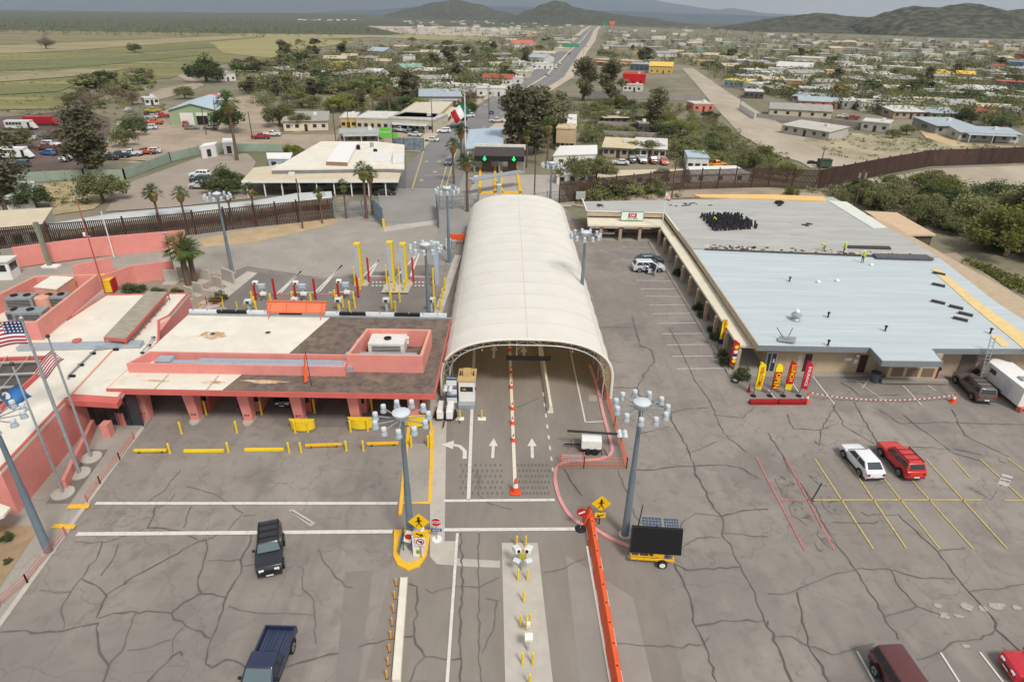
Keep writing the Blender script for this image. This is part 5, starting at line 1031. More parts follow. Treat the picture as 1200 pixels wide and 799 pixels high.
def wheelY(par, x, y, r=.34, w_=.22):
    o = MB().cyl((x,y-w_/2,r),(x,y+w_/2,r),r,n=20).build('wheel', M_rubber, par, smooth=True); s = -1 if y < .5 else 1; yo = y+s*(w_/2+.01); MB().cyl((x,yo,r),(x,yo+s*.01,r),r*.62,n=16).build('rim', M_white, o); return o
wheelY(t, .6, -.2); wheelY(t, .6, 1.4)
MB().hexa([(-1.75,.1,1.0),(1.9,.1,1.0),(1.9,.28,1.0),(-1.75,.28,1.0),(-1.7,.55,3.0),(1.85,.55,3.0),(1.85,.73,3.0),(-1.7,.73,3.0)]).build('display_panel', mat('display_black', (30,30,33), .4, .08, 1), t, bevel=.02)
z = MB(); z.hexa([(-1.78,.08,1.0),(-1.72,.08,1.0),(-1.72,.3,1.0),(-1.78,.3,1.0),(-1.73,.53,3.0),(-1.67,.53,3.0),(-1.67,.75,3.0),(-1.73,.75,3.0)]); z.build('panel_edge', M_dark, t)
z = MB(); z.beam((.05,.45,.8),(.05,.65,3.1),.14); z.build('lift_mast', M_dark, t)
for x0, x1 in ((-1.0,.4),(.55,1.6)):
    o = MB().hexa([(x0,.75,2.95),(x1,.75,2.95),(x1,1.55,3.05),(x0,1.55,3.05),(x0,.74,3.0),(x1,.74,3.0),(x1,1.54,3.1),(x0,1.54,3.1)]).build('solar_panel', mat('solar_cell', (74,84,98), .3, .1, 3), t)
    gb = MB(); [gb.beam((x0+(x1-x0)*k/6,.75,3.01),(x0+(x1-x0)*k/6,1.54,3.11),.02) for k in range(7)]; [gb.beam((x0,.75+.26*k,3.01+.034*k),(x1,.75+.26*k,3.01+.034*k),.02) for k in range(4)]; gb.build('cell_grid', M_galv, o)
g = G(744,640); t = pole('antenna_pole', 'short dark leaning pole standing behind the message board trailer', (g.x, g.y+.3), 3.6, .06, M_dark, 'pole', (.3,.2))
def light_tower(label, x, y, rz, boom, split=False):
    g = G(x, y); t = T('light_tower_trailer', label, 'light tower', (g.x, g.y), rz); 
    if split:
        for s in (-.45,.45): MB().box(s-.32,s+.32,-1.0,1.0,.45,1.35).build('cabinet', M_white, t, bevel=.08)
    else: MB().box(-.9,.9,-.7,.7,.45,1.4).build('cabinet', M_white, t, bevel=.06)
    MB().box(-.95,.95,-.75,.75,.35,.46).build('chassis', M_black, t)
    for sx in ((-.98,.98) if split else (-.3,.35)):
        if split: o = MB().cyl((sx-.1,0,.33),(sx+.1,0,.33),.33,n=18).build('wheel', M_rubber, t)
        else:
            for sy in (-.85,.85): MB().cyl((sx,sy-.1,.3),(sx,sy+.1,.3),.3,n=18).build('wheel', M_rubber, t)
    z = MB(); z.beam(boom[0], boom[1], .16); z.build('boom', M_dark, t)
    z = MB(); z.beam((-1.0,0,.45) if not split else (0,-1,.45), (-2.4,0,.42) if not split else (0,-2.2,.42), .1); z.beam((-1.8,-.5,.5),(-1.8,.5,.5),.06); z.build('tow_bar', M_black, t)
    z = MB(); z.beam((-1.5,-1.1,.1),(-1.1,-.6,.5),.06) if split else z.beam((1.0,-.9,.1),(.8,-.5,.5),.06); z.beam((1.5,-1.1,.1),(1.1,-.6,.5),.06); z.build('outrigger', M_black, t)
    e = Vector(boom[1])
    for k in range(4):
        a = e+Vector(((k % 2)*.5-.15, (k//2)*.55-.28, .12)); l = MB().lathe([(.08,.2),(.2,.1),(.26,-.1),(.22,-.14)],12,tuple(a)).build('flood_lamp', M_lampw, t, smooth=True)
    return t
light_tower('white light tower trailer with its boom laid flat inside the orange fence bay', 692, 526, radians(-3), ((-2.2,.2,1.75),(2.6,.05,1.75)))
light_tower('white twin box light tower trailer parked at the left foot of the tent', 522.5, 489, 0, ((0,-1.1,1.5),(0,1.7,2.2)), True)
# ================================================================== LANE READERS ON THE NEAR ISLAND
def reader(label, x, y, k=0):
    g = G(x, y); t = T('plate_reader', label, 'lane camera', (g.x, g.y, .03), 0); MB().beam((0,0,0),(0,0,1.5),.16).build('stand', mat('reader_grey', (180,186,176), .6, .05, 2), t)
    MB().cbox((0,0,1.5),(.5,.4,.5)).build('housing', M_yel if k else mat('reader_olive', (178,170,70), .6, .1, 3), t)
    for s in (-1,1): o = MB().cbox((0,0,0),(.45,.7,.35)).build('camera_box', M_white, t, bevel=.04); o.location = (s*.42,.25,1.75); o.rotation_euler = (-.3,0,s*-.4); MB().cyl((0,-.36,0),(0,-.39,0),.12,n=12).build('lens', M_black, o)
    for s in (-1,1): o = MB().cbox((0,0,0),(.5,.35,.25)).build('hood', M_lampw, t, bevel=.05); o.location = (s*.42,-.35,1.25); o.rotation_euler = (.3,0,s*.5)
    return t
reader('cluster of white plate reader cameras at the head of the near concrete island', 612, 668); 
g = G(619,762); t = T('card_reader', 'lone white card reader box on a post low on the near concrete island', 'lane camera', (g.x, g.y, .03)); MB().beam((0,0,0),(0,0,1.0),.12).build('stand', mat('reader_grey',(0,0,0)), t); MB().cbox((0,.05,1.15),(.5,.5,.25)).build('box', M_white, t, bevel=.03); MB().beam((-.15,.8,0),(0,.3,1.0),.08).build('brace', M_yel, t); MB().cbox((0,1.0,1.1),(.25,.25,.35)).build('camera_box', M_white, t, bevel=.04)
for i, (x, y) in enumerate([(605.5,640),(616,640),(607,679.5),(618,679.5),(613.5,705),(610,733),(621,732),(617,737),(612,778),(624,778),(620.5,803)]): bollard(['yellow post left before the camera cluster','yellow post right before the camera cluster','yellow post left behind the camera cluster','yellow post right behind the camera cluster','single yellow post mid way on the near island','left yellow post of the group above the card reader','right yellow post of the group above the card reader','middle yellow post of the group above the card reader','left yellow post below the card reader','right yellow post below the card reader','yellow post at the bottom frame edge on the near island'][i], x, y, .95, .75)
# ================================================================== FEATHER FLAGS, BARRIERS AND SHRUBS AT THE SHOP
def feather(label, x, y, h, cb, word, cw, top=None, bottom=None, lean=.0, sz=.42, cat='feather flag'):
    g = G(x, y); t = T('feather_flag', label, cat, (g.x, g.y), 0); w_ = .72
    def xx(z): return lean*(z-.4)
    z0 = .7; zt = h
    secs = [(z0, zt, cb)]
    if top: secs = [(z0, zt-.95, cb), (zt-.95, zt, top)]
    if bottom: secs = [(z0, z0+.75, bottom)]+[(max(s[0], z0+.75), s[1], s[2]) for s in secs]
    for a, c, m in secs:
        n = 8; V = []
        for k in range(n+1):
            z_ = a+(c-a)*k/n; wl = w_*(1 if z_ < zt-.6 else sqrt(max(.02, 1-((z_-(zt-.6))/.62)**2))); sl = -.25*(z_ < z0+.05)
            for dy in (0,.02): V += [(xx(z_), dy+.06*sin(z_*2), z_+(.25 if z_ <= z0+.01 else 0)), (xx(z_)+wl, dy+.06*sin(z_*2), z_)]
        F = []
        for k in range(n): i = 4*k; F += [(i,i+1,i+5,i+4),(i+3,i+2,i+6,i+7),(i+1,i+3,i+7,i+5),(i+2,i,i+4,i+6)]
        MB().add(V, F).build('cloth', m, t)
    MB().tube([(0,.03,0),(xx(z0)+.0,.03,z0),(xx(zt-.6)-.02,.05,zt-.6),(xx(zt)+.1,.05,zt+.02)], .03, 6).build('pole', M_dark, t)
    MB().lathe([(.3,0),(.3,.08)],12).build('base', M_black, t)
    if word: 
        n = len(word); mid = (z0+zt)/2+(.35 if bottom else 0)-(.4 if top else 0)
        lettering(word, sz, cw, t, (xx(mid)+w_*.5, -.09, mid), (radians(90), radians(90)-atan2(lean,1)*1, 0), sx=1.0)
    return t
FR, FY, FP, FB = mat('flag_cloth_red', (200,28,32), .6, .05, 2), mat('flag_cloth_yellow', (246,222,20), .6, .05, 2), mat('flag_cloth_crimson', (206,24,58), .6, .05, 2), mat('flag_cloth_navy', (58,44,128), .6, .05, 2)
Mlr = mat('letter_orange_red', (224,84,30), .6, .03, 2)
feather('yellow feather flag reading WELCOME, leftmost behind the red barrier', 882.5, 464, 4.1, FY, 'WELCOME', Mlr, sz=.5)
feather('red and yellow feather flag reading OPEN behind the red barrier', 902, 464, 3.9, FR, 'OPEN', FY, top=FY, sz=.72)
feather('red feather flag reading LUNCH with a yellow foot behind the red barrier', 917.5, 464, 4.2, FR, 'LUNCH', FY, bottom=FY, sz=.58)
feather('crimson feather flag with white lettering and bird, rightmost behind the red barrier', 936, 464, 4.2, FP, 'INSURANCE', M_white, sz=.42)
feather('yellow feather flag with a navy foot standing between the arcade shrubs', 840.5, 410, 4.0, FY, 'INSURANCE', FR, bottom=FB, lean=.02, sz=.5)
t = feather('red white and yellow patterned feather flag at the last arcade post', 853, 435, 3.9, FR, '', None, lean=.02)
for k, (z_, m) in enumerate([(3.1,FY),(2.5,M_white),(2.1,FB),(1.8,M_white),(1.35,FY)]): MB().lathe([(.24,0),(.2,.02)],7).build('pattern_patch', m, t, loc=(.02*z_+.36,-.1,z_)).rotation_euler = (radians(90),0,0)
a, c = G(878,473), G(945,473)
for k in range(2): u, v = a.lerp(c, k*.5), a.lerp(c, k*.5+.49); o = jersey('red_barrier', ['left half of the low red barrier before the feather flags','right half of the low red barrier before the feather flags'][k], (u.x,u.y), (v.x,v.y), mat('barrier_red', (150,24,26), .5, .1, 1), h=.5, w1=.45, w2=.3)
cone('orange and white cone at the right end of the red barrier', (*G2(945,470),0), 1.35); cone('tall orange cone behind the grey pickup bed end of the tape', (*G2(1116,471),0), 1.5)
g = G(877,459); t = T('small_cone', 'dark red slim cone left of the yellow welcome flag', 'traffic cone', (g.x, g.y)); MB().lathe([(.17,0),(.03,.95)],10).build('cone', M_red, t); MB().lathe([(.2,0),(.2,.03)],10).build('base', M_red, t)
# caution tape
a, c = G(946,468)+Vector((0,0,.85)), G(1116,471)+Vector((0,0,.9)); t = T('caution_tape', 'sagging red and white striped tape strung between two cones', 'tape', (a.x, a.y)); n = 60; P = []
for k in range(n+1): u = k/n; p = a.lerp(c, u)-a; P.append((p.x, p.y-.9*4*u*(1-u)*.3, a.z-.8*4*u*(1-u)*.75))
bb = MB()
for k in range(n): bb.cur = k % 2; bb.beam(P[k], P[k+1], .04, .09)
bb.build('tape', [M_red, M_white], t)
# parking sign at right
g = G(1161,586); t = T('parking_sign', 'leaning white parking notice on a post between the yellow bays', 'road sign', (g.x, g.y), radians(-30)); MB().tube([(0,0,0),(.35,.1,2.6)],.04).build('post', M_galv, t); o = MB().box(-.35,.35,-.04,0,1.75,2.75).build('panel', M_white, t); o.location = (.3,0,0); lettering('NO PARKING', .13, M_dark, o, (0,-.06,2.5), (radians(90),0,0)); lettering('ANY TIME', .13, M_dark, o, (0,-.06,2.2), (radians(90),0,0)); o = MB().box(-.25,.25,-.04,0,1.0,1.5).build('lower_plate', M_conc, t); o.location = (.16,0,0)
g = G(951.5,586); t = T('short_post', 'dark green leaning stake at the left end of the yellow bay line', 'post', (g.x, g.y)); MB().tube([(0,0,0),(.5,.2,1.6)],.06).build('post', mat('dark_green_post', (60,74,72), .6, .08, 2), t); MB().lathe([(.2,0),(.2,.04)],10).build('foot', M_dark, t)
# pavement plate diag
for (pts, lab) in [([(338,598),(344,597),(370,613),(364,617)],'narrow concrete trench cover set diagonally right of the black car')]: S(MB().sheet(Gs(pts), .03).build('trench_cover', M_conc)); S(MB().strip(Gs([(341,599),(364,613)]), .08, .035).build('trench_slot', M_dark))
# bins
g = G(1024,447); t = T('trash_bin', 'grey trash bin left of the louvred kiosk bay', 'bin', (g.x, g.y)); MB().lathe([(.42,0),(.5,1.1)],16).build('tub', mat('bin_grey', (88,92,100), .6, .08, 2), t); MB().lathe([(.5,1.1),(.48,1.2),(.1,1.3)],16).build('lid', M_dark, t)
g = G(1094,442); t = T('trash_bin', 'red bin with black lid right of the louvred kiosk bay', 'bin', (g.x, g.y)); MB().lathe([(.4,0),(.45,1.1)],4).build('tub', M_red, t); MB().lathe([(.5,1.1),(.42,1.3),(.1,1.36)],12).build('lid', M_black, t)
g = G(1141,437); t = T('black_bag', 'black bag on the sidewalk right of the ladder', 'bag', (g.x, g.y, .14)); MB().lathe([(.5,0),(.6,.25),(.4,.5),(.1,.65)],12).build('bag', M_black, t); MB().lathe([(.1,.6),(.14,.75)],8).build('knot', M_black, t)
g = G(861,447); t = T('hose_reel', 'small dark drain box on the kerb corner below the arcade', 'drain', (g.x, g.y)); MB().lathe([(.45,0),(.4,.2)],12).build('box', M_dark, t, bevel=0); MB().lathe([(.25,.2),(.2,.26)],12).build('cap', M_galv, t)
# concrete T slabs in the planting bed
pr_ = None
for i, (x, y, r_) in enumerate([(202,331,.1),(216,326,.2),(241,329,-.35),(268,332,-.6),(233,345,-.4),(246,354,-.4),(256,338,-.5),(222,350,-.5)]):
    lab = ['pale L shaped concrete slab against the pink yard wall','low L shaped concrete slab beside the palm trunk','L shaped concrete slab right of the palm','largest L shaped concrete slab at the mast foot','L shaped concrete slab in front of the palm','nearest L shaped concrete slab beside the round bush','small L shaped concrete slab behind the round bush','leaning L shaped concrete slab by the canopy roof corner'][i]
    if pr_ is None:
        t = T('concrete_slab', lab, 'concrete slab', (*G2(x,y),0), r_, 'L shaped concrete slabs in the planting bed'); MB().box(-1.0,1.0,.0,.25,0,1.9).build('upright', M_conc, t, bevel=.02); MB().box(-1.0,1.0,-1.1,0,0,.2).build('foot', M_conc, t, bevel=.02); pr_ = tree_of(t)
    else: clone(pr_, (*G2(x,y),0), r_, lab, None, (1.35 if i == 3 else .85, 1, 1.1 if i == 3 else .9))
# yellow legged barrier frame and utility boxes behind the canopy's left end
g = G(255,366); t = T('utility_box', 'round pale utility lid with yellow posts by the footpath behind the canopy', 'utility box', (g.x, g.y)); MB().lathe([(1.3,0),(1.2,.3),(.2,.5)],18).build('lid', M_conc2, t)
for s in (-.9,.9,1.9): MB().lathe([(.08,0),(.08,1.3)],8,(s+1.5,.6,0)).build('post', M_yel, t)
mesh_fence('red and yellow rail around the utility lid behind the canopy', [(235,366),(243,358),(262,358)], h=1.2, m=M_mesh, gap=1.2, post=1.2, pm=M_yel)
# ================================================================== EXIT LANES: bollards, portals, gates
for k, (ix, iy) in enumerate([(310,352),(357,352),(407,350)]):
    g = G(ix, iy); side = ['left','middle','right'][k]
    t = T('lane_reader', 'white camera cabinet cluster on the '+side+' of the three low exit islands', 'lane camera', (g.x, g.y), 0); MB().beam((0,0,0),(0,0,2.0),.3).build('stand', mat('reader_grey',(0,0,0)), t); MB().cbox((0,0,2.1),(.9,.6,.6)).build('cabinet', mat('reader_blue_grey', (176,190,200), .5, .06, 2), t, bevel=.05); MB().cbox((-1.0,.4,2.4),(.7,.6,.5)).build('camera_box', M_white, t, bevel=.08); MB().cbox((-1.0,.08,2.4),(.3,.05,.25)).build('lens', M_black, t); MB().cbox((.2,-.5,1.2),(.8,.5,.4)).build('lower_box', M_white, t, bevel=.05)
    for q_, (dx, dy, h_) in enumerate([(-10,-1,2.4),(13,-1.5,3)]):
        gg = G(ix+dx, iy+dy); t = T('gate_post', ('left' if q_ == 0 else 'right')+' tall red reflective post on the '+side+' exit island', 'post', (gg.x, gg.y)); MB().beam((0,0,0),(0,0,h_),.28,.12).build('blade', M_red, t); MB().lathe([(.2,0),(.2,.05)],10).build('foot', M_dark, t)
    for q_, (dx, dy, h_) in enumerate([(-14,2,1.3),(-11,8,1.3),(8,5,1.3),(-9,15,1.4)]): bollard(['rear left','mid left','right','front left'][q_]+' yellow bollard of the '+side+' exit island', ix+dx, iy+dy, h_*1.1, 1.3)
for k, (ix, iy) in enumerate([(292,368),(346,366),(397,366),(453,366),(505,366)]):
    g = G(ix, iy); t = T('inspection_kiosk', ['first','second','third','fourth','fifth'][k]+' small pale blue card kiosk from the left behind the canopy edge', 'kiosk', (g.x, g.y+.4)); MB().beam((0,0,0),(0,0,1.4),.35).build('stand', mat('reader_blue_grey',(0,0,0)), t); MB().cbox((0,0,1.6),(.9,.7,.6)).build('housing', M_lampw, t, bevel=.1); MB().cbox((0,-.36,1.6),(.4,.03,.3)).build('screen', M_black, t)
def portal(label, x, y, h=6.0, red=True, yl=True):
    g = G(x, y); t = T('radiation_portal', label, 'detector portal', (g.x, g.y)); MB().box(-.38,.12,-.35,.35,.4,h).build('panel', mat('portal_grey', (176,188,202), .5, .04, 1), t); MB().box(.12,.42,-.38,.38,.2,h+.05).build('side_frame', M_yel, t); MB().box(-.42,.42,-.4,.4,h,h+.35).build('cap', M_yel, t); MB().box(-.9,1.1,-.6,1.6,0,.25).build('plinth', M_conc, t)
    if red: MB().beam((1.1,.6,.2),(1.1,.6,4.0),.25,.15).build('red_post', M_red, t)
    MB().beam((-.7,-.5,.2),(-.7,-.5,3),.16).build('guard_post', M_yel, t); return t
portal('left tall yellow and grey detector portal of the exit lanes', 423, 334); portal('middle tall yellow and grey detector portal of the exit lanes', 460, 332, red=False); portal('right tall yellow and grey detector portal with a red post', 475, 334)
t = T('detector_panel', 'plain tall grey detector panel right of the exit lane mast', 'detector portal', (*G2(512.5,332),0)); MB().box(-.3,.3,-.3,.3,0,6).build('panel', mat('portal_grey',(0,0,0)), t); MB().box(-.4,.4,-.4,.4,6,6.3).build('cap', M_lampw, t)
for i, (x, y, h) in enumerate([(457,347,2.6),(459,362,2.4),(463.5,366,1.5),(468.5,354,1.6),(463,343,1.5),(474,342,1.6),(422,339,1.5),(508,336,2.6),(508.5,348,2.2),(510,362,1.6),(521.5,342,2.0),(518.5,352,1.6),(516,365,1.6),(416,361,1.5),(410,366,1.5),(402,360,1.5)]): bollard(['tall yellow post at the left of the fourth island','second tall yellow post on the fourth island','low yellow post nearest the canopy on the fourth island','yellow post on the fourth island right of the kiosk','yellow post before the middle portal','yellow post before the right portal','yellow post before the left portal','tall yellow post beside the exit lane mast','yellow post below the tall one by the exit lane mast','yellow post lowest by the exit lane mast','highest yellow post on the pale kerb by the tent','middle yellow post on the pale kerb by the tent','lowest yellow post on the pale kerb by the tent','right low bollard of the third island by the canopy edge','left low bollard of the third island by the canopy edge','lowest bollard of the third island near its kiosk'][i], x, y, h, 1.3)
g = G(463,338); t = T('island_kerb', 'pale raised island between the two right detector portals', 'kerb island', (g.x, g.y)); MB().box(-1.6,2.2,-2,2,0,.2).build('kerb', M_conc, t); MB().box(-1.6,2.2,-2.04,-2.0,.02,.18).build('nosing', M_dark, t)
S(MB().prism(Gs([(517,372),(541,300),(533,300),(522,330),(507,372)]), 0, .15).build('kerb', M_conc))
# orange barrel, white cabinets by the rear left of tent
g = G(537,288); t = T('orange_barricade', 'short orange barricade board at the rear left corner of the tent', 'barricade', (g.x-.2, g.y+.5)); MB().box(-1.3,1.3,-.1,.1,.8,1.9).build('board', M_oran, t); MB().beam((-1.1,0,0),(-1.1,0,.8),.1).build('leg', M_dark, t); MB().beam((1.1,0,0),(1.1,0,.8),.1).build('leg', M_dark, t)
g = G(529,293); t = T('electrical_cabinet', 'white electrical cabinets beside the rear left mast', 'cabinet', (g.x, g.y)); MB().box(-.9,.0,-.4,.4,.3,1.9).build('cabinet_body', M_lampw, t, bevel=.04); MB().box(.1,.8,-.4,.4,.3,1.7).build('cabinet_body', M_galv, t, bevel=.04); MB().box(-.9,.8,-.3,.3,0,.3).build('plinth', M_conc, t)
# ================================================================== VEHICLES
KIND = { # L, W, H, hood, belt, yb0, yb1, yt0, yt1, clearance, wheel r
 'sedan': (4.6,1.8,1.45,.92,.95,-1.75,1.15,-1.0,.2,.22,.32), 'hatch': (4.45,1.84,1.6,.98,1.02,-2.05,1.25,-1.3,.3,.24,.35),
 'suv': (4.7,1.88,1.75,1.1,1.12,-2.2,1.05,-1.95,.45,.32,.37), 'boxy': (4.3,1.85,1.8,1.15,1.18,-2.05,.75,-1.9,.35,.34,.38),
 'van': (5.0,1.95,1.72,1.0,1.05,-2.35,1.7,-1.95,.45,.25,.34), 'wagon': (5.3,2.0,1.8,1.12,1.15,-2.6,1.0,-2.4,.35,.34,.4),
 'pickup': (5.6,2.0,1.85,1.15,1.15,-.7,1.15,-.5,.5,.4,.42)}
M_hl = mat('headlight_glass', (226,230,232), .15, .03, 2, spec=.8); M_tl = mat('tail_light_red', (170,26,28), .25, .05, 2, spec=.6); M_wind = mat('windscreen', (86,104,108), .08, .05, 1, spec=.9)
CARS = {}
def car(label, loc, rz, kind, c, group=None, rack=False, extra=None, scale=None, cat=None):
    cat = cat or {'pickup': 'pickup truck', 'van': 'van'}.get(kind, 'car')
    key = (kind, c, rack)
    if key in CARS and not extra: return clone(CARS[key], loc, rz, label, group, scale, cat)
    L, W, H, hd, bt, yb0, yb1, yt0, yt1, cl, wr_ = KIND[kind]; m = mat('car_paint_%d_%d_%d' % c, c, .3, .03, 1, spec=.5, coat=.5)
    t = T({'pickup':'parked_pickup','van':'parked_van'}.get(kind,'parked_car'), label, cat, loc, rz, group); h = L/2
    tp = lambda y: 1-.13*max(0, (abs(y)-h+.55)/.55)**2
    front = [(h-.04,cl),(h,.55),(h-.03,hd-.28),(h-.18,hd-.06),(h-.7,hd),(yb1,bt)]
    if kind == 'pickup': rear = [(yb0,bt),(yb0,.8),(-h+.02,.8),(-h,.6),(-h+.04,cl+.1)]
    elif kind == 'sedan': rear = [(yb0,bt),(-h+.25,bt-.02),(-h+.04,bt-.12),(-h,.6),(-h+.05,cl+.05)]
    else: rear = [(yb0,bt),(-h+.06,bt-.04),(-h+.02,.75),(-h,.55),(-h+.05,cl+.05)]
    P = front+rear; n = len(P); V = [(-W/2*tp(y),y,z) for y, z in P]+[(W/2*tp(y),y,z) for y, z in P]
    b = MB().add(V, [tuple(range(n)), tuple(range(n, 2*n))[::-1]]+[(i, n+i, n+(i+1) % n, (i+1) % n) for i in range(n)])
    body = b.build('body', m, t, bevel=.075, smooth=True, seg=3)
    w0, w1 = W/2-.05, W/2-.22
    C_ = [(-w0,yb0,bt-.02),(w0,yb0,bt-.02),(w0,yb1,bt-.02),(-w0,yb1,bt-.02),(-w1,yt0,H),(w1,yt0,H),(w1,yt1,H),(-w1,yt1,H)]
    MB().hexa(C_).build('cabin', m, t, bevel=.1, smooth=True, seg=3)
    def pane(A, B, C, D, u0, u1, v0, v1, off, name, mm=M_glass):
        A, B, C, D = map(Vector, (A, B, C, D)); f = lambda u, v: A.lerp(B, u).lerp(D.lerp(C, u), v); nn = (B-A).cross(D-A).normalized()*off
        MB().quad(f(u0,v0)+nn, f(u1,v0)+nn, f(u1,v1)+nn, f(u0,v1)+nn).build(name, mm, t)
    pane(C_[2], C_[3], C_[7], C_[6], .06, .94, .1, .88, .014, 'windscreen', M_wind); pane(C_[0], C_[1], C_[5], C_[4], .1, .9, .2, .88, .012, 'rear_window')
    nw = 2 if kind in ('sedan','pickup','hatch') else 3
    for k in range(nw):
        a, c_ = .06+k*.88/nw, .06+(k+1)*.88/nw-.03; pane(C_[1], C_[2], C_[6], C_[5], a, c_, .18, .86, .012, 'side_window'); pane(C_[3], C_[0], C_[4], C_[7], 1-c_, 1-a, .18, .86, .012, 'side_window')
    if kind == 'pickup':
        z = MB(); x = W/2-.02
        for s in (-1, 1): z.box(s*x-(.12 if s > 0 else 0), s*x+(.12 if s < 0 else 0), -h+.03, yb0, .7, bt+.02)
        z.build('bed_side', m, t, bevel=.02); MB().box(-x,x,-h,-h+.1,.6,bt).build('tailgate', m, t, bevel=.02); MB().box(-x+.13,x-.13,-h+.11,yb0-.01,.8,.84).build('bed_floor', M_dark if sum(c) > 200 else mat('bed_liner', (60,70,92), .5, .3, 1.2, stretch=(9,.2,1)), t)
        z = MB(); [z.box(-x+.2+k*.2,-x+.26+k*.2,-h+.12,yb0-.03,.84,.87) for k in range(8)]; z.build('bed_rib', m, t)
    for s in (-1, 1):
        for y in (h-.92, -h+.95):
            o = MB().cyl((s*(W/2-.22),y,wr_),(s*(W/2+.012),y,wr_),wr_,n=20).build('wheel', M_rubber, t, smooth=True); xo = s*(W/2+.02)
            MB().cyl((xo-.008*s,y,wr_),(xo,y,wr_),wr_*.64,n=14).build('rim', M_galv, o)
            z = MB(); [z.beam((xo+.01*s,y,wr_),(xo+.01*s,y+wr_*.58*cos(a),wr_+wr_*.58*sin(a)),.012,.05) for a in [2*pi*k/5 for k in range(5)]]; z.build('spoke', M_dark, o)
            z = MB(); n_ = 12; ro = wr_+.09; Q = [(s*(W/2+.004),y+ro*cos(pi*k/n_),wr_+ro*sin(pi*k/n_)) for k in range(n_+1)]+[(s*(W/2+.004),y-ro,cl+.02),(s*(W/2+.004),y+ro,cl+.02)]; z.add(Q, [tuple(range(len(Q)))[::s]]); z.build('wheel_arch', M_black, t)
        MB().box(s*(W/2-.42)-.17,s*(W/2-.42)+.17,h-.09,h-.005+.01,hd-.38,hd-.2).build('headlight', M_hl, t, bevel=.03)
        MB().box(s*(W/2-.26)-.12,s*(W/2-.26)+.12,-h-.012,-h+.06,bt-.38,bt-.14).build('tail_light', M_tl, t, bevel=.02)
        MB().box(s*(W/2+.09)-.1,s*(W/2+.09)+.1,yb1-.42,yb1-.27,bt-.02,bt+.14).build('mirror', m if sum(c) > 200 else M_black, t, bevel=.03)
    MB().box(-.55,.55,h-.02,h+.012,.5,hd-.32).build('grille', M_black, t); MB().box(-W/2*.84,W/2*.84,h-.06,h+.04,cl+.06,.5).build('bumper', m if sum(c) < 300 or kind in ('hatch','van') else M_dark, t, bevel=.03)
    MB().box(-W/2*.84,W/2*.84,-h-.05,-h+.08,cl+.1,.5).build('bumper', M_dark, t, bevel=.03); MB().box(-.24,.24,-h-.06,-h-.052,.55,.68).build('number_plate', M_white, t); MB().box(-.24,.24,h+.042,h+.05,.4,.5).build('number_plate', M_white, t)
    MB().box(-W/2+.1,W/2-.1,-h+.3,h-.3,cl,cl+.12).build('underbody', M_black, t)
    if rack:
        for s in (-1, 1): MB().beam((s*(w1-.06),yt0+.1,H+.05),(s*(w1-.06),yt1-.1,H+.05),.05).build('roof_rail', M_black, t)
        z = MB(); [z.beam((-w1+.05,y,H+.06),(w1-.05,y,H+.06),.04) for y in ((yt0*.8+yt1*.2),(yt0+yt1)/2,(yt0*.2+yt1*.8))]; z.build('cross_bar', M_black, t)
    if extra: extra(t)
    CARS[key] = tree_of(t); return t
def at(x, y, z=0): return tuple(G(x, y, z))
BLK, WHT, SIL, RED, BLU, GRY = (44,46,52), (232,234,236), (186,192,198), (176,40,36), (50,60,96), (96,98,100)
car('black boxy car facing the camera on the crosswalk line, open lot left', (-17.1,33.3,0), radians(198), 'boxy', (32,33,37), rack=True, scale=1.04)
car('dark blue pickup with ribbed empty bed at the bottom frame edge', (-14.1,23.9,0), radians(179), 'pickup', (34,42,72), scale=1.05)
car('white hatchback parked in the yellow bays beside the red car', (31.0,44.9,0), radians(4), 'hatch', (232,234,236))
car('red station car with roof rails beside the white hatchback', (34.5,45.1,0), radians(3), 'suv', (206,44,36), rack=True)
def ladders(t): MB().box(-.5,.5,-1.5,1.3,1.82,1.86).build('roof_panel', mat('rack_grey', (120,120,116), .6, .08, 2), t)
car('grey brown long wagon beside the white trailer near the ladder', (49.2,57.9,0), radians(-7), 'wagon', (98,88,84), rack=True)
car('maroon wagon with a ribbed roof at the bottom right of the lot', (23.2,23.2,0), radians(184), 'wagon', (92,44,44), rack=False)
car('bright red car cut by the lower right frame corner', (*G2(1222,791),0), radians(86), 'sedan', (196,30,50))
car('dark car nearest the arcade corner, behind the silver minivan', (*G2(760.5,309),0), radians(-90+6), 'hatch', (52,66,72))
car('silver minivan with its side door open by the arcade', (*G2(759,317),0), radians(-90+3), 'van', (206,210,214))
gv = G(759,319); t = T('van_door', 'silver sliding door standing open on the minivan by the arcade', 'van door', (gv.x+.4, gv.y-1.15, .35)); MB().box(-.6,.6,-.08,0,0,.75).build('lower_panel', mat('car_paint_206_210_214',(0,0,0)), t); MB().box(-.55,.55,-.07,-.01,.75,1.2).build('window', M_glass, t)
car('black car waiting in the shade under the pink canopy', (-22.6,54.6,0), radians(180), 'sedan', (30,32,36))
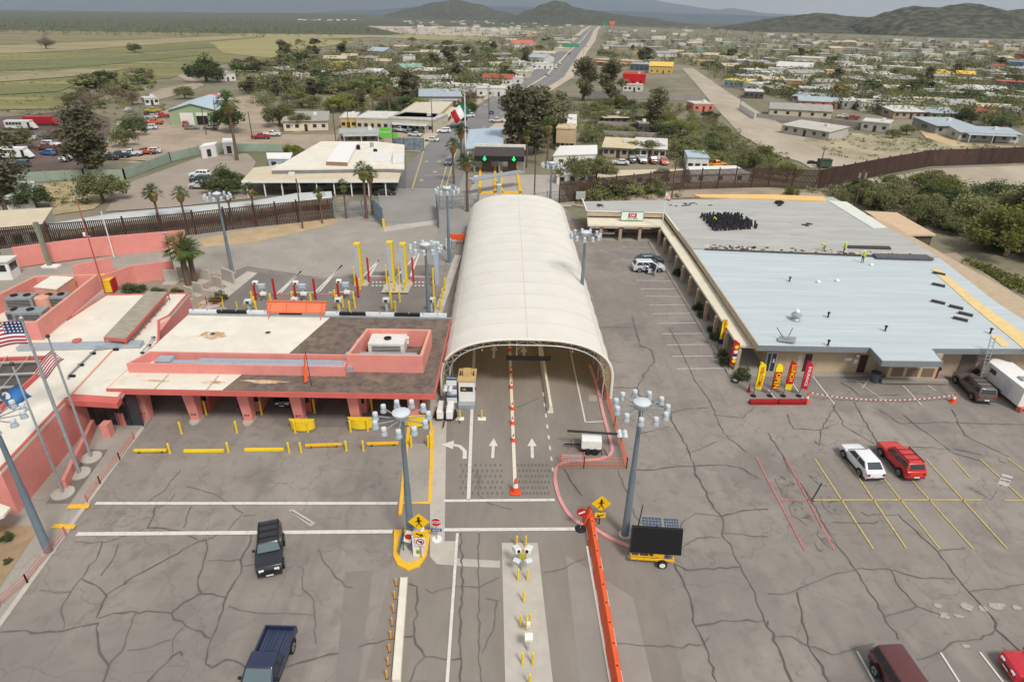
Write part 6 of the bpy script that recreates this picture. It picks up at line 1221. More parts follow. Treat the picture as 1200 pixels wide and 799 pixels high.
# white box trailer on the right
g = G(1181,464); t = T('box_trailer', 'white enclosed box trailer with slanted nose parked at the right edge', 'trailer', (52.7,57.4), radians(-2)); b = MB(); b.hexa([(-1.25,-3.2,.55),(1.25,-3.2,.55),(1.25,2.6,.55),(-1.25,2.6,.55),(-1.25,-3.2,2.6),(1.25,-3.2,2.6),(1.25,2.6,2.6),(-1.25,2.6,2.6)]); b.build('box', M_white, t, bevel=.06)
MB().prism([(-1.2,2.6),(1.2,2.6),(0,3.8)], .55, 2.5).build('nose', M_white, t, bevel=.03); MB().box(-1.27,-1.25,1.0,1.9,1.7,2.2).build('window', M_glass, t); MB().box(-1.275,-1.255,-1.6,-.6,.75,2.3).build('side_door', mat('off_white', (216,218,220), .5, .03, 2), t); MB().box(-.5,.5,-1.6,-.8,2.6,2.8).build('roof_hatch', M_galv, t, bevel=.03)
for s in (-1,1):
    for y in (-.1,.85): o = MB().cyl((s*1.2,y,.36),(s*1.3,y,.36),.36,n=18).build('wheel', M_rubber, t); MB().cyl((s*1.3,y,.36),(s*1.31,y,.36),.2,n=12).build('rim', M_galv, o)
    MB().box(s*1.28-.05,s*1.28+.05,-.6,1.35,.72,.8).build('mudguard', M_dark, t)
g = G(1198,481); t = T('barrier_block', 'faded red block lying at the right frame edge behind the trailer', 'barrier', (g.x, g.y), .4); MB().box(-.8,.8,-.25,.25,0,.6).build('block', mat('faded_red', (200,110,100), .7, .1, 2), t, bevel=.04); MB().box(-.6,.6,-.28,-.25,.2,.35).build('slot', M_dark, t)
# ================================================================== PEOPLE (one continuous skinned body each)
SKN = mat('skin', (176,128,100), .6, .04, 3); HAIR = mat('dark_hair', (48,38,34), .8, .1, 5)
def person(label, loc, rz, pose, top, legs, hat=None, s=1.0):
    "joint skeleton grown with the Skin modifier; clothes follow the body"
    if pose == 'kneel': J = dict(p=(0,0,.5),ch=(0,.18,.95),n=(0,.25,1.12),h=(0,.32,1.26),hl=(-.1,0,.48),kl=(-.12,.4,.1),al=(-.12,.0,.06),hr=(.1,0,.48),kr=(.14,.42,.45),ar=(.14,.42,.06),sl=(-.19,.2,1.05),el=(-.26,.42,.82),wl=(-.15,.6,.62),sr=(.19,.2,1.05),er=(.26,.42,.82),wr=(.12,.62,.6))
    elif pose == 'bend': J = dict(p=(0,0,.88),ch=(0,.33,1.12),n=(0,.46,1.18),h=(0,.6,1.2),hl=(-.1,0,.86),kl=(-.13,.08,.48),al=(-.14,.0,.06),hr=(.1,0,.86),kr=(.13,.08,.48),ar=(.14,.0,.06),sl=(-.19,.38,1.14),el=(-.24,.45,.85),wl=(-.14,.58,.62),sr=(.19,.38,1.14),er=(.24,.45,.85),wr=(.14,.58,.62))
    else: J = dict(p=(0,0,.93),ch=(0,.0,1.3),n=(0,.0,1.47),h=(0,.03,1.62),hl=(-.1,0,.9),kl=(-.12,.08,.5),al=(-.13,-.04,.06),hr=(.1,0,.9),kr=(.12,-.02,.5),ar=(.15,-.12,.06),sl=(-.2,0,1.4),el=(-.27,-.02,1.12),wl=(-.22,.16,.92),sr=(.2,0,1.4),er=(.27,-.02,1.12),wr=(.24,.15,.9))
    key = ['p','ch','n','h','hl','kl','al','hr','kr','ar','sl','el','wl','sr','er','wr']; P = [Vector(J[k]) for k in key]; R_ = [.15,.17,.06,.105,.095,.065,.045,.095,.065,.045,.07,.048,.035,.07,.048,.035]
    E_ = [(0,1),(1,2),(2,3),(0,4),(4,5),(5,6),(0,7),(7,8),(8,9),(1,10),(10,11),(11,12),(1,13),(13,14),(14,15)]
    for a in (6, 9): P.append(P[a]+Vector((0,.17,-.02))); R_.append(.04); E_.append((a, len(P)-1))
    for a in (12, 15):
        P.append(P[a]+(P[a]-P[a-1]).normalized()*.1); R_.append(.03); E_.append((a, len(P)-1)); hb = len(P)-1
        for f_ in range(-2, 3): P.append(P[hb]+(P[a]-P[a-1]).normalized()*(.075-.008*abs(f_))+Vector((f_*.018,0,0))); R_.append(.009); E_.append((hb, len(P)-1))
    me = bpy.data.meshes.new('person_body'); me.from_pydata([tuple(p) for p in P], E_, []); ob = bpy.data.objects.new('tmp', me); COL.objects.link(ob)
    md = ob.modifiers.new('s', 'SKIN'); ob.modifiers.new('ss', 'SUBSURF').levels = 1
    for i, v in enumerate(me.skin_vertices[0].data): v.radius = (R_[i]*(1.15 if i == 1 else 1), R_[i]*(.75 if i in (0,1) else 1)); v.use_root = (i == 0)
    bpy.context.view_layer.update(); m2 = bpy.data.meshes.new_from_object(ob.evaluated_get(bpy.context.evaluated_depsgraph_get())); bpy.data.objects.remove(ob)
    for q_ in (SKN, top, legs, M_black): m2.materials.append(q_)
    pel = P[0]; nk = P[2]; S_ = [(P[a], P[c_], k) for a, c_, k in [(0,1,1),(1,2,1),(2,3,0),(4,5,2),(5,6,2),(7,8,2),(8,9,2),(0,4,2),(0,7,2),(10,11,1),(11,12,1),(13,14,1),(14,15,1),(1,10,1),(1,13,1),(6,16,3),(9,17,3),(12,18,0)]]
    S_.append((P[15], P[15]+(P[15]-P[14]).normalized()*.2, 0)); S_[17] = (P[12], P[12]+(P[12]-P[11]).normalized()*.2, 0)
    for f in m2.polygons:
        c_ = f.center; best = min(S_, key=lambda s_: (c_-(s_[0]+(s_[1]-s_[0])*max(0, min(1, (c_-s_[0]).dot(s_[1]-s_[0])/max(1e-6, (s_[1]-s_[0]).length_squared))))).length)
        f.material_index = best[2]; f.use_smooth = True
    t = T('person', label, 'person', loc, rz); m2.name = 'body'; o = bpy.data.objects.new('body', m2); COL.objects.link(o); o.parent = t
    hd = P[3]; 
    if hat: MB().lathe([(.16,.02),(.125,.05),(.12,.1),(.07,.16),(.01,.18)],14,tuple(hd)).build('hard_hat', hat, t, smooth=True)
    else: MB().lathe([(.1,-.03),(.122,.03),(.11,.08),(.05,.12),(.01,.125)],14,(hd.x,hd.y-.02,hd.z)).build('hair', HAIR, t, smooth=True)
    fz = MB(); [fz.cbox((hd.x+q_*.035,hd.y+.1,hd.z+.01),(.018,.015,.012)) for q_ in (-1,1)]; fz.cbox((hd.x,hd.y+.115,hd.z-.02),(.02,.03,.035)); fz.cbox((hd.x,hd.y+.1,hd.z-.055),(.045,.015,.01)); fz.build('face_features', HAIR, t)
    t.scale = (s,)*3; return t
M_viz = mat('hi_vis_lime', (206,236,40), .6, .04, 2, emit=0); M_navy = mat('navy_cloth', (40,48,74), .8, .1, 3); M_jean = mat('dark_trousers', (44,46,56), .8, .1, 3)
person('kneeling roof worker in a lime vest among the black shingle bundles', (*G2(838,263,4.1), 4.15), 2.4, 'bend', M_viz, M_navy, M_viz)
person('leftmost roof worker at the seam bending over in a lime shirt', (*G2(965,294,4.1), 4.12), 2.0, 'bend', M_viz, M_jean, M_viz)
person('standing roof worker in lime shirt and dark trousers right of the bending one', (*G2(988,298,4.0), 4.05), 1.6, 'stand', M_viz, M_jean, M_viz, 1.05)
person('roof worker in lime vest and white helmet standing on the pale blue roof', (*G2(1010,308,4.0), 4.02), 2.2, 'stand', M_viz, M_jean, M_white, 1.05)
person('person in dark blue clothes standing beside the open minivan door', (*G2(765.5,323.5), .03), -.5, 'stand', M_navy, M_navy)
person('person in a pale shirt stooping at the minivan doorway', (*G2(758,320), .03), 1.2, 'bend', mat('pale_shirt', (206,190,186), .8, .08, 3), M_navy)
person('person in black walking on the arcade sidewalk near the green bush', (*G2(793.5,326), .15), .2, 'stand', M_black, M_jean)
person('person in black standing at the border street kerb by the grey car', (*G2(495,173), .1), 0, 'stand', M_black, M_jean)
person('officer in dark uniform standing under the pink canopy between the booths', (*G2(284,487), .03), 3.0, 'stand', M_navy, M_navy)
# ================================================================== STEEL BORDER FENCES
def steel_fence(label, pts, h, m=M_rust, post=5.0, slat=.3, name='border_fence', mp=None, px=True, rail=True, sw=.14, cat='fence'):
    P = [Vector(G2(*p)) if px else Vector(p) for p in pts]; t = T(name, label, cat, (P[0].x, P[0].y)); o = P[0]
    for i in range(len(P)-1):
        a, c = P[i]-o, P[i+1]-o; L_ = (c-a).length; n = max(1, round(L_/post))
        for k in range(n):
            p, q_ = a.lerp(c, k/n), a.lerp(c, (k+1)/n); net = MB(); ns = int((q_-p).length/slat)
            for j in range(ns): r_ = p.lerp(q_, (j+.5)/ns); net.beam((r_.x,r_.y,0),(r_.x,r_.y,h),sw,.05)
            if rail:
                for z_ in (h*.35, h*.68, h-.1): net.beam((p.x,p.y,z_),(q_.x,q_.y,z_),.1)
            net.build('panel', m, t); MB().beam((p.x,p.y,0),(p.x,p.y,h+.35),.22).build('post', mp or m, t)
    return t
steel_fence('rust brown steel border fence winding away to the right behind the shop', [(655,238),(700,233),(760,226),(800,222),(860,220),(900,219),(955,222),(1010,210),(1050,202),(1090,195),(1145,193),(1200,191),(1290,188)], 4.4, slat=.28, sw=.19)
steel_fence('rust brown steel border fence behind the pink boundary wall on the left', [(-60,302),(0,296),(62,290),(150,283),(230,275),(300,266),(350,261),(393,256)], 4.0, slat=.28, sw=.19)
M_link = mat('chain_link', (150,156,160), .5, .1, 3, metal=.3)
steel_fence('grey chain link fence between the left steel fence and the rolling gate', [(393,257),(440,252)], 3.2, M_link, 3, .3, 'chain_link_fence', sw=.04)
steel_fence('blue grey rolling gate panel standing open at the road left side', [(439,254),(450,267)], 3.6, mat('blue_grey_bars', (132,148,160), .5, .08, 2), 3, .3, 'rolling_gate', sw=.1, cat='gate')
steel_fence('blue grey gate panel at the road right side by the rear mast', [(512,245),(515,268)], 3.6, mat('blue_grey_bars', (0,0,0)), 3, .3, 'rolling_gate', sw=.1, cat='gate')
steel_fence('grey mesh fence across the planter behind the tent', [(515,246),(560,243),(562,232)], 2.6, M_link, 3, .3, 'chain_link_fence', sw=.04)
steel_fence('grey mesh fence right of the tent end around the far mast', [(612,243),(655,238)], 2.6, M_link, 3, .3, 'chain_link_fence', sw=.04)
g = G(450,267); t = T('yellow_post', 'thick yellow post at the near end of the open rolling gate', 'post', (g.x, g.y)); MB().beam((0,0,0),(0,0,1.6),.35).build('post', M_yel, t); MB().beam((0,0,1.6),(0,0,1.7),.4).build('cap', M_yel, t)
# right side: corner clutter
g = G(680,237); tag(MB().box(g.x-1,g.x+1,g.y-.05,g.y+.05,.6,2.3).build('perforated_sign', mat('perforated_grey', (176,180,178), .6, .1, 3)), 'pale grey perforated panel at the near end of the right steel fence', 'sign')
# ---- covered walkway with pale arched roof
M_poly = mat('translucent_roof', (184,188,186), .4, .05, .3); add_overlay(M_poly, (186,190,188), .3, .55, .7, .5)
A_ = [(57,268),(135,255),(300,240),(350,231),(389,229)]; t = T('covered_walkway', 'long pale arched roof over the walkway behind the left steel fence', 'walkway', (*G2(57,268,3),0)); o = G(57,268,3); o.z = 0
b = MB(); V = []; P = [G(x, y, 2.6)-o for x, y in A_]; Q = []
for i in range(len(P)-1): Q += [P[i].lerp(P[i+1], k/8) for k in range(8)]
Q.append(P[-1])
for i, p in enumerate(Q):
    d = (Q[min(i+1,len(Q)-1)]-Q[max(i-1,0)]).normalized(); nn = Vector((-d.y, d.x, 0))
    for k in range(9): a = pi*k/8; V.append((p.x+nn.x*2.1*cos(a), p.y+nn.y*2.1*cos(a), 2.3+1.0*sin(a)))
b.add(V, [(i*9+k, (i+1)*9+k, (i+1)*9+k+1, i*9+k+1)[::-1] for i in range(len(Q)-1) for k in range(8)]); b.build('arched_roof', M_poly, t, smooth=True)
for i in range(0, len(Q), 2):
    p = Q[i]; MB().beam((p.x, p.y+2, 0),(p.x, p.y+2, 2.4),.12).build('post', M_galv, t)
# ---- left buildings
def block(name, label, cat, roofpx, h, wm, rm, lip=.25, par=None, o_=None, base=0):
    P = Gs(roofpx, h); c_ = Vector((sum(p[0] for p in P)/len(P), sum(p[1] for p in P)/len(P))); t = T(name, label, cat, (c_.x, c_.y)); L_ = [(p[0]-c_.x, p[1]-c_.y) for p in P]
    MB().prism([(x*.965, y*.965) for x, y in L_], base, h-lip).build('wall', wm, t); MB().prism(L_, h-lip, h).build('roof', rm, t); return t, L_
def front_windows(t, L_, z0, z1, n, m=M_glass, w_=1.2, name='window', i0=0, i1=1):
    a, c_ = Vector(L_[i0])*.965, Vector(L_[i1])*.965; d = (c_-a); nn = Vector((d.y, -d.x)).normalized(); nn = nn if nn.y < 0 else -nn
    for k in range(n): p = a.lerp(c_, (k+.5)/n)+nn*.03; q_ = d.normalized()*w_/2; b = MB(); b.beam((p.x-q_.x,p.y-q_.y,(z0+z1)/2),(p.x+q_.x,p.y+q_.y,(z0+z1)/2),.08,z1-z0); b.build(name, m, t)
M_beige, M_cream, M_wht2, M_sheet = mat('beige_roof2', (206,192,166), .8, .06, .5), mat('cream_wall', (214,200,168), .85, .07, 1), mat('whitewash', (222,220,214), .85, .06, 1), mat('sheet_roof', (196,202,204), .5, .06, .6, stretch=(6,.5,1))
t, L_ = block('flat_roof_building', 'flat beige roofed building at the left edge behind the steel fence', 'building', [(-60,275),(48,264),(62,243),(-60,250)], 3.6, M_wht2, M_beige); front_windows(t, L_, 1, 2.4, 5)
t, L_ = block('trailer_home', 'white flat roofed trailer home by the dark bushes at the left edge', 'trailer home', [(-50,232),(38,228),(40,212),(-50,216)], 3.0, M_wht2, M_white); front_windows(t, L_, 1.2, 2.2, 4)
# ---- Mexican customs building with canopy
t = T('customs_building', 'long white roofed customs building with a columned front canopy beyond the fence', 'building', (*G2(375,210,0),)); o = Vector(t.location[:2])
def LO(px_, z): return [(G2(x,y,z)[0]-o.x, G2(x,y,z)[1]-o.y) for x, y in px_]
cz = LO([(283,212.5),(467,212),(474,190),(330,193),(297,197)], 3.4); MB().prism(cz, 3.1, 3.45).build('canopy_roof', M_beige, t); z = MB(); z.beam((*cz[0],3.3),(*cz[1],3.3),.2,.5); z.build('canopy_fascia', M_white, t)
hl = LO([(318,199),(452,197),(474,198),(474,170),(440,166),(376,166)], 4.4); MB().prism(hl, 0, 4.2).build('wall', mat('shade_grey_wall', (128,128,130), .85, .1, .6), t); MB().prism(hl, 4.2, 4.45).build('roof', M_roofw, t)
vt = LO([(382,190),(407,191),(420,167),(398,167)], 5.2); MB().prism(vt, 4.45, 5.25).build('raised_roof', M_white, t); z = MB(); z.beam((*vt[0],4.9),(*vt[1],4.9),.1,.8); z.build('gable_face', mat('brown_gable', (150,120,100), .8, .1, 1), t)
for pts in [[(432,188),(458,188),(460,178),(436,178)],[(460,190),(473,190),(474,180),(461,180)]]: MB().prism(LO(pts, 5), 4.45, 5).build('roof_block', M_wht2, t)
for k in range(9): u = (k+.2)/9; p = Vector(cz[0]).lerp(Vector(cz[1]), u); MB().beam((p.x,p.y+.4,0),(p.x,p.y+.4,3.1),.22).build('column', M_white, t)
for k in range(6): u = (k+.5)/6; p = Vector(hl[0]).lerp(Vector(hl[1]), u); MB().box(p.x-.9,p.x+.9,p.y-.12,p.y-.04,.8,2.4).build('window', M_glass, t)
for k, (x, y) in enumerate([(420,175),(436,172),(440,180)]): p = LO([(x,y)], 4.5)[0]; MB().lathe([(.5,0),(.5,1.0),(.1,1.2)],12,(p[0],p[1],4.45)).build('water_tank', M_black if k != 1 else M_galv, t)
for (x, y) in [(330,201),(326,196),(342,205),(418,200),(436,206)]: p = LO([(x,y)], 3.5)[0]; MB().cbox((p[0],p[1],3.75),(1.2,.8,.6)).build('roof_cooler', M_wht2, t, bevel=.03)
t, L_ = block('white_shed', 'small white shed with blue grey walls behind the customs building', 'shed', [(313,185.5),(340,186),(343,179),(312,179)], 2.8, mat('blue_white_wall', (176,190,198), .8, .06, 1), M_white); front_windows(t, L_, .9, 2, 2)
for i, (a_, lab) in enumerate([([(234,172),(252,169),(255,166),(239,168)],'white guard box with dark doorway by the green wall'),([(260,167),(274,167),(274,162),(261,162)],'tall white guard box left of the leaning palm trunk')]):
    t, L_ = block('guard_box', lab, 'booth', a_, 3.2, M_wht2, M_white); front_windows(t, L_, .3, 2.2, 1)
# green boundary wall of the junkyard
M_gwall = mat('pale_green_wall', (150,164,148), .85, .08, .4)
for i, (a_, c_) in enumerate([((10,215),(100,210)),((100,210),(147,210)),((147,210),(200,189.5)),((200,189.5),(234,181)),((276,178),(333,178)),((252,178),(261,178))]):
    A, C_ = G(*a_), G(*c_); t = T('boundary_wall', ['left length of the pale green junkyard wall','green junkyard wall stretch behind the orange crowned tree','pale green wall sloping up past the parked junkyard pickups','pale green wall end next to the white guard box','pale green wall between the palm trunk and the white gate','short pale green wall between the two guard boxes'][i], 'wall', (A.x, A.y)); d = C_-A; n = max(1, round(d.length/4))
    MB().beam((0,0,1.1),(d.x,d.y,1.1),.2,2.2).build('panel', M_gwall, t)
    for k in range(n+1): p = d*k/n; MB().beam((p.x,p.y-.05,0),(p.x,p.y-.05,2.35),.28).build('post', M_gwall, t)
# warehouse
g0, g1 = G(201,147), G(256,146.5); t = T('warehouse', 'green walled warehouse with a pale blue gabled metal roof and open doors', 'building', (g0.x, g0.y), atan2(g1.y-g0.y, g1.x-g0.x)); Lw = (g1-g0).length; D = 26; M_gw = mat('green_metal_wall', (150,170,132), .7, .06, .5, stretch=(5,5,.3)); M_br = mat('blue_metal_roof', (176,192,204), .5, .05, .3, stretch=(5,.4,1))
MB().add([(0,0,0),(Lw,0,0),(Lw,0,5),(Lw/2,0,7),(0,0,5),(0,D,0),(Lw,D,0),(Lw,D,5),(Lw/2,D,7),(0,D,5)],[(0,1,2,3,4),(9,8,7,6,5),(0,4,9,5),(1,6,7,2),(0,5,6,1)]).build('wall', M_gw, t)
MB().add([(-.5,-.6,4.9),(Lw/2,-.6,7.1),(Lw+.5,-.6,4.9),(-.5,D+.5,4.9),(Lw/2,D+.5,7.1),(Lw+.5,D+.5,4.9),(-.5,-.6,4.75),(Lw/2,-.6,6.9),(Lw+.5,-.6,4.75)],[(0,1,4,3),(1,2,5,4),(6,7,1,0),(7,8,2,1)]).build('roof', M_br, t)
MB().box(Lw*.22,Lw*.5,-.08,-.02,0,4).build('door', M_wht2, t); MB().box(Lw*.56,Lw*.8,-.08,-.02,0,3).build('open_door', M_black, t); MB().box(Lw*.56,Lw*.8,-.1,-.02,3,4).build('door', M_wht2, t)
# ---- lane control gantry with green arrows, entry lanes
g = G(585,187,3.4); g.z = 0; g.y += 1.1; t = T('lane_sign_gantry', 'dark roofed lane gantry with two green down arrows beyond the tent', 'gantry', (g.x, g.y)); w_ = 6.2
z = MB(); z.hexa([(-w_,-1,3.6),(w_,-1,3.6),(w_,3.2,4.4),(-w_,3.2,4.4),(-w_,-1,4.2),(w_,-1,4.2),(w_,3.2,5.6),(-w_,3.2,5.6)]); z.build('roof_louvre', mat('louvre_dark', (74,66,64), .7, .25, 3, stretch=(.3,4,8)), t)
MB().box(-w_-.3,w_+.3,3.3,3.9,5.0,6.2).build('parapet', M_wht2, t); MB().box(-w_,w_,-1.15,-1,2.9,4.2).build('sign_board', M_black, t)
M_grn = mat('green_arrow_light', (40,230,110), .4, .02, 1, emit=1.6)
for s in (-3.6, 3.6): z = MB(); z.box(s-.16,s+.16,-1.2,-1.16,3.5,4.1); z.add([(s-.5,-1.2,3.55),(s,-1.2,3.0),(s+.5,-1.2,3.55)],[(0,1,2)]); z.build('green_arrow', M_grn, t)
for s in (-w_, 0, w_): MB().beam((s,0,0),(s,0,3.6),.3).build('column', M_galv, t); 
for s in (-3.2, 3.2): MB().box(s-1.1,s+1.1,1.2,2.8,0,2.5).build('booth', mat('booth_brown', (110,90,80), .8, .1, 1), t)
t, L_ = block('metal_roof_hall', 'hall with a pale curved metal roof behind the arrow gantry', 'building', [(546,174),(590,173),(590,149),(549,152)], 5.0, M_wht2, M_br)
A, C_ = G(550,211,3.4), G(612,201,3.4); tag(MB().beam(A, C_, 2.4, .3).build('walkway_roof', M_galv), 'slanted white metal roof strip crossing above the yellow kerbed entry lanes', 'roof')
for i, (x0, y0, x1, y1, lab) in enumerate([(562,228,563,195,'left long yellow kerb of the entry lanes'),(580,228,580,196,'middle yellow kerb left of the inspection post'),(588,228,587,196,'middle yellow kerb right of the inspection post'),(610,228,605,195,'right long yellow kerb of the entry lanes'),(560,226.5,581,226.5,'left yellow cross kerb closing the entry lane'),(588,226.5,611,226.5,'right yellow cross kerb closing the entry lane')]):
    A, C_ = G(x0,y0), G(x1,y1); tag(MB().beam((A.x,A.y,.1),(C_.x,C_.y,.1),.6 if i < 4 else 1.2,.24).build('yellow_kerb', M_ykerb), lab, 'kerb')
for i, (x, y, lab) in enumerate([(585,215,'pale blue reader pillar between the two entry lanes'),(585,226,'low dark reader post at the head of the entry island'),(558,216,'teal sided pillar at the left entry lane'),(587,200,'far reader pillar under the slanted roof strip')]):
    g = G(x, y); t = T('reader_pillar', lab, 'kiosk', (g.x, g.y)); MB().box(-.4,.4,-.3,.3,0,1.7).build('pillar', mat('pillar_blue', (150,186,196), .5, .08, 2), t); MB().box(-.45,.45,-.35,.35,1.7,1.9).build('cap', M_white, t)
for a_, h_, m_, lab in [([(652,205),(690,203),(692,195),(655,196)],2.2,M_white,'low white tarpaulin roof by the far mast behind the steel fence'),([(700,207),(800,204),(800,198),(700,200)],2.2,M_beige,'long low pale roof strip behind the steel fence'),([(648,182),(700,180),(700,170),(656,171)],2.8,M_white,'white patio roofs beside the beige two storey block'),([(810,204),(880,203),(862,194),(806,195)],2.2,M_wht2,'pale roof strip by the orange truck'),([(655,150),(676,149),(676,134),(658,134)],3,M_wht2,'white roofed hut behind the beige block'),([(806,184),(832,185),(824,176),(802,176)],3.2,M_br,'blue grey shade canopy in the fenced yard')]:
    t, L_ = block('low_roof_shed', lab, 'shed', a_, h_, M_wht2, m_); front_windows(t, L_, .6, 1.6, 3)
# flag of the far side on its tall pole
base = G(546,192); t = T('flagpole', 'tall white flagpole beside the border palms', 'flagpole', (base.x, base.y)); d = MR @ Vector((546-600, -(112-399.5), -FPX)); hh = CAM_H+d.z*base.y/d.y; MB().lathe([(.22,0),(.12,hh)],10).build('pole', M_white, t); MB().lathe([(.3,hh),(.1,hh+.4)],8).build('finial', M_galv, t)
fo = T('national_flag', 'green white and red flag drooping from the tall white pole beyond the border', 'flag', (base.x, base.y, hh)); V, F = wave_flag(4.6, 3.0, 18, .5); b = MB(); b.v = V; b.f = [list(f) for f in F]; b.m = [0 if k//13 < 6 else (1 if k//13 < 12 else 2) for k in range(len(F))]
o_ = b.build('cloth', [mat('flag_green', (20,122,88), .7, .05, 2), mat('flag_white',(0,0,0)), mat('flag_scarlet', (206,48,48), .7, .05, 2)], fo, smooth=True); o_.location = (0,0,-1.5); o_.rotation_euler = (0,radians(-28),.1)
z = MB().lathe([(.45,0),(.45,.05)],12).build('emblem', mat('emblem_brown', (130,100,60), .7, .2, 3), fo, loc=(-2.1,-.3,-4.1)); z.rotation_euler = (radians(90),0,0)
g = G(461,178); t = pole('utility_pole', 'dark pole carrying the lime green banner above the customs yard', (g.x, g.y), 8, .14, M_wood, 'utility pole'); MB().box(-3.6,-.3,-.05,0,3.8,6.6).build('banner', mat('lime_banner', (110,200,70), .6, .06, 1), t); lettering('BIENVENIDOS', .5, M_white, t, (-1.95,-.08,5.3), (radians(90),0,0)); MB().box(.1,1.6,-.05,0,3.8,5.2).build('banner', mat('lime_banner', (0,0,0)), t)
g = G(480,177); t = T('screen_fence', 'grey blue mesh screen beside the customs yard hiding parked cars', 'fence', (g.x, g.y)); MB().box(-4.6,4.2,-.05,.05,.2,3.6).build('screen', mat('screen_mesh', (122,134,144), .6, .25, .9), t); [MB().beam((x,0,0),(x,0,3.8),.12).build('post', M_dark, t) for x in (-4.6,-1.6,1.4,4.2)]
# ================================================================== UTILITY POLES
def upole(label, x, y, h=9, arm=False, m=M_wood, group=None):
    g = G(x, y); t = T('utility_pole', label, 'utility pole', (g.x, g.y), 0, group); MB().lathe([(.16,0),(.11,h)],8).build('pole', m, t)
    if arm: MB().beam((-1,0,h-.6),(1,0,h-.6),.12).build('crossarm', m, t)
    for s in (-.6,.6) if arm else (): MB().lathe([(.22,h-1.8),(.22,h-.9)],8,(s,0,0)).build('transformer', M_galv, t)
    return t
upole('leaning brown pole at the right end of the tent', 626, 236, 11); upole('brown pole in front of the steel fence left of the customs palms', 355, 268, 9); upole('tan wooden pole behind the right steel fence above the shop sign', 787, 232, 8.5)
upole('wooden pole beside the right steel fence near the dump bin', 955, 223, 9); upole('pole with two transformers by the shop storage shed', 1001, 243, 8, True); upole('leaning wooden pole before the green warehouse', 242, 158, 8); upole('bare pole before the warehouse right corner', 256, 150, 9)
upole('dark pole beside the customs yard left', 394, 170, 10); upole('dark pole before the cream row building', 507, 156, 10, False); upole('pole beside the red pickup in the dirt yard', 296, 163, 8, m=M_rust); upole('dark pole in front of the yellow house', 409, 153, 9); upole('pole with crossarm by the highway bend', 573, 140, 12, True); upole('slim pole far up the left verge', 586, 105, 11)
upole('pole by the white wall at the gravel road', 867, 127, 8, True); upole('pole in the straw field beside the shrubs', 292, 88, 9); upole('tall pole amid the mid trees left of the highway', 468, 88, 12)
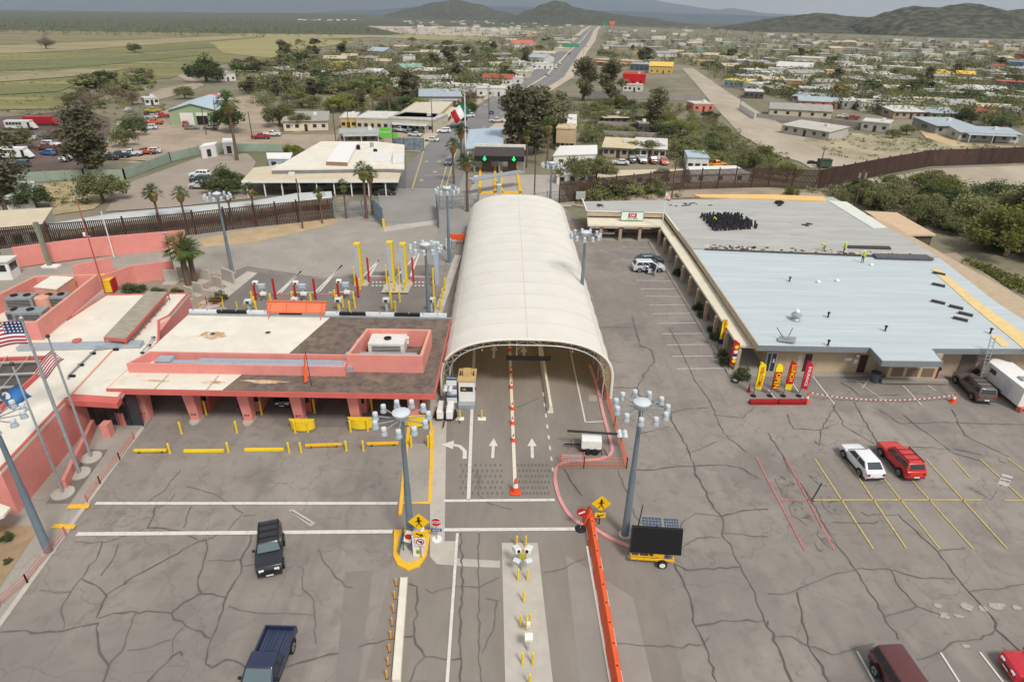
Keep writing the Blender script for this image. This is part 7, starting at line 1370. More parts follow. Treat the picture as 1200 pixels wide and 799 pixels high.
# ================================================================== CARS BEYOND THE FENCE
lot = [
('white camper van in the middle of the junkyard', (61,172), 'suv', WHT, -90, 1.1),('rust red pickup below the white camper van', (55,176), 'pickup', (130,70,60), 90, 1),('small blue junk car under the rust red pickup', (58,182), 'hatch', (60,110,170), 80, .8),('dark green jeep by the junkyard wall left', (25,196), 'boxy', (72,84,84), 95, 1),
('white pickup facing front behind the large tree', (83,188), 'pickup', (206,210,206), 170, .9),('dark teal pickup beside the junkyard wall', (140,185), 'pickup', (52,70,78), 100, 1),('dark blue car half hidden by the large tree', (128,187), 'sedan', (50,54,70), 95, 1),('white pickup next to the dark teal pickup', (154,183), 'pickup', (214,218,222), 105, 1),('orange red junk pickup at the green wall', (170,181), 'pickup', (190,80,50), 100, .8),('white and black junk car at the green wall end', (179,180), 'hatch', (216,216,214), 110, .9),
('bright orange tow truck before the warehouse', (181,146), 'pickup', (226,104,44), 95, 1),('white truck cab below the orange tow truck', (175,152), 'van', (206,214,224), 110, .8),('red and yellow truck beside the warehouse wall', (190,138), 'pickup', (196,44,40), 100, 1),('yellow truck behind the orange tow truck', (180,132), 'pickup', (196,170,60), 100, .9),('white wrecked car between the tow truck and scrub', (178,139), 'sedan', (196,206,212), 95, .9),('grey car before the warehouse door', (225,152), 'sedan', (130,134,134), -80, 1),('red machine parked in the warehouse doorway', (218,148), 'boxy', (180,48,52), 20, .8),('rusty car right of the warehouse', (247,152), 'suv', (150,140,130), 90, .9),
('silver wagon in the customs car park nearest', (235,221), 'suv', (200,200,196), 90, 1.05),('dark blue car between the two pale customs park cars', (236,214), 'suv', (54,60,80), 92, 1),('white car at the back of the customs park', (235,208), 'suv', WHT, 92, 1),('red pickup on the dirt yard', (306,163), 'pickup', (168,36,52), 95, 1),('white pickup next to the red pickup on the dirt yard', (319,160), 'pickup', (222,222,220), -85, 1),
('dark car waiting beside the screen of the customs canopy', (452,228), 'sedan', (54,60,62), -88, 1),('grey car beside the entry palms', (526,193), 'suv', (130,136,146), 180, 1),('white car at the kerb of the cream building corner', (520,156), 'suv', WHT, 100, 1),('dark blue sedan behind the white kerb car', (530,151), 'sedan', (56,64,92), 100, 1),('black suv on the street behind the dark blue sedan', (540,142), 'suv', (44,46,50), 105, 1),('white suv parked at the street corner', (549,138), 'suv', (220,224,226), 110, 1),('dark blue car driving up the street', (576,134), 'sedan', (44,54,88), 0, 1),('silver pickup on the right side of the street', (582,144), 'pickup', (196,198,196), 95, 1),
('white sedan alone in front of the cream building', (506,166), 'sedan', (226,228,220), 75, 1),('white pickup by the lime banner', (470,155), 'pickup', (206,212,216), 60, 1),('black car parked at the cream building', (481,156), 'hatch', (50,52,58), 170, 1),('silver car partly behind the mesh screen', (487,168), 'sedan', (190,200,206), 80, 1),('white car behind the mesh screen top', (486,160), 'sedan', (214,220,222), 80, 1),
('black and orange jeep in the yard right of the bushes', (740,190), 'boxy', (60,44,40), 180, 1.1),('white pickup between the two orange jeeps', (752,190), 'pickup', (222,222,224), 180, 1),('dark orange jeep second in the fenced yard row', (765,191), 'boxy', (150,62,36), 180, 1.1),('bright orange buggy at the end of the yard row', (778,192), 'hatch', (226,104,50), 175, 1),('small white car by the yard bush', (727,193), 'sedan', (222,222,222), 85, 1),('orange truck beyond the right steel fence', (839,196), 'pickup', (236,150,40), -80, 1),
('blue sedan by the tan track', (1090,151), 'sedan', (150,170,190), 90, 1),('red pickup behind the grey block wall', (998,140), 'pickup', (160,36,44), 90, 1),('white car next to the red pickup behind the wall', (987,138), 'sedan', (220,222,222), 85, 1),('dark car in the lane by the coral house', (1003,121), 'sedan', (50,50,54), 90, 1),
('silver car first on the highway', (641,89), 'sedan', (190,200,208), 20, 1.1),('white car second on the highway', (650,81), 'sedan', (226,228,230), 20, 1.1),('white car third on the highway', (655,76), 'sedan', (220,222,226), 20, 1.1),('dark car fourth on the highway', (667,64), 'sedan', (70,76,84), 22, 1.2),('white truck far up the highway', (694,39), 'van', (226,228,230), 20, 2.2),('white car far up the highway verge', (687,55), 'sedan', (220,222,226), 20, 1.2)]
for lab, (x, y), k, c_, a, s in lot: car(lab, (*G2(x, y), .02 if y > 100 else .15), radians(a), k, c_, scale=s)
def bus(label, x, y, L_, c_, rz, cat='bus', name='bus', cab=None, win=True):
    g = G(x, y); t = T(name, label, cat, (g.x, g.y, .02), rz); m = mat('coach_%d_%d_%d' % c_, c_, .4, .04, 1); MB().box(-L_/2,L_/2-1.3,-1.2,1.2,.5,2.9).build('body', m, t, bevel=.12); MB().hexa([(L_/2-1.4,-1.1,.5),(L_/2,-1,.5),(L_/2,1,.5),(L_/2-1.4,1.1,.5),(L_/2-1.4,-1.1,2.4),(L_/2-.7,-1,1.5),(L_/2-.7,1,1.5),(L_/2-1.4,1.1,2.4)]).build('cab', cab or m, t, bevel=.05)
    if win:
        for k in range(5): MB().box(-L_/2+.6+k*.95,-L_/2+1.4+k*.95,-1.23,-1.19,1.6,2.4).build('window', M_glass, t)
        MB().box(L_/2-2.1,L_/2-1.4,-1.23,-1.19,.6,2.4).build('door', M_glass, t)
    for x_ in (-L_/2+1.4, L_/2-1.1):
        for s in (-1,1): MB().cyl((x_,s*1.0,.45),(x_,s*1.24,.45),.45,n=16).build('wheel', M_rubber, t)
bus('white minibus in the junkyard at the left edge', 19, 186, 8.6, (226,228,226), radians(8)); bus('long white bus body behind the left bush', 27, 152, 9, (206,206,200), radians(6)); bus('red tanker truck at the back of the junkyard', 50, 147, 10, (160,34,42), radians(6), 'truck', 'tanker_truck', win=False)
for i, (x, y) in enumerate([(48,160),(58,164),(40,164),(90,170),(96,160),(150,130),(158,134),(66,158),(142,147),(150,151),(30,180),(105,180),(165,141),(172,135),(120,168)]):
    g = G(x, y); t = tag(MB().cbox((0,0,.5),(2.6,1.5,.5),i*.9).cbox((.2,0,.95),(1.3,1.3,.5),i*.9).build('junk_heap', [mat('scrap_grey', (120,120,122), .7, .3, 2), M_rust, mat('scrap_pale', (190,190,186), .7, .2, 2)][i % 3], loc=(g.x, g.y, 0)), 'stripped wreck or scrap heap lying in the junkyard dirt', 'scrap', 'scrap heaps in the junkyard')
g = G(965,196); t = T('dump_bin', 'dark green dump bin beside the gravel road pole', 'bin', (g.x, g.y)); MB().box(-1.6,1.6,-1,1,.2,2).build('tub', mat('bin_green', (66,90,74), .7, .1, 2), t, bevel=.05); MB().box(-1.7,1.7,-1.1,1.1,2,2.12).build('lid', M_dark, t)
g = G(960,192); t = T('rubbish_pile', 'dark pile of rubbish left of the dump bin', 'pile', (g.x-2, g.y)); [MB().cbox((rnd.uniform(-1.4,1.4),rnd.uniform(-.6,.6),.35),(.9,.7,.7),rnd.uniform(0,3)).build('bag', M_black, t, bevel=.1) for k in range(5)]
# overhead road sign on the highway
g0, g1 = G(633,68), G(668,68); t = T('highway_sign', 'green overhead sign spanning the left lanes of the highway', 'road sign', (*G2(668,64), 0)); MB().box(-9,9,-.1,.1,7,10).build('panel', M_green, t); [MB().beam((s,0,0),(s,0,10),.6).build('post', M_galv, t) for s in (-14,14)]; MB().beam((-14,0,8.5),(14,0,8.5),.5).build('beam', M_galv, t)
# great wall sign far up the road
for x, c_, lab in [(708,(60,130,90),'green far billboard at the end of the highway'),(717,(236,110,70),'orange far billboard at the end of the highway')]:
    g = G(x, 33); t = T('billboard', lab, 'billboard', (g.x, g.y)); MB().box(-9,9,-2,2,10,22).build('panel', mat('board_%d' % x, c_, .6, .15, .05), t); MB().box(-3,3,-1,1,0,10).build('post', M_galv, t)
# ================================================================== HOUSES
HC = {}
def hm(kind, c): return mat('%s_%d_%d_%d' % (kind, *c), c, .85, .08, .5)
ROOFW, ROOFG, ROOFB, ROOFT, ROOFR = (208,206,200), (160,157,150), (166,177,184), (196,180,156), (166,88,70)
def house(label, loc, rz, w, d, h, wall, roof, rt='flat', nwin=3, group=None, far=False, cat='house', porch=False):
    key = (w, d, h, wall, roof, rt, nwin, far, porch)
    if key in HC: return clone(HC[key], loc, rz, label, group, None, cat)
    t = T('town_house', label, cat, loc, rz, group); wm, rm = hm('wall', wall), hm('roof', roof)
    if rt == 'gable':
        r_ = h+w*.14 if w < d else h+d*.14; MB().add([(0,0,0),(w,0,0),(w,d,0),(0,d,0),(0,0,h),(w,0,h),(w,d,h),(0,d,h),(0,d/2,r_),(w,d/2,r_)],[(0,1,5,4),(2,3,7,6),(1,2,6,9,5),(3,0,4,8,7),(3,2,1,0)]).build('wall', wm, t)
        MB().add([(-.4,-.4,h-.1),(w+.4,-.4,h-.1),(w+.4,d/2,r_+.08),(-.4,d/2,r_+.08),(w+.4,d+.4,h-.1),(-.4,d+.4,h-.1),(-.4,-.4,h-.25),(w+.4,-.4,h-.25)],[(0,1,2,3),(3,2,4,5),(6,7,1,0)]).build('roof', rm, t)
    elif rt == 'shed':
        MB().add([(0,0,0),(w,0,0),(w,d,0),(0,d,0),(0,0,h-.3),(w,0,h-.3),(w,d,h+.5),(0,d,h+.5)],[(3,2,1,0),(0,1,5,4),(1,2,6,5),(2,3,7,6),(3,0,4,7)]).build('wall', wm, t); MB().hexa([(-.4,-.6,h-.32),(w+.4,-.6,h-.32),(w+.4,d+.3,h+.5),(-.4,d+.3,h+.5),(-.4,-.6,h-.18),(w+.4,-.6,h-.18),(w+.4,d+.3,h+.66),(-.4,d+.3,h+.66)]).build('roof', rm, t)
    else:
        MB().box(0,w,0,d,0,h-.02).build('wall', wm, t); b = MB(); b.box(-.15,w+.15,-.15,d+.15,h,h+.15); parapet(b, [(-.15,-.15),(w+.15,-.15),(w+.15,d+.15),(-.15,d+.15)], h+.15, h+.4, .2); b.build('roof', rm, t)
    if not far:
        n = nwin+1
        for k in range(n):
            x = w*(k+.5)/n
            if k == n//2: MB().box(x-.5,x+.5,-.05,-.01,0,2.1).build('door', M_brown, t)
            else: MB().box(x-.6,x+.6,-.05,-.01,1,2.1).build('window', M_glass, t)
        MB().box(-.05,-.01,d*.35,d*.6,1,2.1).build('window', M_glass, t)
        MB().cbox((w*.7,d*.6,h+.7),(1.1,1.1,1.0)).build('roof_cooler', M_wht2, t)
        if porch: MB().hexa([(w*.1,-2.6,2.3),(w*.9,-2.6,2.3),(w*.9,0,2.6),(w*.1,0,2.6),(w*.1,-2.6,2.42),(w*.9,-2.6,2.42),(w*.9,0,2.72),(w*.1,0,2.72)]).build('porch_roof', rm, t); [MB().beam((w*u,-2.5,0),(w*u,-2.5,2.3),.15).build('porch_post', M_white, t) for u in (.12,.5,.88)]
    HC[key] = tree_of(t); return t
HOUSE_PX = []
def H_(label, xl, yl, xr, yr, d, h, wall, roof, rt='flat', nwin=3, porch=False):
    a, c = G(xl, yl), G(xr, yr); HOUSE_PX.append(((xl+xr)/2, (yl+yr)/2, abs(xr-xl)/2+3)); house(label, (a.x, a.y, 0), atan2(c.y-a.y, c.x-a.x), round((c-a).length, 1), d, h, wall, roof, rt, nwin, None, False, 'house', porch)
WH, CR, TN, GB, SA, YE, OR, TQ = (214,212,204), (200,190,166), (172,154,132), (150,147,141), (204,128,108), (206,176,104), (196,146,104), (140,172,160)
for a in [
('unfinished grey block house with empty window holes beside the gravel road',915,156,970,165,11,3,(184,180,172),(190,186,176),'shed',4),
('long cream house with a grey metal roof behind the block house',901,136,973,140,12,3,CR,ROOFG,'gable',4),
('coral pink house with a bluish roof',935,126,981,128,10,3,SA,ROOFB,'gable',3),('white villa with stepped flat roofs in the right town',1021,124,1065,127,14,3.2,WH,ROOFW,'flat',5),
('tan long house with white metal roof below the white villa',1046,139,1087,140,14,3,TN,ROOFW,'shed',4),('tan house wing with pale blue metal roof next to the long tan house',1089,141,1126,142,12,3,TN,ROOFB,'shed',3),
('grey house with blue grey roof beside the tan track',1095,157,1140,158,16,3,GB,ROOFB,'shed',3),('low grey house with bluish metal roof, nearest the steel fence right',1122,165,1193,168,9,3,(186,182,172),ROOFB,'shed',5),
('grey cube house hidden partly by the big green bush',1008,153,1040,156,10,3,(176,170,160),ROOFW,'flat',2),('house with terracotta red roof by the dark trees',1140,140,1166,142,9,3,CR,ROOFR,'gable',2),
('deep purple walled building at the right edge',1165,104,1215,107,16,4,(92,66,140),(190,98,84),'flat',4),('yellow roofed hall left of the purple building',1098,93,1118,93,22,3.4,CR,(222,190,74),'gable',3),('brighter yellow roofed hall beside the purple building',1120,93,1141,94,22,3.6,TN,(236,186,60),'gable',3),
('white carport house with a wide shade roof',1128,109,1178,112,14,3,WH,ROOFW,'shed',5),('pinkish house with a row of white posts',1088,104,1112,105,12,3,(190,150,140),ROOFW,'flat',4),('white block house with blue door panel in the open lot',1017,94,1049,95,12,3.6,WH,WH,'flat',3),
('small orange two level house',920,106,938,107,10,5,OR,ROOFT,'flat',2),('low house with pale blue tin roof left of the yellow tree',928,119,966,122,12,2.8,GB,ROOFB,'shed',4),('long white roofed school like building',920,74,960,76,26,5,CR,ROOFW,'flat',6),('white hipped roof house in the mid right town',909,83,950,85,20,3.4,CR,ROOFW,'gable',5),
('dark walled house with white roof near the road bend',872,115,894,116,12,3,(90,84,84),ROOFW,'flat',3),('blue and white shop with a yellow roof strip',848,101,876,103,16,3.2,(130,150,190),(224,206,110),'flat',4),('white two bay house above the blue shop',879,92,901,94,16,4,WH,ROOFW,'flat',4),
('coral cube with white roof in the wash greenery',812,131,836,131,8,3,SA,ROOFW,'flat',2),('yellow hall with yellow gable roof',760,86,787,87,16,5,YE,(228,190,92),'gable',3),('long peach shop row facing the highway',695,76,740,79,18,4,OR,ROOFT,'flat',6),('dark fronted shop with grey metal roof beside the yellow hall',738,82,760,83,16,4,(90,96,110),ROOFB,'flat',3),
('bright red fronted store with a yellow stripe',729,98,755,99,12,5,(204,30,36),(206,60,50),'flat',2),('pale unfinished house behind the long block wall',730,107,751,108,8,3,WH,ROOFT,'flat',3),('tan roofed building behind the fenced yard',706,184,742,186,11,3,TN,(206,190,160),'shed',4),('white metal roofed building at the yard end',743,185,779,187,12,3,WH,ROOFW,'shed',4),
('beige two storey block behind the palm right of the tent',651,176,672,177,8,6,(206,180,146),(214,190,156),'flat',3),('low dark ramada with a pale bent roof',707,146,735,146,7,2.6,(96,84,76),ROOFT,'shed',3),('small dark shelter with flat roof in the wash',748,156,759,156,4,3,(90,84,80),ROOFG,'flat',1),
('house with an orange corner and grey roofs beside the dirt yard',333,154,385,153,16,3.4,(224,206,184),ROOFG,'shed',4),('small yellow house beside the cream row',400,151,418,151,12,3.4,YE,ROOFW,'flat',2),('cream shop with white roof and garage door',418,152,456,153,16,3.6,CR,ROOFW,'flat',4),('long cream row building on the street corner',456,153,508,156,15,3.8,CR,(190,192,190),'flat',6),
('side wing of the cream row along the street',510,153,531,132,14,3.8,YE,(206,196,176),'flat',5),('wide barn with blue grey metal roof behind the cream row',492,124,541,124,22,4,TN,ROOFB,'shed',5),('low long shed with grey flat roof before the cream row',398,168,450,167,9,2.6,(150,142,128),(172,172,168),'flat',5),
('yellow house amid the mid left trees',387,81,404,82,14,4,YE,(196,180,90),'flat',3),('long white roofed hut in the mid left trees',430,65,450,66,20,4,GB,ROOFB,'gable',4),('small white house with a low gable',425,91,443,92,14,3.4,WH,ROOFW,'gable',3),('white roofed house with a dark porch',457,101,477,102,14,3.4,WH,ROOFW,'flat',3),('house with wide white shed roof left of the street',485,89,513,90,14,3.4,TN,ROOFW,'shed',4),
('grey two storey house far behind the trees',473,76,487,76,14,6,WH,ROOFG,'flat',2),('low row of white roofs left of the street',493,98,543,97,12,3,(120,104,100),ROOFW,'flat',6),('grey stone house at the field edge',307,95,325,95,14,3,GB,ROOFG,'gable',3),('low house with pale roof near the field shrubs',332,88,352,87,14,3,TN,ROOFG,'shed',3),('teal roofed house in the mid left trees',473,86,497,85,12,3.4,CR,TQ,'gable',3),
('pale house between the yellow house and the warehouse road',353,98,375,97,13,3,CR,ROOFT,'flat',3),('white house with teal door beyond the warehouse',252,96,277,95,16,4,WH,ROOFG,'flat',3),('pair of small white huts beyond the junkyard',171,124,187,123,6,2.6,WH,ROOFW,'flat',2),('red roofed lean-to behind the warehouse',258,128,270,127,10,4,TN,(196,100,90),'shed',2),
('pale blue dome roofed house left of the highway',618,73,638,74,20,4,WH,ROOFB,'gable',3),('low white building left of the highway',595,85,617,86,14,4,WH,ROOFG,'flat',3),('second white building left of the highway below the dome roofed one',596,80,618,80,12,4,WH,ROOFW,'flat',3),('red roofed house left of the highway bend',603,56,628,56,30,4,WH,(196,110,96),'gable',4),('pink walled house at the far right edge',1188,68,1205,69,24,4,(200,70,90),(206,90,100),'flat',3),('blue fronted building at the right edge',1178,78,1198,79,22,4,(60,120,170),ROOFG,'flat',3)]: H_(*a, porch=(a[10] >= 5))
# block walls
def bwall(label, pts, h=2.0, m=None): 
    P = [G(*p) for p in pts]; t = T('block_wall', label, 'wall', (P[0].x, P[0].y)); 
    for i in range(len(P)-1): a, c = P[i]-P[0], P[i+1]-P[0]; MB().beam((a.x,a.y,h/2),(c.x,c.y,h/2),.25,h).build('panel', m or mat('block_grey', (158,150,144), .9, .08, .4), t)
bwall('grey block wall behind the eucalyptus trees right of the highway', [(688,114),(720,116),(825,119)], 3); bwall('grey block wall behind the fenced bushes', [(700,151),(748,153)], 2.6); bwall('lower grey block wall across the wash', [(702,161),(770,164)], 2.2); bwall('grey block wall in front of the long cream house', [(905,141),(960,145),(1008,150)], 2)
bwall('white wall with a dark gate along the gravel road', [(866,128),(884,140)], 2.4, M_wht2); bwall('white concrete kerb wall beside the gravel road', [(886,138),(915,141)], 1.6); bwall('tall grey wall behind the field of the orange house', [(945,91),(975,93),(1010,92)], 2.6)
# ================================================================== TREES
def leaf_mat(name, c, c2):
    m = mat(name, c, .8, .3, .35, c2=c2, spec=.15, detail=3); n = m.node_tree.nodes; L = m.node_tree.links
    oi = n.new('ShaderNodeObjectInfo'); hv = n.new('ShaderNodeHueSaturation'); mr = n.new('ShaderNodeMapRange'); mr.inputs[3].default_value = .72; mr.inputs[4].default_value = 1.3; b = n['Principled BSDF']
    src = b.inputs['Base Color'].links[0].from_socket; L.new(oi.outputs['Random'], mr.inputs[0]); L.new(mr.outputs[0], hv.inputs['Value']); L.new(src, hv.inputs['Color']); L.new(hv.outputs[0], b.inputs['Base Color']); tl = n.new('ShaderNodeBsdfTranslucent'); mx = n.new('ShaderNodeMixShader'); mx.inputs[0].default_value = .35; L.new(hv.outputs[0], tl.inputs[0]); L.new(b.outputs[0], mx.inputs[1]); L.new(tl.outputs[0], mx.inputs[2]); L.new(mx.outputs[0], n['Material Output'].inputs[0]); return m
LM = {'mesquite': leaf_mat('mesquite_leaf', (146,146,100), (112,118,78)), 'dark': leaf_mat('dark_leaf', (102,112,74), (76,88,60)), 'euc': leaf_mat('eucalyptus_leaf', (138,134,104), (106,106,82)), 'palo': leaf_mat('palo_verde_leaf', (138,140,74), (112,118,66)), 'bare': leaf_mat('bare_twig', (140,122,104), (118,102,90)), 'palm': leaf_mat('palm_frond', (96,116,60), (72,92,50)), 'gold': leaf_mat('autumn_leaf', (164,136,58), (136,120,60))}
M_trunk = mat('bark', (112,92,76), .95, .15, 3, stretch=(4,4,.6)); M_skirt = mat('dead_fronds', (150,116,80), .95, .2, 3)
def leafball(b, rg, c, R, n, s):
    for _ in range(n):
        v = Vector((rg.gauss(0,1), rg.gauss(0,1), rg.gauss(0,1))).normalized()*(rg.random()**.45); p = Vector(c)+Vector((v.x*R[0], v.y*R[1], v.z*R[2]))
        a = Vector((rg.gauss(0,1), rg.gauss(0,1), rg.gauss(0,.6))).normalized(); e = a.cross(Vector((rg.gauss(0,1), rg.gauss(0,1), rg.gauss(0,1)))).normalized(); k = s*rg.uniform(.5,1.3); a = a*k; e = e*k*.6
        b.add([p-a, p-e, p+a, p+e], [(0,1,2,3)])
TP = {}
def tree_proto(kind, var, near=True, dens=1.0):
    key = (kind, var, near)
    if key in TP: return TP[key]
    rg = random.Random(hash_(kind)+var*17); t = T('tree', 'x', 'tree'); k_ = (1 if near else .3)*dens; s = .16 if near else .36; crown = MB(); tr_ = MB()
    if kind in ('euc', 'tall'):
        h = 6; tr_.tube([(0,0,0),(.1,.05,2),(0,.1,3.6),(.1,0,5)],[.2,.16,.11,.05]); nc = 20
        for k in range(nc):
            z = 1.3+4.6*(k+.5)/nc; r = 1.6*sin(pi*min(.97,(z-.6)/6.0))**.7; a = rg.uniform(0,6.28); q = (cos(a)*r*rg.uniform(.2,.85), sin(a)*r*rg.uniform(.2,.85), z+rg.uniform(-.3,.3)); R = rg.uniform(.6,.95)
            tr_.tube([(0,0,min(4.6,z-.6)),q],[.07,.03],4); leafball(crown, rg, q, (R,R,R*.9), int(190*k_), s)
        mk_ = 'euc'
    elif kind == 'cypress':
        tr_.tube([(0,0,0),(0,0,5.4)],[.18,.04]); [leafball(crown, rg, (0,0,.8+k*.5), (.55*(1-k/13),)*2+(.5,), int(110*k_), s*.8) for k in range(11)]; mk_ = 'dark'
    else:
        tr_.tube([(0,0,0),(.15,0,1.1),(.5,.2,2.4)],[.22,.17,.07]); tr_.tube([(.1,0,.8),(-.5,-.3,2.2)],[.15,.06]); nc = 24
        flat = {'mesquite':.62,'palo':.7,'bare':.6,'dark':.8,'gold':.9,'bush':.55}.get(kind,.7); zc = {'bush':1.2}.get(kind, 2.0)
        for k in range(nc):
            a = rg.uniform(0,6.28); u = rg.random()**.5; rr_ = 2.7*u; zz_ = zc+(1-u*u)*2.8*flat*rg.uniform(.1,1)+rg.uniform(-1.5,.3)*flat*(.5+u*.5); q = (cos(a)*rr_, sin(a)*rr_*.9, zz_); R = rg.uniform(.75,1.25)
            if k % 2 == 0: tr_.tube([(.1,0,1),(q[0]*.5,q[1]*.5,zz_*.72),q],[.1,.06,.03],4)
            leafball(crown, rg, q, (R,R,R*.72), int((160 if kind != 'bare' else 110)*k_), s*(1 if kind != 'bare' else .7))
        mk_ = {'bush':'mesquite'}.get(kind, kind)
    tr_.build('trunk', M_trunk, t); crown.build('crown', LM[mk_], t); TP[key] = tree_of(t); t['proto'] = 1; return TP[key]
def hash_(s_): return sum(ord(c)*(i+3) for i, c in enumerate(s_))
def palm_proto(var, big=False):
    key = ('palm', var, big)
    if key in TP: return TP[key]
    rg = random.Random(50+var); t = T('palm_tree', 'x', 'palm tree'); h = 6 if not big else 4.2
    MB().tube([(0,0,0),(.05,0,h*.5),(0,.05,h)],[.2 if not big else .34,.14 if not big else .3,.16 if not big else .3],8).build('trunk', M_trunk, t); MB().lathe([(.16,h-1.3),(.42,h-1.1),(.6,h-.35),(.3,h)],9).build('dead_frond_skirt', M_skirt, t)
    b = MB(); n = 30 if not big else 54; L_ = 1.35 if not big else 1.9
    for k in range(n):
        a = rg.uniform(0,6.28); el = rg.uniform(-.5,1.35); d = Vector((cos(a)*cos(el), sin(a)*cos(el), sin(el))); s_ = Vector((-sin(a), cos(a), 0)); o = Vector((0,0,h)); m_ = o+d*L_*.5; up = d.cross(s_)
        for j in range(-4, 5):   # fan leaf of separate blades
            u = j/4; tip = m_+d*L_*.62*cos(u*1.2)+s_*L_*.62*sin(u*1.2)-Vector((0,0,.18+.25*abs(u))); b.add([m_-s_*.02, tip, m_+(tip-m_)*.5+s_*.09*(1 if j >= 0 else -1)+Vector((0,0,.03))], [(0,1,2)]); 
        b.beam(o, m_, .04)
    b.build('crown', LM['palm'], t); TP[key] = tree_of(t); t['proto'] = 1; return TP[key]
def hz(bx, by, ty):
    g = G(bx, by); d = MR @ Vector((0, -(ty-399.5), -FPX)); k = g.y/d.y; return CAM_H+d.z*k
def tree(label, kind, bx, by, ty=None, h=None, group=None, near=True, wide=1.0, var=None):
    h = h or hz(bx, by, ty); g = G(bx, by); var = rnd.randrange(3) if var is None else var
    if kind == 'palm': pr_ = palm_proto(var % 2); k = h/6.7
    elif kind == 'bigpalm': pr_ = palm_proto(2, True); k = h/5.6
    else: pr_ = tree_proto(kind, var, near); wide *= 1.35 if kind == 'euc' else 1; k = h/{'euc':6.6,'cypress':6.3,'bush':3.0}.get(kind, 5.2)
    return clone(pr_, (g.x, g.y, 0), rnd.uniform(0,6.28), label, group, (k*wide, k*wide, k))
for a in [('tall airy eucalyptus standing between the junkyard and the customs park','euc',110,209,128),('orange tinged flat crowned tree with a reddish trunk by the customs park','mesquite',122,236,196),('dark eucalyptus cut by the left frame edge','euc',8,247,152),('round dark bush tree beside the white trailer home','dark',43,245,215),
('broad green bush tree left of the white trailer bus','mesquite',20,176,148),('large fan palm pair in the planting bed before the pink yard wall','bigpalm',221,334,282),('second trunk of the big planting bed palm','bigpalm',229,331,288),
('fan palm nearest the junk end of the left steel fence','palm',191,278,226),('fan palm behind the steel fence left of the mast','palm',221,274,228),('short fan palm right behind the rear yard mast','palm',274,269,230),('fan palm behind the steel fence before the customs canopy','palm',301,265,222),('short fan palm by the customs canopy right part','palm',378,262,226),('fan palm beside the rolling gate with a white trunk foot','palm',406,256,216),('tall left fan palm of the gate pair','palm',430,256,196),('tall right fan palm of the gate pair','palm',437,252,201),
('bushy left palm in front of the flagpole planter','palm',532,216,166),('leafy palm behind the flagpole','palm',541,200,148),('front palm standing in the road planter before the flagpole','palm',548,248,183),('tall leaning palm beside the customs park','palm',278,188,116),('palm right of the arrow gantry','palm',641,196,140),('short palm left of the brown leaning pole','palm',617,196,155),
('left palm of the tall trio behind the cream row','palm',421,136,102),('centre palm of the tall trio behind the cream row','palm',438,138,97),('right palm of the tall trio behind the cream row','palm',457,138,96),
('dense green bush in front of the customs park cars','dark',262,226,190),('green shrub tree behind the customs park palm','mesquite',272,222,196),('dark green tree by the white shed gate','palo',346,185,166),('mesquite beside the dirt yard road','mesquite',328,148,115),('tree before the corner of the orange house','mesquite',354,152,128),
('massive eucalyptus left half at the street corner','euc',608,183,95),('massive eucalyptus middle at the street corner','euc',628,180,96),('massive eucalyptus right end at the street corner','euc',650,168,102),('tall eucalyptus right of the highway bend','euc',683,118,62),('second tall eucalyptus right of the highway','euc',715,120,64),('tall eucalyptus in front of the long block wall','euc',768,150,96),
('dark tree beside the dirt track at the warehouse','dark',242,96,60),('bright small tree before the warehouse left','mesquite',146,172,151),('slim dark tree beside the tow truck yard','dark',158,160,138),('round tree left of the warehouse','mesquite',217,116,100),('dark palm like tree left of the warehouse corner','dark',272,155,118),
('yellow leaved tree in the right town','gold',983,116,86),('big green mesquite in front of the grey cube house','mesquite',1062,158,132),('big mesquite left of the tan track','mesquite',1045,162,138),('slim cypress near the right edge','cypress',1163,127,102),('dark evergreen before the bluish roof house','dark',1172,152,122),('green tree beside the red roofed house','dark',1135,142,125),('yellow green tree right of the cypress','palo',1180,134,108),('yellow green tree left of the cypress','palo',1146,126,108),
('bright yellow green tree left at the gravel road bend','palo',922,212,178),('olive tree above the road by the right steel fence','mesquite',893,208,180),('tall feathery mesquite at the right frame edge','mesquite',1192,262,196),('dense mesquite behind the right end of the wash','mesquite',1150,292,235),('dark mesquite at the right edge below the feathery one','dark',1205,300,240),('broad mesquite behind the storage shed','mesquite',1075,262,215),('mesquite behind the shop right corner','mesquite',1028,246,205),('mesquite between the shed and the patrol road','mesquite',1120,268,225),('green mesquite left of the transformer pole','mesquite',985,240,212),('small tree behind the shop by the steel fence','palo',925,232,208),
('first mesquite over the steel fence beside the far mast','mesquite',672,214,172),('wide mesquite over the steel fence behind the yard','mesquite',700,212,168),('low yellow green tree over the steel fence','palo',718,214,190),('dark bush against the steel fence foot','bush',690,232,208),('grey green bush on the steel fence foot','bush',712,230,206),('third grey green bush on the steel fence foot','bush',733,228,206),('pale bush climbing the steel fence','bush',765,226,205),
('tall feathery tree nearest the patrol track at the right edge','palo',1178,300,214),('tall wide mesquite right behind the shed','mesquite',1142,268,204),('olive tree crowning the thicket at the right edge','euc',1200,272,188),('lone small tree in the dry field','mesquite',158,62,54),('bare grey tree far in the dry field','bare',55,58,46),('bush behind the shop arcade post row','dark',775,214,190)]: tree(a[0], a[1], a[2], a[3], a[4])
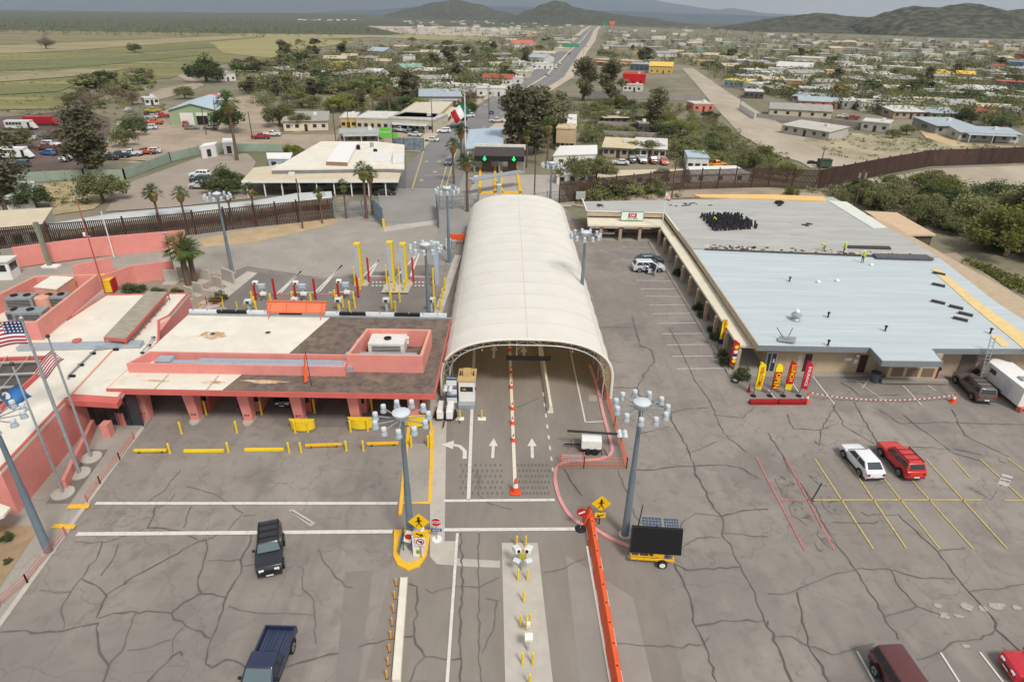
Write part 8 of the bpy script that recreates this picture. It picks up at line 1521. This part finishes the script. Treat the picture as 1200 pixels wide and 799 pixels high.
# bushes and hedges near the shop and palm
def bush(label, x, y, h=1.3, wide=1.0, z=0):
    g = G(x, y, z); c_ = clone(tree_proto('dark', 7, True, 1.2), (g.x, g.y, z-h*.45), rnd.uniform(0,6), label, None, (h/4*wide, h/4*wide, h/3.3), 'bush'); c_.name = 'round_bush'
for i, (x, y) in enumerate([(793,322),(818,363),(824,372),(834,390),(839,398),(846.5,418),(851,426)]): bush(['rear green bush by the walking person on the arcade kerb','dark bush pair upper, midway along the arcade kerb','dark bush pair lower, midway along the arcade kerb','clipped bush just behind the yellow feather flag','tall bush directly left of the yellow feather flag foot','round bush between the two arcade feather flags','narrow bush beside the patterned feather flag'][i], x, y, 1.35, .8, .14)
bush('bright leafy shrub at the arcade corner before the welcome flag', 868, 445, 2.2, .62); bush('round bush in front of the pink yard wall left of the palm', 155, 343, 1.9, 1.2); bush('low bush at the roof edge left of the palm trunk', 184, 346, 1.2, 1.8); bush('low bush at the roof edge under the palm', 207, 347, 1.2, 1.8); bush('round bush beside the nearest L shaped slab', 255, 353, 1.8, 1.1); bush('small desert bush in the left dirt bed', 9, 633, .8, 1.0); bush('low dry bush in the left dirt bed', 10, 660, .6, .8)
# ================================================================== TOWN AND WOODLAND SCATTER
def inside(x, y, P):
    r = False; j = len(P)-1
    for i in range(len(P)):
        if (P[i][1] > y) != (P[j][1] > y) and x < (P[j][0]-P[i][0])*(y-P[i][1])/(P[j][1]-P[i][1])+P[i][0]: r = not r
        j = i
    return r
AVOID = [[(470,240),(555,160),(585,125),(625,95),(655,62),(690,30),(715,28),(700,55),(668,85),(640,110),(610,130),(570,150),(545,240)], [(790,76),(820,78),(860,106),(945,150),(1050,180),(1050,205),(930,205),(860,165),(800,100)],
 [(958,150),(1120,160),(1300,170),(1300,200),(960,200)]]
taken = []
def scatter(poly, n, dmin, rg, xr, yr, bias=1.0):
    out = []; tries = 0
    while len(out) < n and tries < n*60:
        tries += 1; x = rg.uniform(*xr); y = yr[0]+(yr[1]-yr[0])*rg.random()**bias
        if not inside(x, y, poly) or any(inside(x, y, A) for A in AVOID) or any(abs(x-hx_) < hw and abs(y-hy_) < 5 for hx_, hy_, hw in HOUSE_PX): continue
        dd = dmin*(.35+(y-25)/60)
        if any(abs(x-a) < dd*1.9 and abs(y-b_) < dd*.8 for a, b_ in taken[-500:]): continue
        taken.append((x, y)); out.append((x, y))
    return out
RT = [(700,46),(800,45),(900,46),(1010,49),(1230,56),(1230,160),(1130,145),(1000,132),(930,118),(850,104),(800,76),(700,68)]; LT = [(540,48),(600,40),(690,36),(655,55),(630,80),(600,96),(560,100),(480,78),(470,60)]
MT = [(410,60),(560,52),(600,96),(540,122),(490,118),(440,112),(400,108),(300,112),(290,100),(340,80)]
rg = random.Random(21)
pal = [(WH,ROOFW,'flat','white flat roofed house'),(CR,ROOFW,'flat','cream house with a white flat roof'),(GB,ROOFG,'shed','grey block house with a grey tin roof'),(TN,ROOFT,'gable','tan gabled house'),(WH,ROOFG,'gable','white house with a grey gable roof'),(SA,ROOFW,'flat','salmon pink house with a white roof'),(TN,ROOFG,'shed','tan house with a grey tin roof'),(WH,ROOFR,'gable','white house with a red roof'),(YE,ROOFT,'flat','ochre yellow house'),(GB,ROOFW,'flat','grey house with a white roof'),(TQ,ROOFW,'flat','turquoise house with a white roof')]
wts = [6,5,7,5,3,1,5,.6,.6,6,.5]
hn = 0
for poly, n, xr, yr, where in [(RT,84,(700,1230),(62,150),'in the right hand town'),(RT,46,(700,1230),(46,62),'in the far town below the hills'),(LT,34,(470,690),(40,100),'in the far quarter left of the highway'),(MT,22,(290,600),(54,120),'among the trees left of the border street')]:
    for x, y in scatter(poly, n, 5.5, rg, xr, yr, .8):
        i = rg.choices(range(len(pal)), wts)[0]; wl, rf, rt, lab = pal[i]; v = rg.randrange(2); far = y < 70; g = G(x, y)
        a = .12*round(rg.uniform(-3,3)); HOUSE_PX.append((x, y, 7 if y > 70 else 3))
        house(lab+' '+where, (g.x, g.y, 0), a, (13, 17)[v]*(1.25 if far else 1), (9, 12)[v], 3.2+.4*v, wl, rf, rt, 2+v, lab+'s '+where, far); hn += 1
# trees: individuals
tn = 0
TK = [('mesquite','olive green mesquite tree'),('dark','dark green shade tree'),('euc','tall grey green eucalyptus'),('palo','yellow green palo verde tree'),('bare','bare brown mesquite thicket'),('mesquite','olive green mesquite tree')]
ZN = [([(60,118),(95,108),(110,95),(140,85),(180,92),(180,112),(160,126),(110,128),(92,124)],16,(60,190),(84,128),'in the copse beside the dry field',[0,0,1,4,5]),
 ([(245,78),(300,74),(345,78),(345,96),(300,98),(230,95),(215,86)],9,(215,345),(74,98),'at the field edge behind the warehouse',[4,4,0,1]),
 ([(340,50),(420,46),(560,50),(590,60),(560,70),(420,70),(330,75)],22,(330,590),(46,76),'in the wooded belt beyond the left houses',[0,1,0,2,4,5]),
 ([(285,104),(300,72),(400,72),(600,72),(600,96),(560,128),(470,118),(440,132),(380,132),(300,125)],60,(285,600),(72,132),'between the houses left of the border street',[0,0,1,3,4,2,5]),
 ([(395,132),(470,138),(550,138),(550,128),(560,118),(490,116),(400,120)],9,(395,560),(114,142),'behind the cream row building',[0,1,4,3]),
 ([(655,128),(700,122),(830,124),(860,138),(905,166),(930,185),(900,200),(800,195),(700,172),(655,165)],44,(655,930),(122,200),'in the dry wash behind the fenced yard',[0,0,0,3,1,5]),
 (LT,24,(470,690),(44,100),'left of the highway in the far quarter',[0,1,0,2]),
 (RT,70,(700,1230),(56,145),'between the houses of the right hand town',[0,1,2,0,3,1]),
 ([(860,212),(960,228),(1000,236),(1060,252),(1110,272),(1220,310),(1220,235),(1150,222),(1060,215),(1010,220),(965,226)],26,(860,1220),(210,310),'in the thicket between shop and patrol road',[0,0,0,1,3])]
for poly, n, xr, yr, where, ks in ZN:
    ncap = n
    pts = []
    tr_n = 0
    while len(pts) < ncap and tr_n < ncap*80:
        tr_n += 1; x, y = rg.uniform(*xr), rg.uniform(*yr)
        if inside(x, y, poly) and not any(inside(x, y, A) for A in AVOID) and not any(abs(x-a) < 1.5+(y-40)*.06 and abs(y-b_) < 1+(y-40)*.02 for a, b_ in pts) and not any(abs(x-hx_) < hw*.8 and -1 < y-hy_ < 7 for hx_, hy_, hw in HOUSE_PX): pts.append((x, y))
    for x, y in pts:
        kd, lb = TK[rg.choice(ks)]; hh_ = rg.uniform(3.8, 7.0)*(1.15 if kd == 'euc' else 1)*(1.35 if y < 110 else 1.1)*(1.5 if kd == 'euc' and rg.random() < .3 else 1)
        if 'wash' in where or 'thicket' in where: hh_ *= .85
        tree(lb+' '+where, kd, x, y, None, hh_, lb+'s '+where, near=(y > 120), wide=rg.uniform(1.0,1.6), var=rg.randrange(3)); tn += 1
# far woodland as one mass: crowns nobody could count
b = MB(); rg = random.Random(5); MIX = [LM['mesquite'], LM['dark'], LM['euc'], LM['palo'], LM['bare']]
FW = [([(0,27),(300,24),(520,30),(700,28),(760,44),(640,42),(560,46),(440,42),(330,46),(200,40),(0,36)],420,(0,760),(24,48)),(RT,1150,(700,1230),(46,150)),(LT,450,(470,690),(38,100)),(MT,560,(290,600),(50,120)),([(700,30),(900,34),(1010,45),(1230,50),(1230,60),(700,50)],500,(700,1230),(30,60)),
 ([(-10,40),(130,44),(300,44),(240,40),(0,38)],60,(-10,300),(38,46))]
for poly, n, xr, yr in FW:
    for _ in range(n*3):
        x, y = rg.uniform(*xr), rg.uniform(*yr)
        if not inside(x, y, poly) or any(inside(x, y, A) for A in AVOID): continue
        g = G(x, y); R = rg.uniform(1.6, 3.6)*(1.6 if y < 50 else 1); b.cur = rg.choices(range(5), [4,6,3,1,1])[0]; leafball(b, rg, (g.x, g.y, R*.95), (R*1.35,R*1.1,R*1.05), 44 if y > 50 else 12, .6*(1.8 if y < 50 else 1))
tag(b.build('distant_woodland', MIX), 'far off low trees and scrub filling the town gaps and plain', 'woodland', kind='stuff')
b = MB(); rg = random.Random(9)
BR = [(Z_[0], int(Z_[1]*k_), Z_[2], Z_[3]) for Z_, k_ in zip(ZN, (4,3,6,5,4,9,3,7,8))]
for poly, n, xr, yr in BR:
    k = 0; tr_n = 0
    while k < n and tr_n < n*40:
        tr_n += 1; x, y = rg.uniform(*xr), rg.uniform(*yr)
        if not inside(x, y, poly) or any(inside(x, y, A) for A in AVOID) or any(abs(x-hx_) < hw*.8 and -1 < y-hy_ < 6 for hx_, hy_, hw in HOUSE_PX): continue
        k += 1; b.cur = rg.choices(range(5), [6,3,1,3,2])[0]; g = G(x, y); R = rg.uniform(1.0, 2.3)*(1.35 if y < 90 else 1)
        for j in range(3): leafball(b, rg, (g.x+rg.gauss(0,R*.8), g.y+rg.gauss(0,R*.7), R*rg.uniform(.4,.8)), (R*.9,R*.8,R*.7), 40 if y > 110 else 20, .26 if y > 110 else .5)
tag(b.build('undergrowth', MIX), 'tangled low mesquite brush filling the wash, thicket and yards', 'undergrowth', kind='stuff')
# scrub on open ground
b = MB()
SC = [([(0,130),(90,110),(230,78),(300,60),(0,60)],160),([(0,130),(100,124),(180,118),(200,128),(130,136),(60,140)],70),([(150,130),(200,120),(190,150),(140,165),(125,150)],60),([(960,155),(1120,165),(1200,175),(1200,188),(1080,178),(1010,190),(960,180)],120),([(1085,222),(1200,226),(1200,240),(1100,238)],90),([(1080,285),(1200,330),(1200,345),(1120,300)],90),([(330,98),(420,96),(440,128),(330,118)],120),([(840,150),(930,185),(920,200),(860,175)],90),([(655,236),(700,234),(800,224),(800,232),(690,240)],40),([(60,212),(120,208),(118,240),(60,245)],40),([(690,165),(800,170),(800,185),(690,180)],70)]
for poly, n in SC:
    xs, ys_ = [p[0] for p in poly], [p[1] for p in poly]; k = 0; tr_n = 0
    while k < n and tr_n < n*30:
        tr_n += 1; x, y = rg.uniform(min(xs), max(xs)), rg.uniform(min(ys_), max(ys_))
        if inside(x, y, poly): k += 1; g = G(x, y); R = rg.uniform(.4, 1.1)*(1.8 if y < 100 else 1); leafball(b, rg, (g.x, g.y, R*.4), (R*1.4,R*1.2,R*.6), 22, .22)
tag(b.build('desert_scrub', LM['palo']), 'low desert scrub dotted over the open dirt', 'scrub', kind='stuff')
# far rooftops beyond the countable ones
b = MB(); far_m = [hm('wall', WH), hm('wall', TN), hm('wall', GB), hm('wall', CR)]
FR_ = [([(700,36),(830,32),(1010,46),(1200,52),(1200,58),(700,48)],70,(700,1200),(32,58)),([(330,22),(420,20),(440,24),(340,26)],16,(330,440),(19,27)),([(460,26),(660,22),(690,32),(560,38),(480,34)],90,(460,690),(22,40))]
for poly, n, xr, yr in FR_:
    k = 0
    while k < n:
        x, y = rg.uniform(*xr), rg.uniform(*yr)
        if not inside(x, y, poly) or any(inside(x, y, A) for A in AVOID): continue
        k += 1; g = G(x, max(y, 24)); b.cur = rg.choices(range(4), [5,2,2,2])[0]; w_ = rg.uniform(10,22); b.box(g.x, g.x+w_, g.y, g.y+12, -.1, rg.uniform(3.5,5.5), rg.uniform(-.4,.4))
tag(b.build('far_rooftops', far_m), 'speck sized far houses too many to count below the hills', 'houses', kind='stuff')
# drop unused prototypes parked at the origin
for o in [o for o in COL.objects if o.get('proto')]:
    for c_ in kids(o): bpy.data.objects.remove(c_, do_unlink=True)
    bpy.data.objects.remove(o, do_unlink=True)
print('houses', hn, 'trees', tn)
# ================================================================== AIR
hz_ = MB().box(-24500, 24500, -260, 24500, -1.2, 1400).build('haze', None or mat('unused', (200,200,200))); tag(hz_, 'thin blue grey air between the town and the mountains', 'haze', kind='stuff')
hm_ = bpy.data.materials.new('haze_air'); hm_.use_nodes = True; n_ = hm_.node_tree; [n_.nodes.remove(q) for q in list(n_.nodes) if q.type != 'OUTPUT_MATERIAL']
pv = n_.nodes.new('ShaderNodeVolumePrincipled'); pv.inputs['Color'].default_value = (.8,.9,1,1); pv.inputs['Density'].default_value = 5.5e-5; pv.inputs['Anisotropy'].default_value = .2
n_.links.new(pv.outputs[0], n_.nodes['Material Output'].inputs['Volume']); hz_.data.materials[0] = hm_
scene.cycles.volume_step_rate = 10; scene.cycles.volume_max_steps = 64
